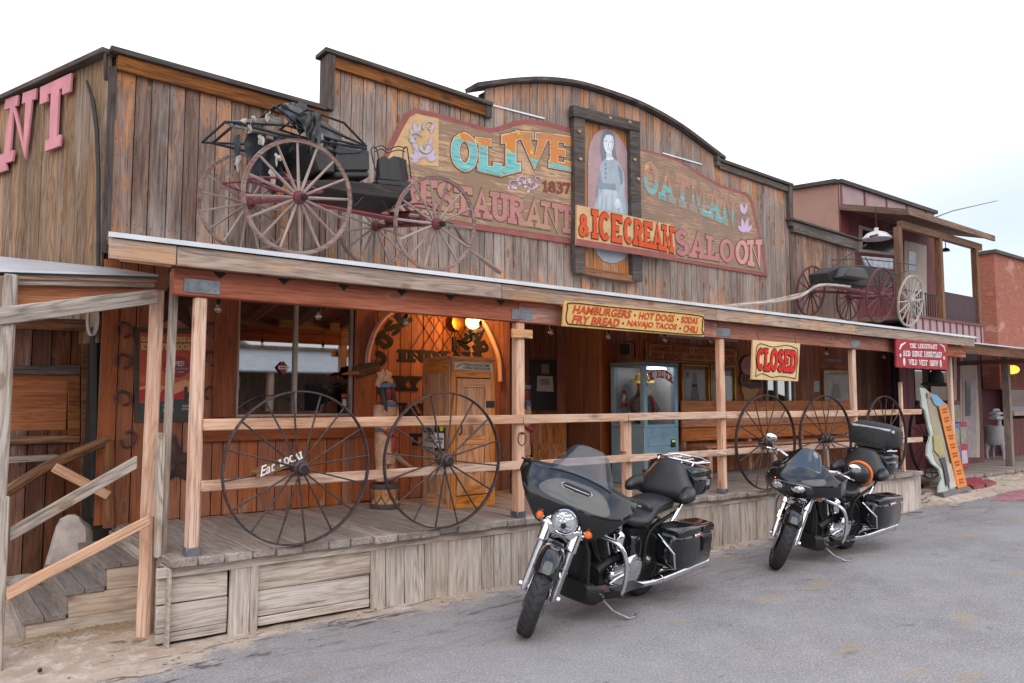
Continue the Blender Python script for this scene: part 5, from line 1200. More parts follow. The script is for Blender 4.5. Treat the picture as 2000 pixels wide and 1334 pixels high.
# ================================================================ motorcycles
def mpaint():
    m=N('gloss_black_paint');tc=m.n('ShaderNodeTexCoord').outputs['Object']
    m.set(Base_Color=(.009,.010,.012,1),Roughness=m.math('MULTIPLY_ADD',m.noise(tc,14,5,.7),.05,.02),Specular_IOR_Level=.75);return m.m
PNT=mpaint();CHR=plain('chrome',(.72,.73,.76),.07,1,.08,18);SAT=plain('satin_metal',(.36,.36,.38),.32,.9,.2,20,.1)
BLK=plain('black_plastic',(.013,.013,.014),.5,0,.2,12);VIN=plain('black_vinyl',(.017,.018,.021),.38,0,.2,25,.12);RUB=plain('tyre_rubber',(.03,.03,.032),.8,0,.3,30,.3)
AMB=plain('amber_lens',(.85,.16,.02),.2,0,.1,20,coat=.6);REDL=plain('red_lens',(.5,.02,.02),.2,0,.1,20,coat=.6);ENG=plain('engine_black',(.025,.025,.027),.45,.3,.2,20);ORG=plain('orange_band',(.8,.17,.02),.5)
def lens():
    m=N('headlamp_glass');m.set(Base_Color=(.8,.83,.86,1),Roughness=.12,Metallic=.75);tc=m.n('ShaderNodeTexCoord').outputs['Object'];v=m.n('ShaderNodeTexVoronoi');m.l(tc,v.inputs['Vector']);v.inputs['Scale'].default_value=45;m.bump(v.outputs[0],.6,.01);return m.m
LEN=lens()
def lerp(pts,x): return sum(lin(pts,x+d)*w_ for d,w_ in((-.03,.1),(-.018,.2),(-.006,.2),(.006,.2),(.018,.2),(.03,.1)))
def fender(mb,cx,cz,r,a0,a1,hw,drop,nu=26,nv=10):
    def f(u,v):
        a=R(a0+(a1-a0)*u);b=-1+2*v;taper=1-.25*max(0,(u-.8)/.2)**2-.2*max(0,(.12-u)/.12)**2
        rr=r-drop*abs(b)**3.2;y=hw*taper*math.copysign(abs(b)**.8,b)
        return V((cx+rr*math.cos(a),y,cz+rr*math.sin(a)))
    return mb.grid(f,nu,nv)
def wheelm(root,name,cx,cz,r,hw,Mx,spk=9):
    Z=lambda mb:mb.xf(Mx)
    mb=MB();rl=r-.1
    mb.lathe([(rl,-hw*.75),(rl+.02,-hw*.92),(r-.045,-hw),(r-.02,-hw*.86),(r-.006,-hw*.55),(r,0),(r-.006,hw*.55),(r-.02,hw*.86),(r-.045,hw),(rl+.02,hw*.92),(rl,hw*.75)],(cx,0,cz),(0,1,0),56)
    w=Z(mb).build(name,RUB,root,ang=50)
    mb=MB()
    for k in range(30):
        for s in(-1,1):
            pts=[]
            for q in range(5):
                t=q/4;a=2*PI*(k+(.5 if s>0 else 0))/30+.13*t*t*1.2;y=s*hw*(.1+.75*t);rr=r+.0015-.02*(abs(y)/hw/.86)**3.2
                pts.append(V((cx+rr*math.cos(a),y,cz+rr*math.sin(a))))
            mb.tube(pts,[.0025,.004,.004,.0035,.002],4)
    Z(mb).build('tread_grooves',M['backing'],w)
    mb=MB();mb.lathe([(rl-.02,-hw*.6),(rl+.004,-hw*.8),(rl+.004,hw*.8),(rl-.02,hw*.6),(rl-.03,0)],(cx,0,cz),(0,1,0),48)
    for k in range(spk):
        a=2*PI*k/spk;d=V((math.cos(a),0,math.sin(a)));c=V((cx,0,cz));mb.tube([c+d*.04,c+d*(rl-.02)],[.016,.011],6)
    mb.lathe([(.02,-hw-.02),(.05,-hw*.7),(.05,hw*.7),(.02,hw+.02)],(cx,0,cz),(0,1,0),20)
    Z(mb).build('rim',SAT,w)
    return w
def bike(name_label,kind,loc,rz,lean,steer):
    rt=thing('motorcycle',name_label,'motorcycle',loc,'motorcycles parked on the street',(R(-lean),0,rz));LOCAL.add(rt.name)
    I=Matrix();Hd=V((1.27,0,.93));ax=V((-.447,0,.894)).normalized()
    S_=Matrix.Translation(Hd)@Matrix.Rotation(R(steer),4,ax)@Matrix.Translation(-Hd)
    FM=S_ if kind==1 else I
    def bd(mb,n,m,p=None,Mx=I,**k): return mb.xf(Mx).build(n,m,p or rt,**k)
    wheelm(rt,'front_wheel',1.62,.325,.325,.064,S_);wheelm(rt,'rear_wheel',0,.32,.32,.088,I)
    for s in(-1,1):
        mb=MB();mb.lathe([(.06,0),(.15,0),(.15,.006),(.06,.006)],(1.62,s*.078-.003,.325),(0,1,0),40);bd(mb,'brake_disc',SAT,None,S_)
        mb=MB();mb.box(1.49,1.56,s*.09-.022,s*.09+.022,.34,.44);bd(mb,'brake_caliper',SAT,None,S_,bevel=.01)
        # fork
        d=V((-.447,0,.894));a=V((1.625,s*.112,.33));b=a+d*.34;c=a+d*.72
        mb=MB();mb.tube([a-d*.035,a,a+d*.03,b],[.022,.03,.031,.031],14);f=bd(mb,'fork_leg',SAT if kind==1 else CHR,None,S_)
        mb=MB();mb.tube([b-d*.01,b,c],[.034,.042,.046],16);bd(mb,'fork_cover',CHR,f,S_)
        mb=MB();mb.tube([a+V((0,-s*.03,0)),a+V((0,s*.045,0))],.018,10);bd(mb,'axle_cap',CHR,f,S_)
        mb=MB();mb.tube([V((1.60,s*.1,.47)),V((1.585,s*.085,.50))],.012,6);mb.box(1.50,1.56,s*.098-.006,s*.098+.006,.5,.53);bd(mb,'fender_bracket',CHR,f,S_)
        # signal
        mb=MB();mb.tube([V((1.40,s*.07,.74)),V((1.42,s*.16,.76)),V((1.42,s*.185,.78))],.013,8);sg=bd(mb,'signal_stalk',CHR,None,S_)
        mb=MB();mb.lathe([(0,.045),(.022,.042),(.035,.02),(.036,0),(.02,-.03),(0,-.04)],(1.42,s*.19,.795),(1,0,0),16);bd(mb,'turn_signal',CHR,sg,S_)
        mb=MB();mb.lathe([(0,.05),(.018,.046),(.029,.03),(.03,.02),(0,.02)],(1.425,s*.19,.795),(1,0,0),16);bd(mb,'signal_lens',AMB,sg,S_)
    mb=MB();fender(mb,1.62,.325,.362,40,168,.092,.085);bd(mb,'front_fender',PNT,None,S_,sub=1,solid=.006)
    mb=MB();mb.loft([(1.585,0,.69,.04,.02),(1.6,0,.685,.035,.018)],12);mb.ball((1.60,0,.672),.028,12,6,(.5,1.4,.7));bd(mb,'fender_ornament',BLK,None,S_)
    # nacelle & headlight
    if kind==1:
        mb=MB();mb.loft([(1.30,0,.79,.12,.05,4),(1.37,0,.77,.165,.055,4),(1.44,0,.755,.15,.05,4),(1.47,0,.745,.1,.035,4)],24);bd(mb,'fork_nacelle',CHR,None,S_)
        mb=MB();mb.loft([(1.335,0,.66,.14,.02,4),(1.385,0,.66,.13,.02,4)],16);bd(mb,'lower_clamp',CHR,None,S_)
        hx,hz=1.455,.825;hd=V((1,0,-.05))
        mb=MB();mb.lathe([(.02,-.06),(.082,-.05),(.098,0),(.1,.018),(.093,.03),(.088,.022)],(hx,0,hz),hd,36);h=bd(mb,'headlight',CHR,None,S_)
        mb=MB();mb.lathe([(0,.036),(.05,.032),(.086,.018),(.086,.0),(0,0)],(hx,0,hz),hd,36);bd(mb,'headlight_lens',LEN,h,S_)
        mb=MB();mb.lathe([(0,.04),(.02,.038),(.024,.02)],(hx,0,hz-.025),hd,16);mb.lathe([(.1,-.03),(.112,-.01),(.108,.012),(.1,.012)],(hx,0,hz),hd,36);bd(mb,'headlight_gasket',BLK,h,S_)
        ZT=[(-.1,1.145),(0,1.145),(.08,1.144),(.2,1.13),(.3,1.105),(.38,1.09),(.47,1.07)];ZB=[(-.1,.94),(0,.94),(.06,.93),(.10,.875),(.125,.80),(.16,.725),(.21,.725),(.27,.79),(.35,.885),(.42,.965),(.47,1.01)]
        def fs(y,z,o=0):
            k=abs(y)/.47;xn=lerp([(.7,1.38),(.8,1.43),(.88,1.475),(.95,1.48),(.99,1.445),(1.06,1.36),(1.15,1.235),(1.2,1.17)],z)
            x=xn-.10*k**2.2-.13*k**6
            return V((x+o,y,z))
        def ff(u,v):
            y=.47*(2*u-1);y=math.copysign(.47*(abs(y)/.47)**.92,y);k=abs(y)
            return fs(y,lerp(ZT,k)*(1-v)+lerp(ZB,k)*v)
        mb=MB();mb.grid(ff,34,9);fo=bd(mb,'fairing',PNT,None,FM,sub=1,solid=.012)
        # cockpit (inner) shell, lower dark wings
        def fi(u,v):
            p=ff(.03+.94*u,v);k=abs(p.y)/.47;return V((p.x-.10-.1*math.sin(PI*v)*(1-k),p.y*.96,p.z-.004+.01*(v)))
        mb=MB();mb.grid(fi,24,6);bd(mb,'cockpit_liner',BLK,fo,FM,solid=.02)
        for s in(-1,1):
            def fw(u,v,s=s):
                y=s*(.13+.34*u);p=fs(y,lerp(ZB,abs(y)));return V((p.x-.002-v*(.16-.02*u),y*(1-.05*v),p.z-.02*math.sin(PI*v)+.02*v*(1-u)))
            mb=MB();mb.grid(fw,12,4);bd(mb,'fairing_underside',PNT,fo,FM,solid=.008)
        def patch(mb,y0,y1,z0,z1,o,zc=0,n=16,m=4):
            def f(u,v):
                y=y0+(y1-y0)*u;q=(2*u-1);hh=(z1-z0)/2*(1-abs(q)**6)**.5;zm=(z0+z1)/2+zc*y*y;return fs(y,zm+hh*(1-2*v),o)
            mb.grid(f,n,m)
        mb=MB();patch(mb,-.125,.125,1.035,1.078,.006);v_=bd(mb,'fairing_vent',SAT,fo,FM,solid=.004)
        mb=MB();patch(mb,-.117,.117,1.04,1.073,.010);bd(mb,'vent_opening',M['backing'],v_,FM,solid=.003)
        mb=MB();patch(mb,-.11,.11,1.054,1.058,.0135);bd(mb,'vent_slats',SAT,v_,FM)
        for s in(-1,1):
            mb=MB();patch(mb,s*.23,s*.31,1.085,1.1,.004,n=8);bd(mb,'side_vent',M['backing'],fo,FM)
        def sh(u,v):
            q=2*u-1;y=.25*q*(1-.18*v**3);base=fs(y,lerp(ZT,abs(y))-.012)
            hgt=.20*(1-.62*abs(q)**4.5);return V((base.x+.008-.15*v-.02*v*v,y,base.z+hgt*v*(1-.0*q)))
        mb=MB();mb.grid(sh,20,8);bd(mb,'windshield',M['shield'],fo,FM,sub=1,solid=.004)
        mb=MB();pts=[fs(.25*q/10,lerp(ZT,abs(.25*q/10))-.012)+V((.012,0,.002)) for q in range(-10,11)];mb.tube(pts,.007,6);
        for y in(-.16,0,.16): mb.ball(fs(y,lerp(ZT,abs(y))-.008)+V((.018,0,0)),.008,8,5)
        bd(mb,'shield_trim',BLK,fo,FM)
        mb=MB()
        for s in(-1,1): mb.ball(fs(s*.43,1.03)+V((-.015,0,0)),.03,12,8,(.4,.9,1.2))
        bd(mb,'mirror_housing',BLK,fo,FM)
    else:
        # frame-mounted nose fairing
        ZT=[(-.1,1.12),(0,1.12),(.06,1.12),(.15,1.112),(.25,1.07),(.34,1.0),(.4,.95)];ZB=[(-.1,.735),(0,.735),(.1,.74),(.2,.77),(.3,.79),(.4,.80)]
        def fs(y,z,o=0):
            k=abs(y)/.4;xn=lerp([(.65,1.46),(.7,1.51),(.76,1.575),(.84,1.635),(.90,1.65),(.94,1.62),(1.0,1.53),(1.06,1.42),(1.13,1.30),(1.2,1.2)],z)
            return V((xn-.17*k**2-.15*k**6+o,y,z))
        def ff(u,v):
            y=.4*(2*u-1);return fs(y,lerp(ZT,abs(y))*(1-v)+lerp(ZB,abs(y))*v)
        mb=MB();mb.grid(ff,30,14);fo=bd(mb,'fairing',PNT,None,I,sub=1,solid=.012)
        for s in(-1,1):
            def fw(u,v,s=s):
                y=s*.4;z=.95-.15*v;p=fs(y,z);return V((p.x-.27*u,y*(1-.12*u),z+(.04*(1-v)-.07*v)*u+.0))
            mb=MB();mb.grid(fw,6,5);bd(mb,'side_panel',PNT,fo,I,sub=1,solid=.01)
        def patch(mb,y0,y1,z0,z1,o,zc=0,n=24,m=5,e=6):
            def f(u,v):
                y=y0+(y1-y0)*u;q=(2*u-1);hh=(z1-z0)/2*(1-abs(q)**e)**.5;zm=(z0+z1)/2+zc*y*y;return fs(y,zm+hh*(1-2*v),o)
            mb.grid(f,n,m)
        mb=MB();patch(mb,-.245,.245,.80,.90,.008,0);h=bd(mb,'headlight_recess',plain('smoked_lens',(.11,.115,.13),.06,.8,.1,20),fo,I,solid=.006)
        for s in(-1,1):
            mb=MB();mb.ball(fs(s*.105,.85)+V((.0,0,0)),.042,18,10,(.6,1.6,.9));hh=bd(mb,'headlight',LEN,h)
            mb=MB();mb.tube([fs(s*.105,.85)+V((.022,.065*math.cos(a*PI/12),.04*math.sin(a*PI/12))) for a in range(24)],.005,6,closed=True);bd(mb,'headlight_bezel',CHR,h)
        mb=MB();patch(mb,-.22,.22,.985,1.02,.006,-.3,20,3);bd(mb,'fairing_vent',M['backing'],fo,I,solid=.004)
        def sh(u,v):
            q=2*u-1;y=.24*q*(1-.4*v);b=fs(y,1.04-.9*y*y*.5);return V((b.x+.01-.23*v+.03*v*v,y,b.z+.19*v*(1-.25*abs(q)**2)))
        mb=MB();mb.grid(sh,16,6);bd(mb,'windshield',glassm('smoked_screen',(.14,.15,.17),.05,.18),fo,I,sub=1,solid=.005)
        mb=MB();mb.loft([(1.30,0,.86,.3,.12,3),(1.45,0,.86,.26,.11,3)],20);bd(mb,'cockpit_liner',BLK,fo)
        mb=MB();mb.loft([(1.33,0,.70,.15,.025,4),(1.41,0,.69,.13,.02,4)],16);bd(mb,'lower_clamp',CHR,None,S_)
        mb=MB();mb.loft([(1.36,0,.74,.05,.03,3),(1.46,0,.74,.075,.035,3),(1.49,0,.74,.05,.02,3)],16);bd(mb,'horn_cover',CHR,None,S_)
    # handlebar
    mb=MB();P0=[(1.22,0,1.0),(1.2,.13,1.03),(1.1,.30,1.06),(.98,.42,1.03),(.93,.44,1.02)]
    mb.tube([V((a,-b,c)) for a,b,c in P0[::-1]]+[V(p) for p in P0[1:]],.014,8);hb=bd(mb,'handlebar',CHR,None,S_)
    for s in(-1,1):
        mb=MB();mb.tube([V((1.0,s*.40,1.04)),V((.90,s*.455,1.015))],.021,10);bd(mb,'grip',BLK,hb,S_)
        mb=MB();mb.tube([V((1.05,s*.36,1.05)),V((1.06,s*.44,1.04)),V((1.0,s*.5,1.03))],.008,6);bd(mb,'lever',CHR,hb,S_)
        if kind==2:
            mb=MB();mb.tube([V((1.08,s*.36,1.06)),V((1.12,s*.42,1.14))],.008,6);mb.ball((1.12,s*.44,1.17),.06,16,10,(.45,1.1,.7));bd(mb,'mirror',CHR,hb,S_,ang=60)
    # tank / seat / body
    mb=MB();mb.loft([(.50,0,.74,.07,.05,2.4),(.58,0,.77,.12,.085,2.4),(.75,0,.80,.155,.115,2.4),(.95,0,.815,.165,.125,2.4),(1.08,0,.82,.14,.11,2.4),(1.17,0,.82,.08,.06,2.4)],28);tk=bd(mb,'fuel_tank',PNT,None,I,ang=70,sub=1)
    mb=MB();mb.loft([(.62,0,.9,.045,.01),(.8,0,.925,.05,.012),(1.0,0,.94,.045,.01)],14);bd(mb,'tank_console',CHR,tk)
    for s in(-1,1):
        w=[V((.93,s*.168,.84)),V((.72,s*.166,.83)),V((.72,s*.166,.79)),V((.93,s*.168,.80))];w=w if s>0 else [w[1],w[0],w[3],w[2]]
        mb=MB();font_text(mb,'MOTOR',[V((w[0].x,w[0].y,.845)),V((w[1].x,w[1].y,.84)),V((w[1].x,w[1].y,.815)),V((w[0].x,w[0].y,.818))],(0,s,0),0,.004,.02,.2)
        # tank badge: winged bar shape
        mb=MB();mb.prism([V((.92,s*.166,.85)),V((.74,s*.166,.835)),V((.72,s*.166,.82)),V((.8,s*.166,.815)),V((.93,s*.166,.825))],(0,s*.006,0));bd(mb,'tank_badge',SAT,tk,bevel=.002)
    mb=MB();mb.loft([(-.30,0,.80,.13,.05,2.6),(-.2,0,.80,.165,.06,2.6),(-.02,0,.79,.17,.065,2.6),(.07,0,.775,.15,.065,2.6),(.14,0,.74,.16,.07,2.6),(.25,0,.705,.19,.06,2.6),(.38,0,.70,.19,.055,2.6),(.50,0,.715,.14,.05,2.6),(.60,0,.74,.07,.035,2.6)],28);se=bd(mb,'seat',VIN,None,I,ang=80,sub=1)
    mb=MB();mb.loft([(.13,0,.77,.14,.05),(.17,0,.80,.15,.07),(.21,0,.78,.14,.05)],20);bd(mb,'seat_bolster',VIN,se,I,ang=80,sub=1)
    # passenger backrest
    mb=MB();mb.loft([(.79,-.34,0,.05,.22,2.6),(.85,-.33,0,.09,.29,2.4),(.90,-.33,0,.095,.30,2.3),(.96,-.345,0,.085,.26,2.3),(1.04,-.365,0,.075,.19,2.4),(1.11,-.38,0,.065,.155,2.4),(1.165,-.39,0,.035,.10,2.2)],32,axis='z');br=bd(mb,'backrest',VIN,None,I,ang=80,sub=1)
    for s in(-1,1):
        mb=MB();mb.tube([V((-.34,s*.22,.90)),V((-.25,s*.265,.90)),V((-.16,s*.27,.885)),V((-.11,s*.26,.87))],[.075,.065,.05,.03],14);bd(mb,'armrest',VIN,br,I,ang=80)
    # top case
    mb=MB();mb.loft([(-.80,0,.965,.20,.085,4),(-.77,0,.965,.25,.105,4),(-.60,0,.965,.275,.115,4),(-.45,0,.965,.265,.115,4),(-.41,0,.965,.24,.10,4)],32);tp=bd(mb,'top_case',PNT,None,I,ang=50)
    mb=MB();mb.loft([(-.805,0,1.06,.19,.03,4),(-.78,0,1.065,.24,.045,4),(-.60,0,1.075,.265,.055,4),(-.45,0,1.07,.255,.05,4),(-.42,0,1.06,.22,.035,4)],32);bd(mb,'case_lid',PNT,tp,I,ang=50)
    mb=MB();mb.tube([V((-.60,-.276,.985)),V((-.60,-.285,.98)),V((-.79,-.22,.975)),V((-.812,0,.975)),V((-.79,.22,.975)),V((-.60,.285,.98))],.009,6);mb.box(-.66,-.58,.268,.282,.97,1.02);mb.box(-.66,-.58,-.282,-.268,.97,1.02);bd(mb,'case_trim',CHR,tp)
    mb=MB();mb.box(-.816,-.80,-.16,.16,.93,.965);bd(mb,'tail_light',REDL,tp,bevel=.004)
    mb=MB()
    for y in(-.17,-.06,.06,.17): mb.tube([V((-.47,y,1.125)),V((-.50,y,1.155)),V((-.74,y,1.155)),V((-.77,y,1.14))],.008,8)
    mb.tube([V((-.50,-.19,1.155)),V((-.48,0,1.157)),V((-.50,.19,1.155)),V((-.76,.21,1.15)),V((-.80,.12,1.165)),V((-.80,-.12,1.165)),V((-.76,-.21,1.15))],.011,8,closed=True)
    bd(mb,'luggage_rack',CHR,tp)
    mb=MB();mb.tube([V((-.2,.15,.62)),V((-.42,.17,.86))],.014,8);mb.tube([V((-.2,-.15,.62)),V((-.42,-.17,.86))],.014,8);mb.box(-.75,-.4,-.12,.12,.84,.86);bd(mb,'case_mount',CHR,None)
    # rear fender, bags
    mb=MB();fender(mb,0,.33,.385,20,205,.11,.06);bd(mb,'rear_fender',PNT,None,I,sub=1,solid=.006)
    for s in(-1,1):
        c=s*.335
        mb=MB();mb.loft([(-.50,c,.47,.085,.12,4),(-.47,c,.475,.108,.15,4),(-.1,c,.485,.115,.165,4),(.12,c,.50,.115,.155,4),(.20,c-s*.01,.52,.10,.125,4),(.225,c-s*.015,.53,.07,.09,4)],28);sb_=bd(mb,'saddlebag',PNT,None,I,ang=50)
        mb=MB();mb.loft([(-.505,c,.635,.08,.02,4),(-.48,c,.645,.108,.04,4),(-.1,c,.66,.118,.045,4),(.12,c,.66,.117,.045,4),(.205,c-s*.01,.645,.09,.03,4)],28);bd(mb,'bag_lid',PNT,sb_,I,ang=50)
        mb=MB();mb.box(-.22,-.06,c+s*.112-.008,c+s*.112+.012,.605,.632,'x');bd(mb,'bag_latch',CHR,sb_,bevel=.005)
        mb=MB();mb.box(-.19,-.11,c+s*.122-.004,c+s*.122+.008,.612,.626,'x');bd(mb,'latch_reflector',REDL,sb_)
        mb=MB();mb.tube([V((.24,s*.25,.62)),V((.25,s*.42,.5)),V((.22,s*.43,.38)),V((.2,s*.3,.34))],.009,8);bd(mb,'bag_guard',CHR,sb_)
        # exhaust
        mb=MB();mb.tube([V((.62,s*.12,.24)),V((.40,s*.22,.225)),V((.22,s*.27,.235)),V((.15,s*.275,.24))],[.026,.03,.033,.045],14);mb.tube([V((.16,s*.275,.24)),V((-.30,s*.30,.262)),V((-.62,s*.315,.278))],[.047,.052,.054],18);mb.tube([V((-.60,s*.315,.277)),V((-.66,s*.318,.28))],[.056,.056],18);bd(mb,'exhaust',CHR,None)
        mb=MB();mb.box(.60,.98,s*.30-.06,s*.30+.06,.285,.30,'x');fb_=bd(mb,'footboard',BLK,None,bevel=.01)
        mb=MB();mb.box(.10,.24,s*.27-.05,s*.27+.05,.37,.385);bd(mb,'passenger_peg',BLK,None,bevel=.006)
        # crash bar
        mb=MB();P_=[(1.10,.05,.70),(1.09,.2,.695),(1.06,.33,.66),(1.03,.385,.56),(1.01,.39,.42),(1.0,.36,.30),(1.0,.26,.245),(1.01,.08,.24)];mb.tube([V(p) for p in cr([(a,s*b,c_) for a,b,c_ in P_],4)],.018,12);bd(mb,'crash_bar',CHR,None)
        mb=MB();mb.tube([V((1.01,s*.24,.245)),V((1.0,s*.37,.30))],.026,10);bd(mb,'peg_rubber',BLK,None)
        mb=MB();mb.loft([(.42,s*.17,.50,.03,.09,3),(.5,s*.185,.52,.04,.12,3),(.62,s*.18,.55,.03,.09,3)],16);bd(mb,'side_cover',PNT,None,I,ang=60)
    # engine
    mb=MB();mb.loft([(.45,0,.34,.09,.08,3),(.55,0,.35,.12,.12,3),(.76,0,.34,.12,.12,3),(.88,0,.31,.10,.08,3)],20);en=bd(mb,'engine',ENG,None,I,ang=50)
    for k,(a,t) in enumerate(((.80,22),(.64,-22))):
        d=V((math.sin(R(t)),0,math.cos(R(t))));o=V((.72,0,.36));mb=MB();pf_=[]
        for q in range(11): z=.13+q*.017;pf_+=[(.075,z),(.1,z+.001),(.1,z+.008),(.075,z+.009)]
        mb.lathe(pf_,o,d,20,sq=1.1);cy=bd(mb,'cylinder',ENG,en)
        mb=MB();mb.lathe([(.09,.32),(.095,.335),(.085,.38),(.05,.40),(0,.405)],o,d,20,sq=1.1);bd(mb,'rocker_cover',CHR,cy)
        for s in(-1,1):
            mb=MB();mb.tube([o+d*.14+V((0,s*.1,0)),o+d*.34+V((0,s*.085,0))],.011,8);bd(mb,'pushrod_tube',CHR,cy)
    mb=MB();mb.loft([(.135,.66,.35,.20,.085,2.6),(.17,.66,.35,.205,.09,2.6),(.20,.66,.35,.19,.078,2.6),(.205,.66,.35,.16,.06,2.6)],32,axis='y');
    for v in mb.v: pass
    pc_=bd(mb,'primary_cover',CHR,en,I,ang=50)
    mb=MB();mb.lathe([(.13,.17),(.135,.20),(.12,.215),(.112,.222),(0,.224)],(.53,0,.37),(0,1,0),36);bd(mb,'clutch_cover',CHR,pc_)
    mb=MB()
    for q in range(5): a=2*PI*q/5;mb.lathe([(.008,.218),(.008,.228),(0,.229)],(.53+.085*math.cos(a),0,.365+.085*math.sin(a)),(0,1,0),8)
    mb.box(.56,.86,.2,.212,.40,.425,'x');bd(mb,'cover_bolts',SAT,pc_)
    mb=MB();mb.lathe([(.085,-.22),(.09,-.17),(.08,-.13)],(.72,0,.5),(0,1,0),30);mb.lathe([(0,-.225),(.085,-.22)],(.72,0,.5),(0,1,0),30);bd(mb,'air_cleaner',CHR,en)
    mb=MB();mb.loft([(.12,.73,.60,.05,.075,2.2),(.16,.73,.60,.055,.085,2.2),(.19,.73,.60,.03,.06,2.2)],20,axis='y');bd(mb,'horn_cover',CHR,en,I,ang=60)
    mb=MB();mb.loft([(1.0,0,.42,.07,.14,4),(1.06,0,.44,.09,.17,4),(1.1,0,.45,.07,.14,4)],24);bd(mb,'radiator_shroud',BLK,None,I,ang=50,bevel=0)
    mb=MB();mb.loft([(.9,0,.20,.18,.05,4),(1.05,0,.23,.2,.09,4),(1.14,0,.25,.15,.07,4)],20);bd(mb,'chin_fairing',BLK,None,I,ang=50)
    # frame
    mb=MB()
    for s in(-1,1): mb.tube([V(p) for p in cr([(1.25,s*.03,.86),(1.12,s*.1,.55),(1.08,s*.12,.25),(.95,s*.13,.19),(.4,s*.14,.19),(.22,s*.14,.35),(.15,s*.13,.6),(-.35,s*.13,.72)],4)],.017,10)
    mb.tube([V((1.25,0,.88)),V((.6,0,.72)),(.2,0,.62)],.02,10);mb.tube([V((1.33,0,.72)),V((1.24,0,.98))],.035,12);mb.box(.2,.5,-.12,.12,.30,.66);bd(mb,'frame',ENG,None)
    mb=MB();mb.tube([V((0,-.2,.32)),V((0,.2,.32))],.016,8);mb.tube([V((.3,.14,.30)),V((0,.15,.32))],.022,8);mb.tube([V((.3,-.14,.30)),V((0,-.15,.32))],.022,8);bd(mb,'swingarm',ENG,None)
    # hoses / cables
    for k in range(5):
        s=(-1)**k;mb=MB();mb.tube([V(p) for p in cr([(1.2,s*(.06+.02*k),.98),(1.22,s*(.16+.02*k),.88),(1.15,s*(.12+.02*k),.72),(1.02,s*.1,.55+.02*k),(.9,s*.1,.45)],4)],.006,6);bd(mb,'cable',BLK,None)
    # kickstand, shifter
    t=math.tan(R(lean));mb=MB();mb.tube([V((.92,.14,.19)),V((.86,.25,.10)),V((.80,.35,.35*t+.012))],[.016,.013,.012],8);mb.tube([V((.80,.35,.35*t+.01)),V((.72,.36,.36*t+.01)),V((.70,.37,.36*t+.035))],.009,6);bd(mb,'kickstand',SAT,None)
    mb=MB();mb.tube([V((.68,.225,.36)),V((.86,.23,.345)),V((.99,.24,.33))],.008,6);mb.tube([V((.99,.22,.33)),V((.99,.29,.33))],.013,8);bd(mb,'shift_lever',CHR,None)
    return rt
BS=.94
h1=R(194)
def place(fx,fy,hd): return (fx-1.62*BS*math.cos(hd),fy-1.62*BS*math.sin(hd),.014)
b1=bike('black touring motorcycle with clear windscreen and round headlight, parked nearer the camera',1,place(3.58,4.40,h1),h1,9,30)
h2=R(187)
b2=bike('black touring motorcycle with low dark screen and bag on its rear rack, parked farther away',2,place(6.97,4.60,h2),h2,9,30)
b1.scale=(.935,1,1.0);b2.scale=(.955,.98,.98)
MX=Matrix.Translation(b2.location)@b2.rotation_euler.to_matrix().to_4x4()@Matrix.Diagonal((.955,.98,.98,1))
def on2(mb): return mb.xf(MX)
bg2=thing('luggage_bag','black soft luggage bag with a silver stripe strapped behind the far motorcycle seat','bag',tuple(MX@V((-.6,0,1.17))))
mb=MB();mb.loft([(-.82,0,1.30,.22,.11,4),(-.78,0,1.31,.26,.135,4),(-.6,0,1.32,.27,.15,4),(-.46,0,1.31,.26,.14,4),(-.42,0,1.29,.22,.11,4)],28);on2(mb).build('bag',plain('nylon_bag',(.02,.021,.024),.7,0,.3,20,.4),bg2,ang=60)
mb=MB();mb.box(-.45,-.425,-.22,.22,1.395,1.42,'y');mb.box(-.47,-.42,.24,.262,1.38,1.41);on2(mb).build('reflective_stripe',plain('silver_stripe',H('#c8ccd0'),.35,.3,.1,20),bg2,bevel=.003)
hm=thing('helmet','black helmet with an orange band resting on the far motorcycle seat','helmet',tuple(MX@V((.12,0,.9))))
mb=MB();mb.ball((.10,.10,.90),.145,24,14,(1.1,.95,.9));on2(mb).build('shell',plain('matte_black',(.012,.012,.014),.35,0,.2,10),hm,ang=60)
mb=MB()
pts=[]
for k in range(28):
    a=2*PI*k/28;c=V((.04,.10,.90));pts.append(c+V((0,.14*math.cos(a),.132*math.sin(a))))
mb.tube(pts,.018,8,closed=True);on2(mb).build('orange_band',ORG,hm)
# ================================================================ things on the porch
def lbox(x0,x1,y0,y1,z0,z1,g='z',bev=0,name='part',mat=None,par=None,jit=0): mb=MB();mb.box(x0,x1,y0,y1,z0,z1,g,jit);return mb.build(name,mat,par,bevel=bev)
# pine cabinet
cx0,cx1,cy0,cy1=4.33,4.88,6.60,7.10;cz1=U(920,702,Y=6.6).z
cb=thing('pine_cabinet','tall varnished pine cabinet with a panelled door standing on the porch','cabinet',(cx0,cy0,DK))
lbox(cx0,cx0+.02,cy0,cy1,DK,cz1,'z',.003,'side_panel',M['cab'],cb);lbox(cx1-.02,cx1,cy0,cy1,DK,cz1,'z',.003,'side_panel',M['cab'],cb)
for a,b in((cy0+.0,cy0+.05),(cy1-.05,cy1)): lbox(cx0-.012,cx0-.001,a,b,DK,cz1,'z',.002,'side_stile',M['cab'],cb)
for a,b in((DK,DK+.14),(cz1-.14,cz1)): lbox(cx0-.010,cx0-.001,cy0+.05,cy1-.05,a,b,'y',.002,'side_rail',M['cab'],cb)
lbox(cx0-.02,cx1+.02,cy0-.02,cy1,cz1,cz1+.03,'x',.004,'top',M['cab'],cb);lbox(cx0+.02,cx1-.02,cy1-.02,cy1-.001,DK,cz1,'z',0,'back_panel',M['cab'],cb)
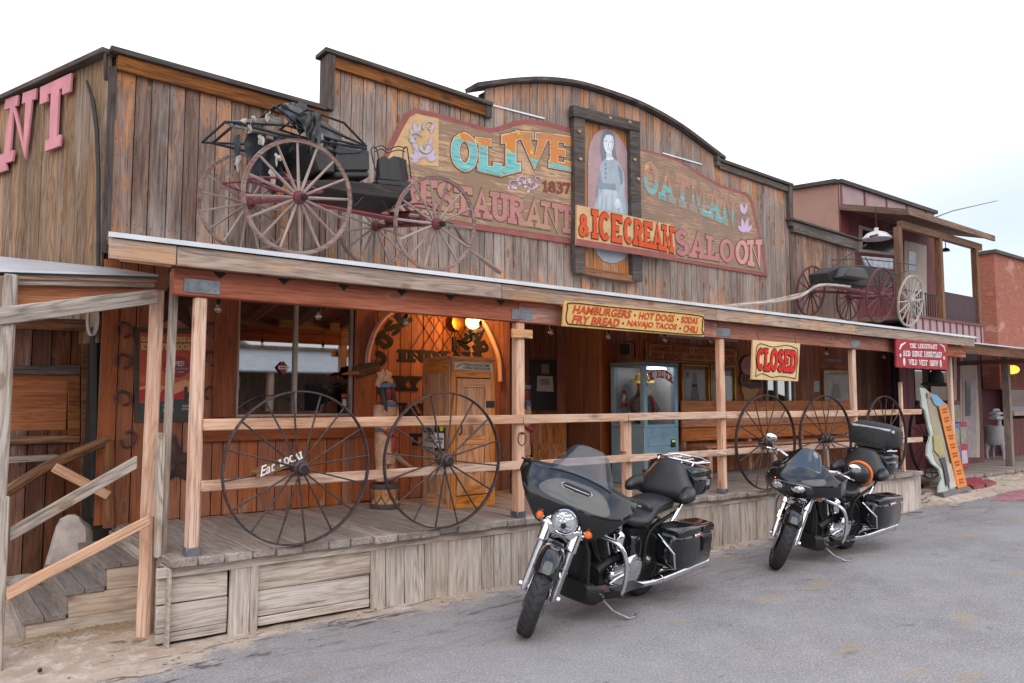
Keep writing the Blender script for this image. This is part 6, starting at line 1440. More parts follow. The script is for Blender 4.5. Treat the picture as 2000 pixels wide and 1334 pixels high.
for a,b in((cx0,cx0+.06),(cx1-.06,cx1)): lbox(a,b,cy0-.02,cy0-.001,DK,cz1,'z',.002,'front_stile',M['cab'],cb)
lbox(cx0+.06,cx1-.06,cy0-.019,cy0-.001,cz1-.19,cz1,'x',.002,'front_rail',M['cab'],cb);lbox(cx0+.06,cx1-.06,cy0-.019,cy0-.001,DK,DK+.12,'x',.002,'front_rail',M['cab'],cb)
dx0,dx1,dz0,dz1=cx0+.065,cx1-.065,DK+.13,cz1-.2;mid=DK+.62
mb=MB();mb.box(dx0,dx0+.07,cy0-.03,cy0-.008,dz0,dz1);mb.box(dx1-.07,dx1,cy0-.03,cy0-.008,dz0,dz1)
for a,b in((dz0,dz0+.09),(mid+.02,mid+.11),(dz1-.09,dz1)): mb.box(dx0+.07,dx1-.07,cy0-.0295,cy0-.008,a,b,'x')
dr=mb.build('door',M['cab'],cb,bevel=.003)
for a,b in((dz0+.09,mid+.02),(mid+.11,dz1-.09)): lbox(dx0+.07,dx1-.07,cy0-.016,cy0-.006,a,b,'z',0,'door_panel',M['cab'],dr)
for z in(dz1-.3,dz0+.22): lbox(dx1-.06,dx1+.05,cy0-.036,cy0-.0305,z,z+.07,'x',.002,'hinge',M['black'],dr)
mb=MB();mb.tube([V((dx0+.03,cy0-.03,mid+.12)),V((dx0+.03,cy0-.07,mid+.15)),V((dx0+.03,cy0-.07,mid+.25)),V((dx0+.03,cy0-.03,mid+.28))],.008,6);mb.build('handle',M['black'],dr)
PCb=FP(cy0-.021);q=[(887,706),(961,710),(961,726),(887,721)];mb=board(MB(),PCb,q,.006,0,.006);sg=mb.build('sign_plate',plain('white_plate',H('#b5aca0'),.6,0,.1,20),cb);w=[PCb.at(*p,.008) for p in q]
mb=MB();font_text(mb,'FOR A GOOD TIME',[bil(w,.25,.85),bil(w,.93,.85),bil(w,.93,.5),bil(w,.25,.5)],NF,0,.002,.012);font_text(mb,'OPEN THE DOOR',[bil(w,.22,.42),bil(w,.95,.42),bil(w,.95,.1),bil(w,.22,.1)],NF,0,.002,.012);mb.tube([bil(w,.04,.25)+NF*.002,bil(w,.12,.5)+NF*.002,bil(w,.22,.8)+NF*.002],.004,5);mb.build('plate_lettering',blk,sg)
# notices on the cabinet side
NX=V((-1,0,0));PS=Plane((cx0-.013,0,0),NX)
def sheet(par,name,pl,px,c,h=.002,mat=None): mb=MB();mb.prism([pl.at(*p,h) for p in px],-pl.n*.0015);return mb.build(name,mat or plain(name+'_paper',H(c),.7,0,.05,10),par)
t1=thing('paper_notice','pale grey notice with big black letters on the cabinet side, left of the white one','notice',tuple(PS.at(837,860)));q=[(826,830),(848,832),(848,881),(826,878)]
sheet(t1,'sheet',PS,q,'#a9a8a6');w=[PS.at(*p,.003) for p in q];mb=MB();font_text(mb,'OPEN',[bil(w,.05,.95),bil(w,.95,.9),bil(w,.95,.62),bil(w,.05,.7)],NX,0,.001,.05);font_text(mb,'the\nDOOR',[bil(w,.2,.6),bil(w,.95,.55),bil(w,.95,.3),bil(w,.2,.35)],NX,0,.001,.03);font_text(mb,'THIS SIDE',[bil(w,.1,.15),bil(w,.9,.15),bil(w,.9,.05),bil(w,.1,.05)],NX,0,.001,.02);mb.build('notice_lettering',blk,t1)
t1=thing('paper_notice','white notice on black backing with a yellow tag on the cabinet side','notice',tuple(PS.at(858,860)));sheet(t1,'backing_card',PS,[(849,832),(869,834),(869,881),(849,880)],'#1c1c1e',.004);q=[(850,845),(868,846),(868,876),(850,874)];sheet(t1,'sheet',PS,q,'#d8dadc',.007);w=[PS.at(*p,.008) for p in q]
mb=MB();font_text(mb,'0 people\nserved',[bil(w,.05,.75),bil(w,.95,.75),bil(w,.95,.3),bil(w,.05,.3)],NX,0,.001,.03);mb.build('notice_lettering',blk,t1);sheet(t1,'yellow_tag',PS,[(859,833),(868,834),(866,842),(861,842)],'#c8c83a',.007)
# carved figures
cpal=dict(skin=plain('painted_red_skin',H('#8f3428'),.5,0,.15,12,.1,worn=.08,wornc=H('#b08a6a')),robe=plain('painted_tan_robe',H('#b58a70'),.6,0,.25,16,.2,worn=.22,wornc=H('#7a3a30')),blue=plain('painted_blue',H('#5d6f85'),.6,0,.2,14,worn=.15,wornc=H('#a09080')),hair=plain('painted_black_hair',(.02,.018,.02),.5),feath=plain('painted_feathers',H('#bd9c85'),.6,0,.2,18,worn=.1,wornc=H('#8a4a40')),pouch=plain('painted_red_pouch',H('#8f3a2a'),.6,0,.2,15),drum=plain('drum_skin',H('#b07a50'),.6,0,.25,14),dkb=plain('drum_rim',H('#453c3c'),.6,0,.2,10))
def skin(name,verts,edges,rad,mat,par,root=0,sub=2):
    me=bpy.data.meshes.new(name);me.from_pydata([tuple(v) for v in verts],edges,[]);me.materials.append(mat)
    o=bpy.data.objects.new(name,me);COL.objects.link(o);o.parent=par
    sk=o.modifiers.new('sk','SKIN');sk.use_smooth_shade=True
    lay=me.skin_vertices[0] if me.skin_vertices else None
    for i,r in enumerate(rad): lay.data[i].radius=(r,r) if not isinstance(r,tuple) else r
    lay.data[root].use_root=True;s=o.modifiers.new('ss','SUBSURF');s.levels=sub;s.render_levels=sub
    dg=bpy.context.evaluated_depsgraph_get();m2=bpy.data.meshes.new_from_object(o.evaluated_get(dg));o.modifiers.clear();o.data=m2
    return o
def figure(label,x,y,rz,group):
    t=thing('carved_figure',label,'statue',(x,y,DK),None,(0,0,rz));LOCAL.add(t.name)
    mb=MB();mb.lathe([(.0,0),(.15,0),(.155,.04),(.15,.05),(.148,.06),(.13,.1),(.128,.14),(.145,.2),(.155,.21),(.155,.25),(.0,.25)],(0,0,0),(0,0,1),24,sq=1.0);dm=mb.build('drum_base',cpal['dkb'],t)
    mb=MB();mb.lathe([(.150,.055),(.134,.1),(.132,.14),(.148,.2)],(0,0,0),(0,0,1),24);mb.build('drum_body',cpal['drum'],dm)
    mb=MB()
    for k in range(10):
        a=2*PI*k/10;b=2*PI*(k+.5)/10;c=2*PI*(k+1)/10
        mb.tube([V((.155*math.cos(a),.155*math.sin(a),.055)),V((.14*math.cos(b),.14*math.sin(b),.13)),V((.155*math.cos(b),.155*math.sin(b),.2)),V((.14*math.cos(b),.14*math.sin(b),.13)),V((.155*math.cos(c),.155*math.sin(c),.055))],.004,4)
    mb.build('drum_lacing',cpal['hair'],dm)
    z=.25;F=-1 # faces -y
    vs=[(0,0,z+.50),(0,0,z+.62),(0,0,z+.76),(0,0,z+.83),(0,-.005,z+.88),(0,-.01,z+.95),(0,0,z+1.0), (.06,0,z+.46),(.07,-.005,z+.27),(.07,0,z+.06),(.07,-.07,z+.03),(-.06,0,z+.46),(-.07,-.005,z+.27),(-.07,0,z+.06),(-.07,-.07,z+.03),
        (.12,0,z+.78),(.16,.0,z+.64),(.08,-.12,z+.56),(.03,-.14,z+.555),(-.12,0,z+.78),(-.16,0,z+.64),(-.09,-.11,z+.50),(-.03,-.14,z+.52)]
    es=[(0,1),(1,2),(2,3),(3,4),(4,5),(5,6),(0,7),(7,8),(8,9),(9,10),(0,11),(11,12),(12,13),(13,14),(2,15),(15,16),(16,17),(17,18),(2,19),(19,20),(20,21),(21,22)]
    rd=[.09,.085,.1,.04,.06,.075,.045,.06,.045,.035,.025,.06,.045,.035,.025,.05,.04,.032,.026,.05,.04,.032,.026]
    skin('body',vs,es,rd,cpal['skin'],t)
    mb=MB();mb.loft([(z+.20,0,0,.125,.085,2.2),(z+.40,0,0,.13,.1,2.2),(z+.55,0,0,.12,.1,2.2),(z+.70,0,0,.135,.095,2.2),(z+.79,0,0,.14,.08,2.2),(z+.84,0,0,.07,.055,2.2)],24,axis='z')
    for s in(-1,1): mb.tube([V((s*.12,0,z+.78)),V((s*.165,0,z+.64)),V((s*.105,-.085,z+.56))],[.058,.05,.045],12)
    rb=mb.build('robe',cpal['robe'],t,ang=60)
    for s in(-1,1): mb=MB();mb.tube([V((s*.065,0,z+.3)),V((s*.07,0,z+.15)),V((s*.07,0,z+.03))],[.06,.058,.062],14);mb.build('legging',cpal['robe'],t,ang=60)
    mb=MB();mb.loft([(z+.77,0,-.01,.11,.075,2.2),(z+.80,0,-.01,.12,.085,2.2),(z+.83,0,-.01,.085,.07,2.2)],20,axis='z');mb.build('collar',cpal['blue'],rb)
    mb=MB();mb.loft([(z+.52,0,-.005,.127,.108,2.2),(z+.56,0,-.005,.125,.106,2.2)],20,axis='z');mb.build('belt',cpal['blue'],rb)
    mb=MB();mb.box(-.045,.045,-.125,-.1,z+.34,z+.48);mb.prism([V((-.045,-.12,z+.34)),V((0,-.12,z+.29)),V((.045,-.12,z+.34))],(0,.015,0));mb.build('pouch',cpal['pouch'],t,bevel=.008)
    # hair, face, headdress
    mb=MB()
    for s in(-1,1): mb.tube([V((s*.065,.0,z+.98)),V((s*.085,-.02,z+.9)),V((s*.09,-.045,z+.78)),V((s*.08,-.06,z+.70))],[.03,.034,.03,.014],10)
    mb.ball((0,.02,z+.955),.088,16,10,(1,.9,1));mb.build('hair',cpal['hair'],t)
    mb=MB();mb.loft([(z+.975,0,0,.095,.09,2.2),(z+1.01,0,0,.1,.095,2.2),(z+1.02,0,0,.09,.085,2.2)],20,axis='z');hd_=mb.build('headband',cpal['blue'],t)
    for a_,wd_,l in((-24,.055,.17),(24,.055,.17),(-70,.04,.13),(70,.04,.12),(0,.04,.10)):
        a=R(a_);mb=MB();d=V((math.sin(a)*.7,0,math.cos(a)));o=V((math.sin(a)*.07,-.01+.004*wd_*100,z+.99));sd_=V((math.cos(a),0,-math.sin(a)))*wd_
        mb.prism([o-sd_*.7,o+d*l*.5-sd_,o+d*l*1.02-sd_*1.05,o+d*l*.93,o+d*l*1.02+sd_*1.0,o+d*l*.5+sd_,o+sd_*.7],(0,.025,0));mb.build('feather',cpal['feath'],hd_,bevel=.006)
    mb=MB();mb.prism([V((0,-.095,z+.955)),V((.012,-.085,z+.925)),V((0,-.11,z+.92)),V((-.012,-.085,z+.925))],(0,.02,0));mb.build('nose',cpal['skin'],t)
    mb=MB()
    for s in(-1,1): mb.ball((s*.026,-.08,z+.955),.011,8,6,(1.3,.5,.6))
    mb.build('eyes',cpal['hair'],t);mb=MB();mb.ball((0,-.083,z+.895),.018,10,6,(1.3,.4,.35));mb.build('mouth',plain('carved_lips',H('#5a1c18'),.5),t)
    mb=MB()
    for s in(-1,1):
        for f in range(5):
            hx=s*(.03+.0) ;mb.tube([V((s*.035,-.135,z+.54+.02*(s>0))),V((s*.02-.0,-.155,z+.545+.012*f+.02*(s>0)-.02)),V((-s*.012,-.15,z+.54+.012*f+.02*(s>0)-.02))],[.009,.008,.006],6)
    mb.build('fingers',cpal['skin'],t)
    return t
figure('carved wooden figure in tan robe and feather headdress on a drum beside the pine cabinet',3.86,7.08,R(28),None)
f2=U(1022,975,Y=7.2);figure('second painted wooden carved figure mostly hidden behind the second porch post',f2.x,7.2,R(35),None)
mb=MB();c0=U(983,925,Y=6.9);P_=[]
for k in range(13): t_=k/12;P_.append(c0+V((.26*t_,0,.18*(1-t_)-.25*math.sin(PI*t_)*.8)))
for k in range(40):
    t_=k/39;i=min(int(t_*12),11);p=P_[i].lerp(P_[i+1],t_*12-i);d=(P_[i+1]-P_[i]).normalized();n=V((0,1,0)) if k%2 else d.cross(V((0,1,0)))
    break
mb.tube(P_,.009,6);tag(mb.build('chain',M['rust']),'sagging rusty chain between the pine cabinet and the second porch post','chain')
# recess: notice board, carved door, shelf
PR=FP(RYB-.03)
t=thing('notice_board','black board with a curled paper note on the recessed wall','notice board',tuple(PR.at(1060,750)));mb=board(MB(),PR,[(1034,702),(1088,702),(1088,802),(1034,802)],.02);mb.build('board',plain('slate_board',H('#25282a'),.5,0,.3,8),t,bevel=.003)
sheet(t,'note',PR,[(1049,734),(1079,735),(1081,766),(1078,765),(1048,764)],'#b5aea6',.004);sheet(t,'card',PR,[(1057,711),(1072,711),(1072,730),(1057,730)],'#7d756c',.004)
w=[PR.at(*p,.006) for p in((1054,740),(1074,740),(1074,752),(1054,752))];mb=MB();dashes(mb,w,NF,3,.001);mb.build('note_writing',blk,t)
t=thing('panelled_door','honey-coloured carved panel door leaning in the porch recess','door',tuple(PR.at(1070,880)));a=PR.at(1036,806).x;b=PR.at(1100,806).x;zt=PR.at(1068,808).z
lbox(a,b,RYB-.10,RYB-.06,DK,zt,'z',.004,'door_slab',M['cab'],t)
n=5;zz=[DK+.08,DK+.42,DK+.5,zt-.06]
for r_ in range(2):
    for k in range(n):
        xa=a+.06+(b-a-.12)*k/n;xb=a+.06+(b-a-.12)*(k+1)/n-.02
        lbox(xa,xb,RYB-.115,RYB-.098,zz[r_*2],zz[r_*2+1],'z',.006,'raised_panel',M['cab'],t)
t=thing('wall_sign','small dark green board with two hooks on the recessed wall','sign',tuple(PR.at(1135,766)));mb=board(MB(),PR,[(1112,761),(1158,762),(1158,776),(1112,775)],.02);mb.build('board',plain('green_board',H('#2d332e'),.6),t)
t=thing('paper_notice','pale green paper notice pinned on the recessed wall above the green board','notice',tuple(PR.at(1133,727)));sheet(t,'sheet',PR,[(1118,711),(1148,712),(1148,746),(1118,745)],'#6c6a5c',.003)
t=thing('wall_lantern','black iron lantern bracket on the porch wall above the blue machine','lantern',tuple(FP(7.5).at(1225,672)));mb=MB();P7=FP(7.5);mb.tube([P7.at(1240,700),P7.at(1240,668),P7.at(1222,668)],.012,6);mb.box(P7.at(1220,668).x-.05,P7.at(1220,668).x+.05,7.45,7.55,P7.at(1220,675).z-.12,P7.at(1220,672).z);mb.build('lantern_body',M['black'],t)
# fortune machine
mx0,mx1,my0,my1=7.47,8.14,6.85,7.45;mz1=U(1290,707,Y=6.85).z
fm=thing('miner_machine','blue-grey coin machine with glass panes lettered OL MINER standing on the porch','machine',(mx0,my0,DK))
bl_=plain('machine_blue',H('#7b9bb0'),.45,.1,.12,5,.1,worn=.04);bl2=plain('machine_dark_blue',H('#52697a'),.5,.1,.12,5)
gt=U(1290,716,Y=my0).z;gb=U(1290,829,Y=my0).z;fr_=.07
mb=MB();mb.box(mx0,mx1,my0,my1,DK,gb-.04);mb.build('lower_body',bl_,fm,bevel=.008)
mb=MB();mb.box(mx0-.01,mx1+.01,my0-.01,my1,gt,mz1);mb.build('header',bl2,fm,bevel=.008)
for a,b,c,d in((mx0,mx0+fr_,my0,my0+fr_),(mx1-fr_,mx1,my0,my0+fr_),(mx0,mx0+fr_,my1-fr_,my1),(mx1-fr_,mx1,my1-fr_,my1)): lbox(a,b,c,d,gb-.04,gt,'z',.005,'corner_post',bl_,fm)
for a in((mx0+fr_,mx1-fr_,my0+.001,my0+.04),): lbox(a[0],a[1],a[2],a[3],gb-.04,gb,'x',.003,'sill',bl_,fm)
lbox(mx0+.001,mx0+.04,my0+fr_,my1-fr_,gb-.04,gb,'y',.003,'sill',bl_,fm)
wi=plain('machine_interior',H('#b9bcc0'),.6,0,.1,4)
mb=MB();mb.box(mx0+fr_,mx1-.03,my1-.03,my1-.01,gb-.04,gt);mb.box(mx1-.03,mx1-.01,my0+fr_,my1-.03,gb-.04,gt);mb.build('interior_back',wi,fm)
mb=MB();mb.box(mx0+fr_,mx1-fr_,my0+.02,my0+.024,gb,gt);mb.build('front_pane',M['clear'],fm);mb=MB();mb.box(mx0+.02,mx0+.024,my0+fr_,my1-fr_,gb,gt);mb.build('side_pane',M['clear'],fm)
w=[V((mx0+fr_+.02,my0+.018,gt-.03)),V((mx1-fr_-.02,my0+.018,gt-.03)),V((mx1-fr_-.02,my0+.018,gt-.22)),V((mx0+fr_+.02,my0+.018,gt-.22))]
mb=MB();slab_text(mb,"OL' MINER",w,NF,.28,0,0,.002,.05,warp=lambda u,v:(u,v*.62+.38*math.sin(PI*u)*1.0 if True else v));mb.build('pane_lettering',plain('machine_red',H('#9c2a24'),.5),fm)
lbox(mx0+fr_,mx1-.08,my0-.008,my0-.001,DK+.5,gb-.16,'x',.003,'coin_door',bl_,fm)
mb=MB();mb.lathe([(0,.006),(.06,.006),(.062,0)],(mx0+.33,my0-.009,gb-.42),(0,-1,0),20);mb.build('speaker_grille',bl2,fm)
lbox(mx1-.17,mx1-.09,my0-.022,my0-.009,gb-.3,gb-.2,'z',.003,'bill_slot',M['black'],fm);lbox(mx1-.165,mx1-.1,my0-.026,my0-.0225,gb-.235,gb-.21,'x',0,'slot_light',plain('green_slot',H('#7fae5a'),.4,emit=.6),fm);lbox(mx0+.12,mx0+.24,my0-.014,my0-.009,gb-.44,gb-.38,'x',0,'number_plate',M['plate'],fm)
mb=MB();mb.tube([V((mx0-.06,my0-.05,gb-.58)),V((mx0+.0,my0-.05,gb-.585)),V((mx1+.04,my0-.05,gb-.58))],.016,8);mb.ball((mx0-.07,my0-.05,gb-.58),.022,10,6);mb.build('lock_bar',M['black'],fm)
mb=MB();mb.box(mx0+.12,mx1-.12,my0+.1,my0+.16,gt-.03,gt-.012,'x');mb.build('tube_light',(lambda q:(q.set(Base_Color=(.9,.9,.9),Emission_Color=(1,.97,.9,1),Emission_Strength=9),q.m)[1])(N('tube_glow')),fm)
mb=MB()
mn=thing('miner_automaton','bearded miner puppet in yellow hat and red braces inside the blue machine','figure',(7.8,7.18,gb))
vs=[(7.8,7.2,gb-.02),(7.8,7.2,gb+.18),(7.8,7.2,gb+.34),(7.78,7.18,gb+.42),(7.77,7.16,gb+.50),(7.77,7.16,gb+.57),(7.66,7.18,gb+.31),(7.60,7.10,gb+.14),(7.66,6.99,gb+.08),(7.95,7.18,gb+.31),(7.99,7.08,gb+.14),(7.9,6.98,gb+.08)]
vs=[V(v)-V((7.8,7.18,gb)) for v in vs]
skin('body',vs,[(0,1),(1,2),(2,3),(3,4),(4,5),(2,6),(6,7),(7,8),(2,9),(9,10),(10,11)],[.14,.14,.12,.05,.075,.06,.07,.055,.04,.07,.055,.04],plain('plaid_shirt',H('#4a4446'),.8,0,.5,40,.2,worn=.35,wornc=H('#9a928c')),mn)
mb=MB();mb.ball((7.765,7.145,gb+.52),.078,16,10,(1,1,1.1));mb.ball((7.765,7.065,gb+.52),.016,8,6);mb.build('head',plain('miner_skin',H('#b8684a'),.5),mn)
mb=MB();mb.ball((7.765,7.10,gb+.45),.085,14,8,(.95,.75,1.15));mb.tube([V((7.70,7.07,gb+.50)),V((7.765,7.05,gb+.495)),V((7.83,7.07,gb+.50))],.016,8);mb.build('beard',plain('white_beard',H('#cfc6b4'),.9,0,.15,40,.5),mn)
mb=MB();mb.lathe([(.17,-.005),(.165,.01),(.1,.02),(.092,.05),(.085,.10),(.05,.125),(0,.13)],(7.765,7.15,gb+.565),(-.1,-.15,1),24);mb.build('hat',plain('yellow_hat',H('#a89a52'),.8,0,.15,20),mn)
mb=MB();mb.tube([V((7.70,7.08,gb+.36)),V((7.69,7.05,gb+.22)),V((7.70,7.07,gb+.05))],.018,8);mb.tube([V((7.88,7.08,gb+.36)),V((7.9,7.05,gb+.22)),V((7.89,7.07,gb+.05))],.018,8);mb.build('braces',plain('red_braces',H('#a3201c'),.6),mn)
mb=MB()
for cxh in(7.655,7.905):
    mb.ball((cxh,6.97,gb+.075),.034,10,6,(1.1,1,.6))
    for f in range(5): mb.tube([V((cxh-.025+.0125*f,6.955,gb+.075)),V((cxh-.028+.014*f,6.925,gb+.07)),V((cxh-.028+.014*f,6.905+.004*abs(f-2),gb+.058))],[.008,.007,.005],6)
mb.build('hands',plain('puppet_hands',H('#b8764f'),.5),mn)
t=thing('oil_lantern','small red oil lantern hanging in the side window of the blue machine','lantern',(7.56,7.28,gb+.4));c=(7.57,7.30,gb+.36)
mb=MB();mb.lathe([(0,-.13),(.045,-.13),(.05,-.11),(.04,-.085),(.02,-.08)],c,(0,0,1),14);mb.lathe([(.03,.05),(.035,.06),(.02,.09),(.0,.1)],c,(0,0,1),12);mb.tube([V(c)+V((.045,0,-.1)),V(c)+V((.05,0,0)),V(c)+V((.02,0,.09))],.006,6);mb.tube([V(c)+V((-.045,0,-.1)),V(c)+V((-.05,0,0)),V(c)+V((-.02,0,.09))],.006,6);mb.tube([V(c)+V((.03*math.cos(a*.3),0,.1+.06*math.sin(a*.3))) for a in range(11)],.003,4);mb.build('lantern_frame',plain('red_lantern',H('#8f1f24'),.4,.2),t);mb=MB();mb.lathe([(.02,-.08),(.034,-.03),(.03,.03),(.02,.05)],c,(0,0,1),14);mb.build('lantern_glass',M['bulb'],t)
# ---- frames, cone, bench on the wall
gold=plain('gilt_frame',H('#a8823a'),.35,.75,.2,20,.2)
def gframe(label,px,name='picture_frame',mat=gold,prints=(),w=.035):
    P_=FP(YW-.03);q=[P_.at(*p) for p in px];x0,x1,z0,z1=q[0].x,q[1].x,q[2].z,q[0].z;t=thing(name,label,'picture frame',(x0,YW,z0))
    mb=MB();y=YW-.03
    for a in((x0,x1,z1-w,z1,'x'),(x0,x1,z0,z0+w,'x'),(x0,x0+w,z0+w,z1-w,'z'),(x1-w,x1,z0+w,z1-w,'z')): mb.box(a[0],a[1],y-.05,y,a[2],a[3],a[4])
    f=mb.build('frame',mat,t,bevel=.008)
    mb=MB();mb.box(x0+w,x1-w,y-.012,y-.004,z0+w,z1-w);mb.build('mount',plain('mount_card',H('#8a6a50'),.8),t)
    mg=.05;mb=MB();mb.box(x0+w+mg,x1-w-mg,y-.016,y-.013,z0+w+mg,z1-w-mg);s_=mb.build('print',plain('print_paper',H('#a9a4a4'),.7,0,.15,14),t)
    for (u0,v0,u1,v1,c) in prints:
        X0,X1=x0+w+mg,x1-w-mg;Z0,Z1=z0+w+mg,z1-w-mg;mb=MB();mb.prism([V((X0+(X1-X0)*u,y-.017,Z0+(Z1-Z0)*v)) for u,v in((u0,v0),(u1,v0),(u1-(u1-u0)*.25,v1),(u0+(u1-u0)*.25,v1))],(0,.001,0));mb.build('print_ink',plain('ink',H(c),.7,0,.2,20),s_)
    mb=MB();mb.box(x0+w,x1-w,y-.024,y-.021,z0+w,z1-w);mb.build('glazing',M['clear'],t)
gframe('gilt frame with a tall map-like print right of the blue machine',[(1327,710),(1381,714),(1381,806),(1327,808)],prints=[(.25,.1,.75,.6,'#77716e'),(.35,.55,.65,.9,'#827c79'),(.05,.8,.25,.95,'#7a7471')])
gframe('gilt frame half hidden by the third porch post',[(1383,712),(1432,716),(1432,806),(1383,806)],prints=[(.1,.7,.35,.9,'#6f6a68'),(.3,.1,.8,.5,'#8c8784')])
gframe('pale gilt double frame below the small brown sign right of the closed sign',[(1604,722),(1659,727),(1659,799),(1604,800)],mat=plain('pale_gilt',H('#a8935c'),.45,.5,.2,20),prints=[(.2,.2,.7,.7,'#7d7a78')])
P_=FP(YW-.03)
t=thing('wall_sign','small brown board above the pale double frame','sign',tuple(P_.at(1628,703)));mb=board(MB(),P_,[(1604,695),(1652,698),(1652,713),(1604,711)],.02);mb.build('board',plain('brown_plaque',H('#7d4432'),.6,0,.2,8),t,bevel=.004);w=[P_.at(*p,.001) for p in((1612,699),(1646,701),(1646,709),(1612,707))];mb=MB();dashes(mb,w,NF,1,.002);mb.build('lettering',plain('plaque_letter',H('#a08070'),.6),t)
t=thing('paper_notice','small blue-white paper notice between window and pale double frame','notice',tuple(P_.at(1595,755)));sheet(t,'sheet',P_,[(1589,744),(1600,744),(1600,765),(1589,765)],'#a8b4b8',.003)
ic2=thing('ice_cream_sign','wooden ice cream cone cutout with pink scoop beside the closed sign','sign',tuple(P_.at(1460,760)))
def cut(n,c,pts,h,par,th=.02): mb=MB();mb.prism([P_.at(x,y,h+th) for x,y in pts],(0,th,0));return mb.build(n,plain(n+'_paint',H(c),.6,0,.12,6),par,bevel=.002)
def ell(cx,cy,rx,ry,n=24,a0=0,a1=360): return [(cx+rx*math.cos(R(a0+(a1-a0)*k/n)),cy+ry*math.sin(R(a0+(a1-a0)*k/n))) for k in range(n+(0 if a1-a0==360 else 1))]
cut('cone','#b07c50',[(1447,752),(1481,754),(1478,768),(1474,770),(1469,822),(1462,830),(1456,822),(1450,770),(1447,766)],.0,ic2)
cut('chocolate_scoop','#4a302c',[(1443,752),(1442,738),(1446,728),(1458,722),(1474,726),(1485,734),(1487,748),(1484,757),(1464,760)],.012,ic2)
cut('pink_scoop','#a86f74',ell(1460,714,17,19),.025,ic2)
cut('band','#a06448',[(1444,737),(1484,739),(1484,749),(1444,747)],.035,ic2,.004)
w=[P_.at(x,y,.045) for x,y in((1446,738),(1482,740),(1482,748),(1446,746))];mb=MB();slab_text(mb,'ICE CREAM',w,NF,.24,0,-.002,.001);mb.build('cone_lettering',blk,ic2)
w=[P_.at(x,y,.046) for x,y in((1450,708),(1472,709),(1472,720),(1450,719))];mb=MB();font_text(mb,'Ice\nCream',w,NF,0,.001);mb.build('scoop_lettering',plain('scoop_letter',H('#7d3a44'),.6),ic2)
bn=thing('porch_bench','long orange-brown plank bench against the porch wall behind the rail','bench',(9.5,7.3,DK))
bx0=U(1332,850,Y=7.4).x;bx1=U(1668,850,Y=7.4).x
for k in range(3): lbox(bx0,bx1,7.40+.0*k,7.43,DK+.5+.2*k,DK+.69+.2*k,'x',.006,'back_board',M['benchw'],bn)
for k in range(2): lbox(bx0,bx1,6.95+.2*k,7.14+.2*k,DK+.42,DK+.46,'x',.006,'seat_board',M['benchw'],bn)
for f in(.02,.35,.66,.97): x=bx0+(bx1-bx0)*f;lbox(x-.04,x+.04,6.97,7.03,DK,DK+.42,'z',.004,'leg',M['rail'],bn);lbox(x-.04,x+.04,7.43,7.47,DK,DK+1.1,'z',.004,'back_post',M['rail'],bn)
# ================================================================ right-hand neighbours
NXL=14.95;NY1=8.27
rdw=wood('red_batten_wall',H('#7a4a49'),H('#5c3334'),None,ring=.15,vary=.2,knot=0,rough=.7,crack=.2);pk=plain('pink_panel',H('#9a8082'),.7,0,.1,3,.1);pch=plain('peach_side',H('#a07a6c'),.75,0,.08,2,.1);brn=wood('brown_timber',H('#80604c'),H('#553c30'),H('#9a8068'),stain=.2,knot=.2)
PN=FP(NY1);nb=thing('balcony_building','red two-storey wooden building with a roofed balcony beyond the saloon','building',(NXL,NY1,0))
ztl=PN.at(1648,358).z;xr=PN.at(1820,410).x;zbk=U(1548,368,X=NXL)
mb=MB();p=[V((NXL,NY1,2.5)),V((NXL,NY1,ztl)),V((NXL,zbk.y,zbk.z)),V((NXL,zbk.y,2.5))];mb.prism(p,(.1,0,0));mb.build('side_wall',pch,nb)
mb=MB();boards(mb,NXL,xr,0,ztl-.02,NY1,w=.42,th=.03,gap=.0,depthj=.0);mb.build('front_wall',rdw,nb)
zf=PN.at(1652,410).z;mb=MB();mb.box(NXL-.01,xr,NY1-.05,NY1-.03,zf,ztl,'x');fp_=mb.build('parapet_panel',pk,nb)
mb=MB();x=NXL
while x<xr: mb.box(x,x+.05,NY1-.07,NY1-.05,zf,ztl-.06);x+=.95
mb.build('battens',rdw,fp_);mb=MB();mb.box(NXL-.05,xr+.05,NY1-.12,NY1+.1,ztl-.06,ztl+.02,'x');mb.beam((NXL-.02,NY1,ztl),(NXL-.02,zbk.y,zbk.z),.14,.08);mb.build('parapet_cap',M['darkw'],nb)
mb=MB();mb.box(NXL+.1,xr,NY1+.05,zbk.y,3.6,ztl-.2);mb.box(xr-.05,xr,NY1,zbk.y,0,ztl-.1);mb.build('roof_block',pch,nb)
A=U(1650,404,Y=NY1-.05);B=U(1784,415,Y=6.88);Cq=U(1940,465,Y=6.88);D=V((Cq.x,NY1-.05,A.z))
mb=MB();B.z=(B.z+Cq.z)/2;Cq.z=B.z;A.x=NXL;B.x=NXL-.02;mb.prism([A,B,Cq,D],(0,0,.03));rf_=mb.build('balcony_roof',M['darkw'],nb)
mb=MB();mb.prism([v-V((0,0,.005)) for v in(A,B,Cq,D)],(0,0,-.03));mb.build('roof_boards',brn,rf_);mb=MB();mb.beam(B+V((0,-.02,-.02)),Cq+V((0,-.02,-.02)),.04,.12);mb.beam(A+V((-.02,0,-.03)),B+V((-.02,0,-.03)),.04,.12);mb.build('roof_fascia',brn,rf_)
zb=B.z-.16;zfl=U(1915,634,Y=6.98).z
mb=MB();mb.box(NXL+.02,Cq.x-.3,7.0,7.1,zb-.14,zb,'x');mb.build('balcony_beam',brn,nb)
for px in(1757,1836,1906): x=U(px,550,Y=7.05).x;lbox(x-.06,x+.06,6.99,7.11,zfl,zb-.14,'z',.006,'balcony_post',brn,nb)
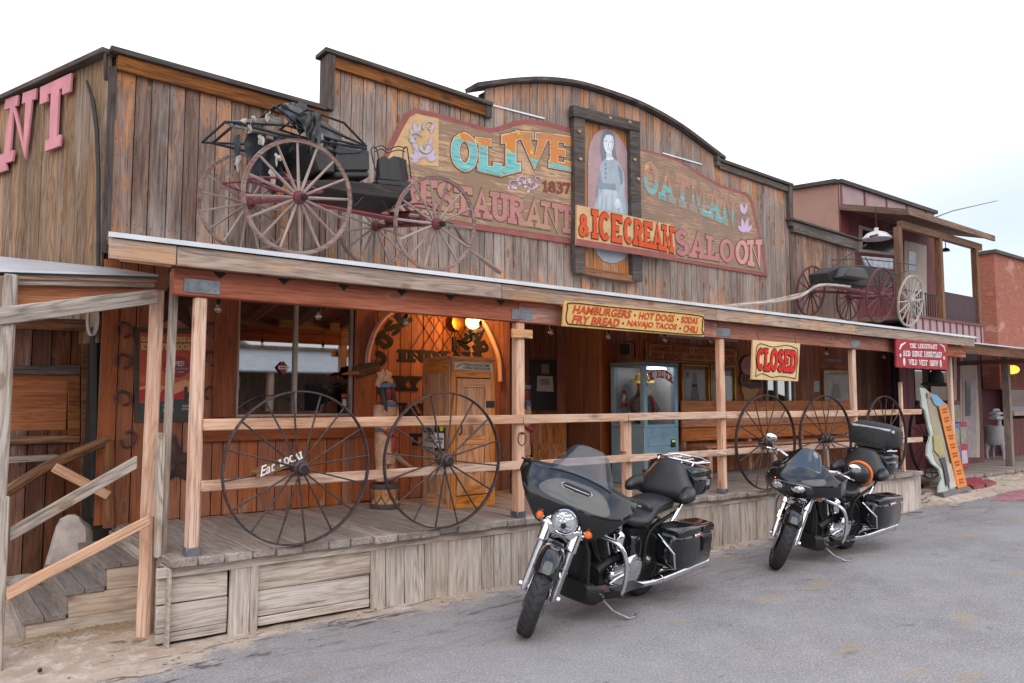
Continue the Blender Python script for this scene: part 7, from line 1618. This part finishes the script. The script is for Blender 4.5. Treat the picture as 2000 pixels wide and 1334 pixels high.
xq=U(1916,600,Y=6.98).x;mb=MB();mb.box(NXL,xq,6.98,NY1-.05,zfl-.08,zfl,'x');mb.build('balcony_floor',brn,nb)
mb=MB();mb.box(NXL,xq,6.96,6.975,zfl-.42,zfl-.0,'x');sk_=mb.build('balcony_skirt',pk,nb);mb=MB();x=NXL
while x<xq: mb.box(x,x+.04,6.94,6.96,zfl-.42,zfl-.05);x+=.3
mb.box(NXL,xq,6.93,6.96,zfl-.05,zfl,'x');mb.build('skirt_battens',rdw,sk_)
x1_=U(1838,600,Y=7.05).x;x2_=U(1906,600,Y=7.05).x;ztr=U(1870,575,Y=7.05).z
lbox(x1_,x2_,7.03,7.07,zfl+.02,ztr,'z',0,'railing_panel',plain('dark_railing',H('#3a2228'),.7),nb);lbox(x2_,xq+.2,7.03,7.07,zfl-.4,ztr+.03,'z',0,'railing_panel',rdw,nb)
mb=MB()
for k in range(16): x=x1_+(x2_-x1_)*k/15;mb.tube([V((x,7.9,zfl)),V((x,7.9,ztr+.15))],.012,4)
mb.tube([V((x1_-.5,7.9,ztr+.15)),V((x2_+.3,7.9,ztr+.15))],.02,6);mb.build('rear_railing',M['black'],nb)
PQ=FP(NY1-.03)
def ppx(n,pts,m,th=.03,par=nb,h=0): mb=MB();mb.prism([PQ.at(x,y,h) for x,y in pts],(0,th,0));return mb.build(n,m,par)
wtrim=plain('cream_trim',H('#b9a89c'),.7,0,.1,4);dkg=plain('dark_glazing',H('#22242a'),.15,0,.2,4)
d1=ppx('window',[(1677,440),(1752,462),(1752,500),(1677,492)],wtrim,.02,nb,.02);ppx('pane',[(1683,449),(1747,467),(1747,495),(1683,487)],dkg,.01,d1,.03)
d1=ppx('balcony_door',[(1765,470),(1808,480),(1808,640),(1765,640)],wtrim,.02,nb,.02);ppx('door_pane',[(1772,490),(1786,493),(1786,530),(1772,528)],plain('pane_blue',H('#7d8798'),.2),.01,d1,.03)
ls=thing('lamp_shade','white enamel lamp shade hanging under the balcony roof','lamp',tuple(U(1712,460,Y=7.35)));c=U(1712,460,Y=7.35);mb=MB();mb.lathe([(.27,-.07),(.26,-.04),(.18,.04),(.08,.08),(.04,.09),(.04,.15),(0,.16)],c,(0,0,1),24);mb.build('shade',plain('white_enamel',H('#c0bcc0'),.4),ls);mb=MB();mb.tube([c+V((0,0,.14)),c+V((0,0,.55))],.01,5);mb.build('cord',M['black'],ls)
lc2=U(1847,488,Y=7.4);mb=MB();mb.lathe([(.09,-.03),(.06,.03),(0,.05)],lc2,(0,0,1),14);mb.tube([lc2,lc2+V((0,0,.3))],.01,5);tag(mb.build('lamp_shade',M['black']),'small black hanging lamp at the open end of the balcony','lamp')
mb=MB();mb.tube([U(1700,462,Y=7.0),U(1790,438,Y=9),U(1860,412,Y=12),U(1948,392,Y=18)],.02,5);tag(mb.build('overhead_wire',M['black']),'thin overhead wire running up from the balcony roof into the sky','wire')
# lower neighbour front
DZ=.25;n2=thing('boardwalk','grey plank boardwalk in front of the red building','boardwalk',(16,6.5,0))
mb=MB();x=14.45
while x<30: w=.22;mb.beam((x+w/2,6.48+rv(.02),DZ-.03),(x+w/2,9.0,DZ-.03),w-.008,.06);x+=w
mb.build('deck',M['deck'],n2,bevel=.006);mb=MB();mb.box(14.45,30,6.52,6.56,-.02,DZ-.07,'x',.004);mb.build('edge_board',M['skirt'],n2)
lw=FP(7.75)
xa=16.15;xd0=lw.at(1886,800).x;xd1=lw.at(1916,800).x
mb=MB();boards(mb,xa,xd1,DZ,2.9,7.75,w=.3,depthj=.01,holes=[(xa+.75,xd0-.5,1.2,2.5)]);mb.box(xa,xd1,7.76,7.9,DZ,1.15);mb.box(xd1-.05,xd1,7.76,8.8,DZ,2.9);mb.box(xa,xd1,7.76,7.8,2.5,2.9);mb.build('lower_wall',rdw,nb)
mb=MB();mb.box(xa+.7,xd0-.4,8.2,8.25,.8,2.9);mb.build('shop_interior',plain('shop_dark',H('#3a3236'),.6,0,.5,3),nb)
mb=MB();mb.box(xa+.75,xd0-.5,7.76,7.765,1.2,2.5);mb.build('shop_pane',M['glass'],nb)
def lpx(n,pts,m,h=.03,th=.02,par=nb,pl=lw): mb=MB();mb.prism([pl.at(x,y,h) for x,y in pts],(0,th,0));return mb.build(n,m,par)
d2=lpx('front_door',[(1873,676),(1911,680),(1911,893),(1873,894)],wtrim);lpx('transom_pane',[(1879,690),(1904,692),(1904,714),(1879,713)],dkg,.045,.01,d2);lpx('door_leaf',[(1877,735),(1903,736),(1903,892),(1877,893)],plain('pale_door',H('#a89aa0'),.7),.04,.01,d2);lpx('door_pane',[(1882,745),(1891,745),(1891,812),(1882,812)],dkg,.055,.008,d2)
lpx('window_jamb',[(1860,690),(1866,690),(1866,895),(1860,895)],wtrim)
lw2=FP(8.8);xe=lw2.at(2100,800).x
mb=MB();boards(mb,xd1-.1,xe,DZ,2.95,8.8,w=.35,depthj=.01);mb.build('recess_wall',plain('dark_red_wall',H('#4a2630'),.7,0,.2,3),nb)
sheet(nb,'wall_notice',lw,[(1903,767),(1911,767),(1911,785),(1903,785)],'#b5a8ae',.02)
# porch roof of the neighbour
mb=MB();xs_=14.4
mb.prism([V((14.4,5.75,2.70)),V((26,5.75,2.70)),V((26,8.3,3.1)),V((14.4,8.3,3.1))],(0,0,.02));mb.build('lower_roof_sheet',M['galv'],nb)
mb=MB();mb.box(14.4,26,5.8,5.86,2.52,2.68,'x');mb.build('lower_fascia',brn,nb)
for px,b in((1968,905),): x=FP(6.9).at(px,800).x;lbox(x-.07,x+.07,6.83,6.97,DZ,2.75,'z',.006,'front_post',wood('pale_post',H('#a8988c'),H('#7d6e66'),None,knot=.2),nb)
lbox(18.9,19.0,5.86,8.8,2.5,2.6,'y',0,'roof_beam',brn,nb)
x=FP(8.1).at(1972,800).x;mb=MB();mb.box(x,x+6,8.05,8.15,DZ,U(1975,818,Y=8.1).z);mb.build('shop_front_base',rdw,nb)
z0=U(1975,812,Y=8.05).z;z1=U(1975,728,Y=8.05).z;mb=MB();mb.box(x,x+6,8.0,8.2,z0,z0+.12,'x');mb.box(x,x+6,8.05,8.15,z1-.0,z1+.08,'x');mb.build('shop_sill',wtrim,nb);mb=MB();mb.box(x,x+6,8.09,8.095,z0+.12,z1);mb.build('shop_pane',M['glass'],nb)
ol_=thing('shop_lamp','glowing orange lamp under the far porch roof at the right edge','lamp',tuple(U(1977,722,Y=7.9)));c=U(1977,722,Y=7.7);om=N('orange_glow');om.set(Base_Color=H('#e07a20'),Emission_Color=(1,.35,.05,1),Emission_Strength=1.8);mb=MB();mb.ball(c,.16,16,10,(1,1,.7));mb.build('glow_globe',om.m,ol_);mb=MB();mb.tube([c,c+V((0,0,.5))],.01,5);mb.build('cord',M['black'],ol_)
# washer
wm=thing('wringer_washer','old white wringer washing machine on legs beside the far porch post','washing machine',tuple(U(1948,886,Z=DZ)));c=FP(7.95).at(1948,850);c.z=DZ;wht=plain('white_enamelled',H('#b5b4ba'),.35,0,.08,5)
mb=MB();mb.lathe([(0,.35),(.26,.35),(.28,.4),(.28,.78),(.27,.82),(0,.82)],c,(0,0,1),24);mb.build('tub',wht,wm)
for k in range(4): a=PI/4+k*PI/2;d=V((math.cos(a),math.sin(a),0));mb=MB();mb.tube([c+d*.22+V((0,0,.42)),c+d*.27+V((0,0,.2)),c+d*.26+V((0,0,0))],[.07,.045,.03],8);mb.build('leg',wht,wm)
mb=MB();mb.tube([c+V((.14,0,.8)),c+V((.14,0,1.0))],[.06,.05],10);mb.box(c.x-.22,c.x+.2,c.y-.09,c.y+.09,.98+DZ,1.06+DZ);mb.box(c.x-.22,c.x+.2,c.y-.09,c.y+.09,1.10+DZ,1.16+DZ);mb.tube([c+V((-.2,0,1.08)),c+V((.18,0,1.08))],.035,10);mb.tube([c+V((-.2,-.0,1.15)),c+V((-.1,0,1.22)),c+V((.1,0,1.22)),c+V((.18,0,1.15))],.04,8);mb.build('wringer',wht,wm,bevel=.01)
# news boxes
def newsbox(label,px,py,c,w=.42,h=1.0,y=7.2):
    p=FP(y).at(px,py);x=p.x;t=thing('newspaper_box',label,'newspaper box',(x,y,DZ));m=plain('box_'+c[1:],H(c),.4,0,.12,6)
    lbox(x-w/2,x+w/2,y,y+.35,DZ+.05,DZ+h,'z',.015,'cabinet',m,t);lbox(x-w/2+.06,x+w/2-.06,y-.012,y-.001,DZ+h*.55,DZ+h-.1,'z',.004,'display_window',plain('news_'+c[1:],H('#8a8c7a'),.3,0,.3,12),t);lbox(x-w/2+.08,x+w/2-.08,y-.012,y-.001,DZ+.15,DZ+h*.42,'z',.004,'paper_card',plain('card_'+c[1:],H('#b8b4c0'),.5,0,.2,12),t)
    mb=MB();mb.tube([V((x-.08,y-.015,DZ+h-.06)),V((x,y-.05,DZ+h-.055)),V((x+.08,y-.015,DZ+h-.06))],.008,5);mb.build('handle',M['plate'],t)
newsbox('blue newspaper box beside the tall painted cutout',1867,865,'#2f6fb0',y=6.75);newsbox('red newspaper box right of the blue one',1882,865,'#a32838',y=7.0);newsbox('dark red cabinet standing behind the newspaper boxes',1866,800,'#6a1626',.5,1.45,7.35)
# red steps
mb=MB();a=U(1877,955,Z=.06);
def stepb(label,pts,z,h,c):
    w=[U(x,y,Z=z) for x,y in pts];mb=MB();mb.prism(w,(0,0,-h));t=tag(mb.build('red_step',plain('red_step_paint'+str(round(z*100)),H(c),.8,0,.15,5,worn=.2,wornc=H('#8c8078')),bevel=.006),label,'step')
stepb('small red-painted step block near the foot of the painted cutout',[(1878,940),(1902,950),(1923,946),(1902,937)],.13,.12,'#8c4a4e');stepb('small red-painted step block, right one of the two',[(1903,937),(1926,946),(1946,941),(1925,933)],.13,.12,'#8c4a4e')
lbox(15.2,16.3,6.30,6.47,.02,.22,'x',.006,'red_riser',plain('red_riser_paint',H('#8f2c38'),.7,0,.15,5),n2)
# brick building
P9=7.9;PB=FP(P9);a=PB.at(1941,494);b=PB.at(2120,548);bb=thing('brick_building','orange-red brick building with faded white wall lettering at the right edge','building',(a.x,P9,0))
m=N('red_brick');tc=m.n('ShaderNodeTexCoord').outputs['Object'];sp=m.n('ShaderNodeSeparateXYZ');m.l(tc,sp.inputs[0]);cx_=m.n('ShaderNodeCombineXYZ');m.l(m.math('ADD',sp.outputs[0],sp.outputs[1]),cx_.inputs[0]);m.l(sp.outputs[2],cx_.inputs[1]);br_=m.n('ShaderNodeTexBrick');m.l(cx_.outputs[0],br_.inputs['Vector']);br_.inputs['Scale'].default_value=4.5
br_.inputs['Color1'].default_value=H('#985646')+(1,);br_.inputs['Color2'].default_value=H('#864636')+(1,);br_.inputs['Mortar'].default_value=H('#9c6a58')+(1,);nn=m.noise(m.vm('MULTIPLY',tc,(.9,1,1.6)),1.5,5,.6);m.set(Base_Color=m.mix(m.math('MULTIPLY',m.step(nn,.56,.68),.45),br_.outputs[0],H('#c09a8c')),Roughness=.85)
mb=MB();mb.prism([V((a.x,P9,2.0)),V((b.x+3,P9,2.0)),V((b.x+3,P9,a.z)),V((a.x,P9,a.z))],(0,.4,0));mb.build('wall',m.m,bb);mb=MB();mb.box(a.x-.08,b.x+3,P9-.08,P9+.48,a.z,a.z+.08,'x');mb.build('coping',M['darkw'],bb)
mb=MB();mb.box(a.x,b.x+3,P9+.5,P9+4,0,2.0);mb.build('ground_floor',plain('ground_floor_red',H('#5d3038'),.8),bb)
# cutout standee
sq_=thing('painted_cutout','tall leaning painted cutout of a horned mascot shape with an orange lettered strip on the dirt','cutout',tuple(U(1850,965,Z=.12)))
sq_['label']='tall leaning pale cutout board with an orange vertical lettered strip beside the boardwalk'
a=U(1834,966,Z=.12);b=U(1886,955,Z=.12);PD=Plane(a,V((b.y-a.y,-(b.x-a.x),.12)).normalized())
def c2(n,c,pts,h,th=.02,par=sq_): mb=MB();mb.prism([PD.at(x,y,h) for x,y in pts],-PD.n*th);return mb.build(n,plain(n+'_paint',H(c),.6,0,.12,3),par)
bod=[(1796,757),(1806,758),(1815,766),(1826,772),(1838,785),(1846,790),(1852,840),(1864,890),(1882,955),(1834,962),(1834,952),(1840,936),(1834,916),(1820,905),(1811,890),(1812,870),(1818,850),(1813,830),(1807,802),(1801,795),(1799,775)]
c2('silhouette','#b8c2bb',bod,0,.03)
c2('figure_body','#a0917c',[(1808,772),(1820,780),(1830,800),(1836,840),(1846,880),(1850,900),(1836,912),(1826,900),(1820,880),(1824,850),(1816,815)],.01)
c2('figure_shirt','#a89c6c',[(1820,850),(1834,850),(1842,885),(1832,892),(1822,880)],.03,.01);c2('figure_trousers','#46484f',[(1832,895),(1842,893),(1852,940),(1846,950),(1840,915)],.03,.01);c2('figure_skirt','#bdb5a8',[(1846,905),(1854,905),(1866,950),(1852,955)],.03,.01);c2('sky_patch','#6f9fc0',[(1812,768),(1826,772),(1838,784),(1846,790),(1845,797),(1832,797),(1822,790)],.03,.01)
c2('face','#b88a6c',[(1808,767),(1814,767),(1815,776),(1809,777)],.03,.01)
st_=c2('orange_strip','#d8802e',[(1828,793),(1845,790),(1884,950),(1866,954)],.045,.01)
w=[PD.at(x,y,.05) for x,y in((1831,796),(1844,793),(1880,947),(1868,950))]
mb=MB()
for i in range(9):
    v1=1-(i+.15)/9;v0=1-(i+.8)/9;dashes(mb,[bil(w,.12,v1),bil(w,.88,v1),bil(w,.88,v0),bil(w,.12,v0)],PD.n,2,.003)
mb.build('strip_lettering',plain('strip_letter',H('#8f4416'),.6),st_)
c2('base_board','#6f6c70',[(1834,962),(1886,950),(1892,956),(1838,972)],.06,.12)
mb=MB();c=U(1828,742,Y=6.9);mb.lathe([(.28,0),(.25,.03),(.15,.04),(.13,.2),(.08,.28),(0,.29)],c-V((0,0,.1)),(.1,0,1),18);mb.tube([c+V((0,.0,.1)),c+V((0,0,.75))],.008,5)
tag(mb.build('hanging_hat',plain('dark_felt',H('#2a2b33'),.8,0,.2,8)),'large dark felt hat hanging behind the top of the painted cutout','hat')
# ================================================================ across the street (seen in glass and chrome)
op=thing('opposite_storefront','weathered wooden storefront across the street mirrored in the window panes','building',(4,-9,0))
ow=wood('opposite_boards',H('#8a7260'),H('#5a463a'),None,vary=.4,knot=0)
mb=MB();mb.box(-8,14,-11,-10.8,0,3.6);mb.box(-4,4,-10.9,-10.7,3.6,4.6);mb.box(18,34,-11,-10.8,0,4.2);mb.build('front_wall',ow,op)
mb=MB();mb.prism([V((-8,-8.6,2.6)),V((14,-8.6,2.6)),V((14,-10.8,3.4)),V((-8,-10.8,3.4))],(0,0,.05));mb.build('awning',M['galv'],op)
for x in(-7,-3,1,5,9,13): lbox(x-.08,x+.08,-8.9,-8.7,0,2.6,'z',0,'awning_post',M['post'],op)
mb=MB()
for x in(-5,0,7,11): mb.box(x,x+1.6,-10.78,-10.75,.9,2.3)
mb.build('shop_windows',dkg,op)
mb=MB();mb.prism([V((3,-12,3.4)),V((6.5,-12,5.2)),V((10,-12,3.4))],(0,-5,0));mb.box(3.6,5.2,-8.75,-8.7,2.05,2.5);mb.box(6.5,8,-8.75,-8.7,2.05,2.45);mb.build('gable_and_signs',plain('pale_boards_far',H('#b5aca4'),.8,0,.3,2),op)
mb=MB();mb.box(1,5,-8.8,-8.76,.75,.85,'x');mb.box(5,9,-8.8,-8.76,.75,.85,'x');mb.box(1,9,-8.8,-8.76,1.1,1.18,'x');mb.build('railing',M['rail'],op)
# low hills
mb=MB();n=70;random.seed(3);vs=[]
hz=[0]*(n+1)
for i in range(n+1): hz[i]=10+6*math.sin(i*.31)+4*math.sin(i*.83+1)+2*random.random()
for j,(d,k) in enumerate(((300,0),(330,.6),(370,1),(430,.3))):
    for i in range(n+1):
        a=R(-30+240*i/n);vs.append((d*math.cos(a),d*math.sin(a),hz[i]*k*(1+.0*j)-1))
mb.add(vs,[[j*(n+1)+i,j*(n+1)+i+1,(j+1)*(n+1)+i+1,(j+1)*(n+1)+i] for j in range(3) for i in range(n)]);struct(mb.build('hills',plain('desert_hills',H('#7d6a60'),.95,0,.2,.05)))
# ================================================================ light
w=bpy.data.worlds.new('World');SC.world=w;w.use_nodes=True;nt=w.node_tree;nt.nodes.clear()
def wn_(k): return nt.nodes.new(k)
out=wn_('ShaderNodeOutputWorld');sky=wn_('ShaderNodeTexSky');sky.sky_type='NISHITA';sky.sun_disc=False;sky.sun_elevation=R(48);sky.sun_rotation=R(200);sky.air_density=1.2;sky.dust_density=2
b1=wn_('ShaderNodeBackground');b1.inputs[1].default_value=.11;nt.links.new(sky.outputs[0],b1.inputs[0])
b2=wn_('ShaderNodeBackground');b2.inputs[0].default_value=(.985,.985,1,1);b2.inputs[1].default_value=SKYW
tc=wn_('ShaderNodeTexCoord');dt=wn_('ShaderNodeVectorMath');dt.operation='DOT_PRODUCT';d=ray(2050,640).normalized()
nt.links.new(tc.outputs['Generated'],dt.inputs[0]);dt.inputs[1].default_value=d
mr=wn_('ShaderNodeMapRange');mr.interpolation_type='SMOOTHSTEP';mr.inputs[1].default_value=.93;mr.inputs[2].default_value=1.0;mr.inputs[3].default_value=1.05;mr.inputs[4].default_value=.35
ns=wn_('ShaderNodeTexNoise');ns.inputs['Scale'].default_value=2.2;ns.inputs['Detail'].default_value=5
mp=wn_('ShaderNodeVectorMath');mp.operation='MULTIPLY';mp.inputs[1].default_value=(1,1,3.5);nt.links.new(tc.outputs['Generated'],mp.inputs[0]);nt.links.new(mp.outputs[0],ns.inputs['Vector'])
ad=wn_('ShaderNodeMath');ad.operation='MULTIPLY_ADD';ad.inputs[1].default_value=.5;nt.links.new(ns.outputs[0],ad.inputs[0]);
sb=wn_('ShaderNodeMath');sb.operation='ADD';sb.inputs[1].default_value=-.25;nt.links.new(dt.outputs['Value'],mr.inputs[0])
nt.links.new(mr.outputs[0],sb.inputs[0]);nt.links.new(sb.outputs[0],ad.inputs[2]);ad.use_clamp=True
spz=wn_('ShaderNodeSeparateXYZ');nt.links.new(tc.outputs['Generated'],spz.inputs[0]);ez=wn_('ShaderNodeMapRange');ez.interpolation_type='SMOOTHSTEP';ez.inputs[1].default_value=.5;ez.inputs[2].default_value=.8;nt.links.new(spz.outputs[2],ez.inputs[0])
n2_=wn_('ShaderNodeTexNoise');n2_.inputs['Scale'].default_value=3.5;n2_.inputs['Detail'].default_value=6;nt.links.new(tc.outputs['Generated'],n2_.inputs['Vector']);e2=wn_('ShaderNodeMapRange');e2.interpolation_type='SMOOTHSTEP';e2.inputs[1].default_value=.42;e2.inputs[2].default_value=.6;nt.links.new(n2_.outputs[0],e2.inputs[0])
mm=wn_('ShaderNodeMath');mm.operation='MULTIPLY';nt.links.new(ez.outputs[0],mm.inputs[0]);nt.links.new(e2.outputs[0],mm.inputs[1])
cm=wn_('ShaderNodeMix');cm.data_type='RGBA';cm.inputs[6].default_value=(.985,.985,1,1);cm.inputs[7].default_value=(.42,.55,.82,1);nt.links.new(mm.outputs[0],cm.inputs[0]);nt.links.new(cm.outputs[2],b2.inputs[0])
mx=wn_('ShaderNodeMixShader');nt.links.new(ad.outputs[0],mx.inputs[0]);nt.links.new(b1.outputs[0],mx.inputs[1]);nt.links.new(b2.outputs[0],mx.inputs[2]);nt.links.new(mx.outputs[0],out.inputs[0])
sl=bpy.data.lights.new('sun','SUN');sl.energy=1.1;sl.angle=R(60);sl.color=(1,.96,.9);so=bpy.data.objects.new('sun',sl);COL.objects.link(so)
sd=V((.35,.75,-.95)).normalized() # light travel direction
so.rotation_euler=sd.to_track_quat('-Z','Y').to_euler()
sky.sun_rotation=math.atan2(-sd.x,-sd.y);sky.sun_elevation=math.asin(-sd.z)
SC.view_settings.view_transform='Standard';SC.view_settings.look='None';SC.view_settings.exposure=EXPO;SC.view_settings.gamma=1
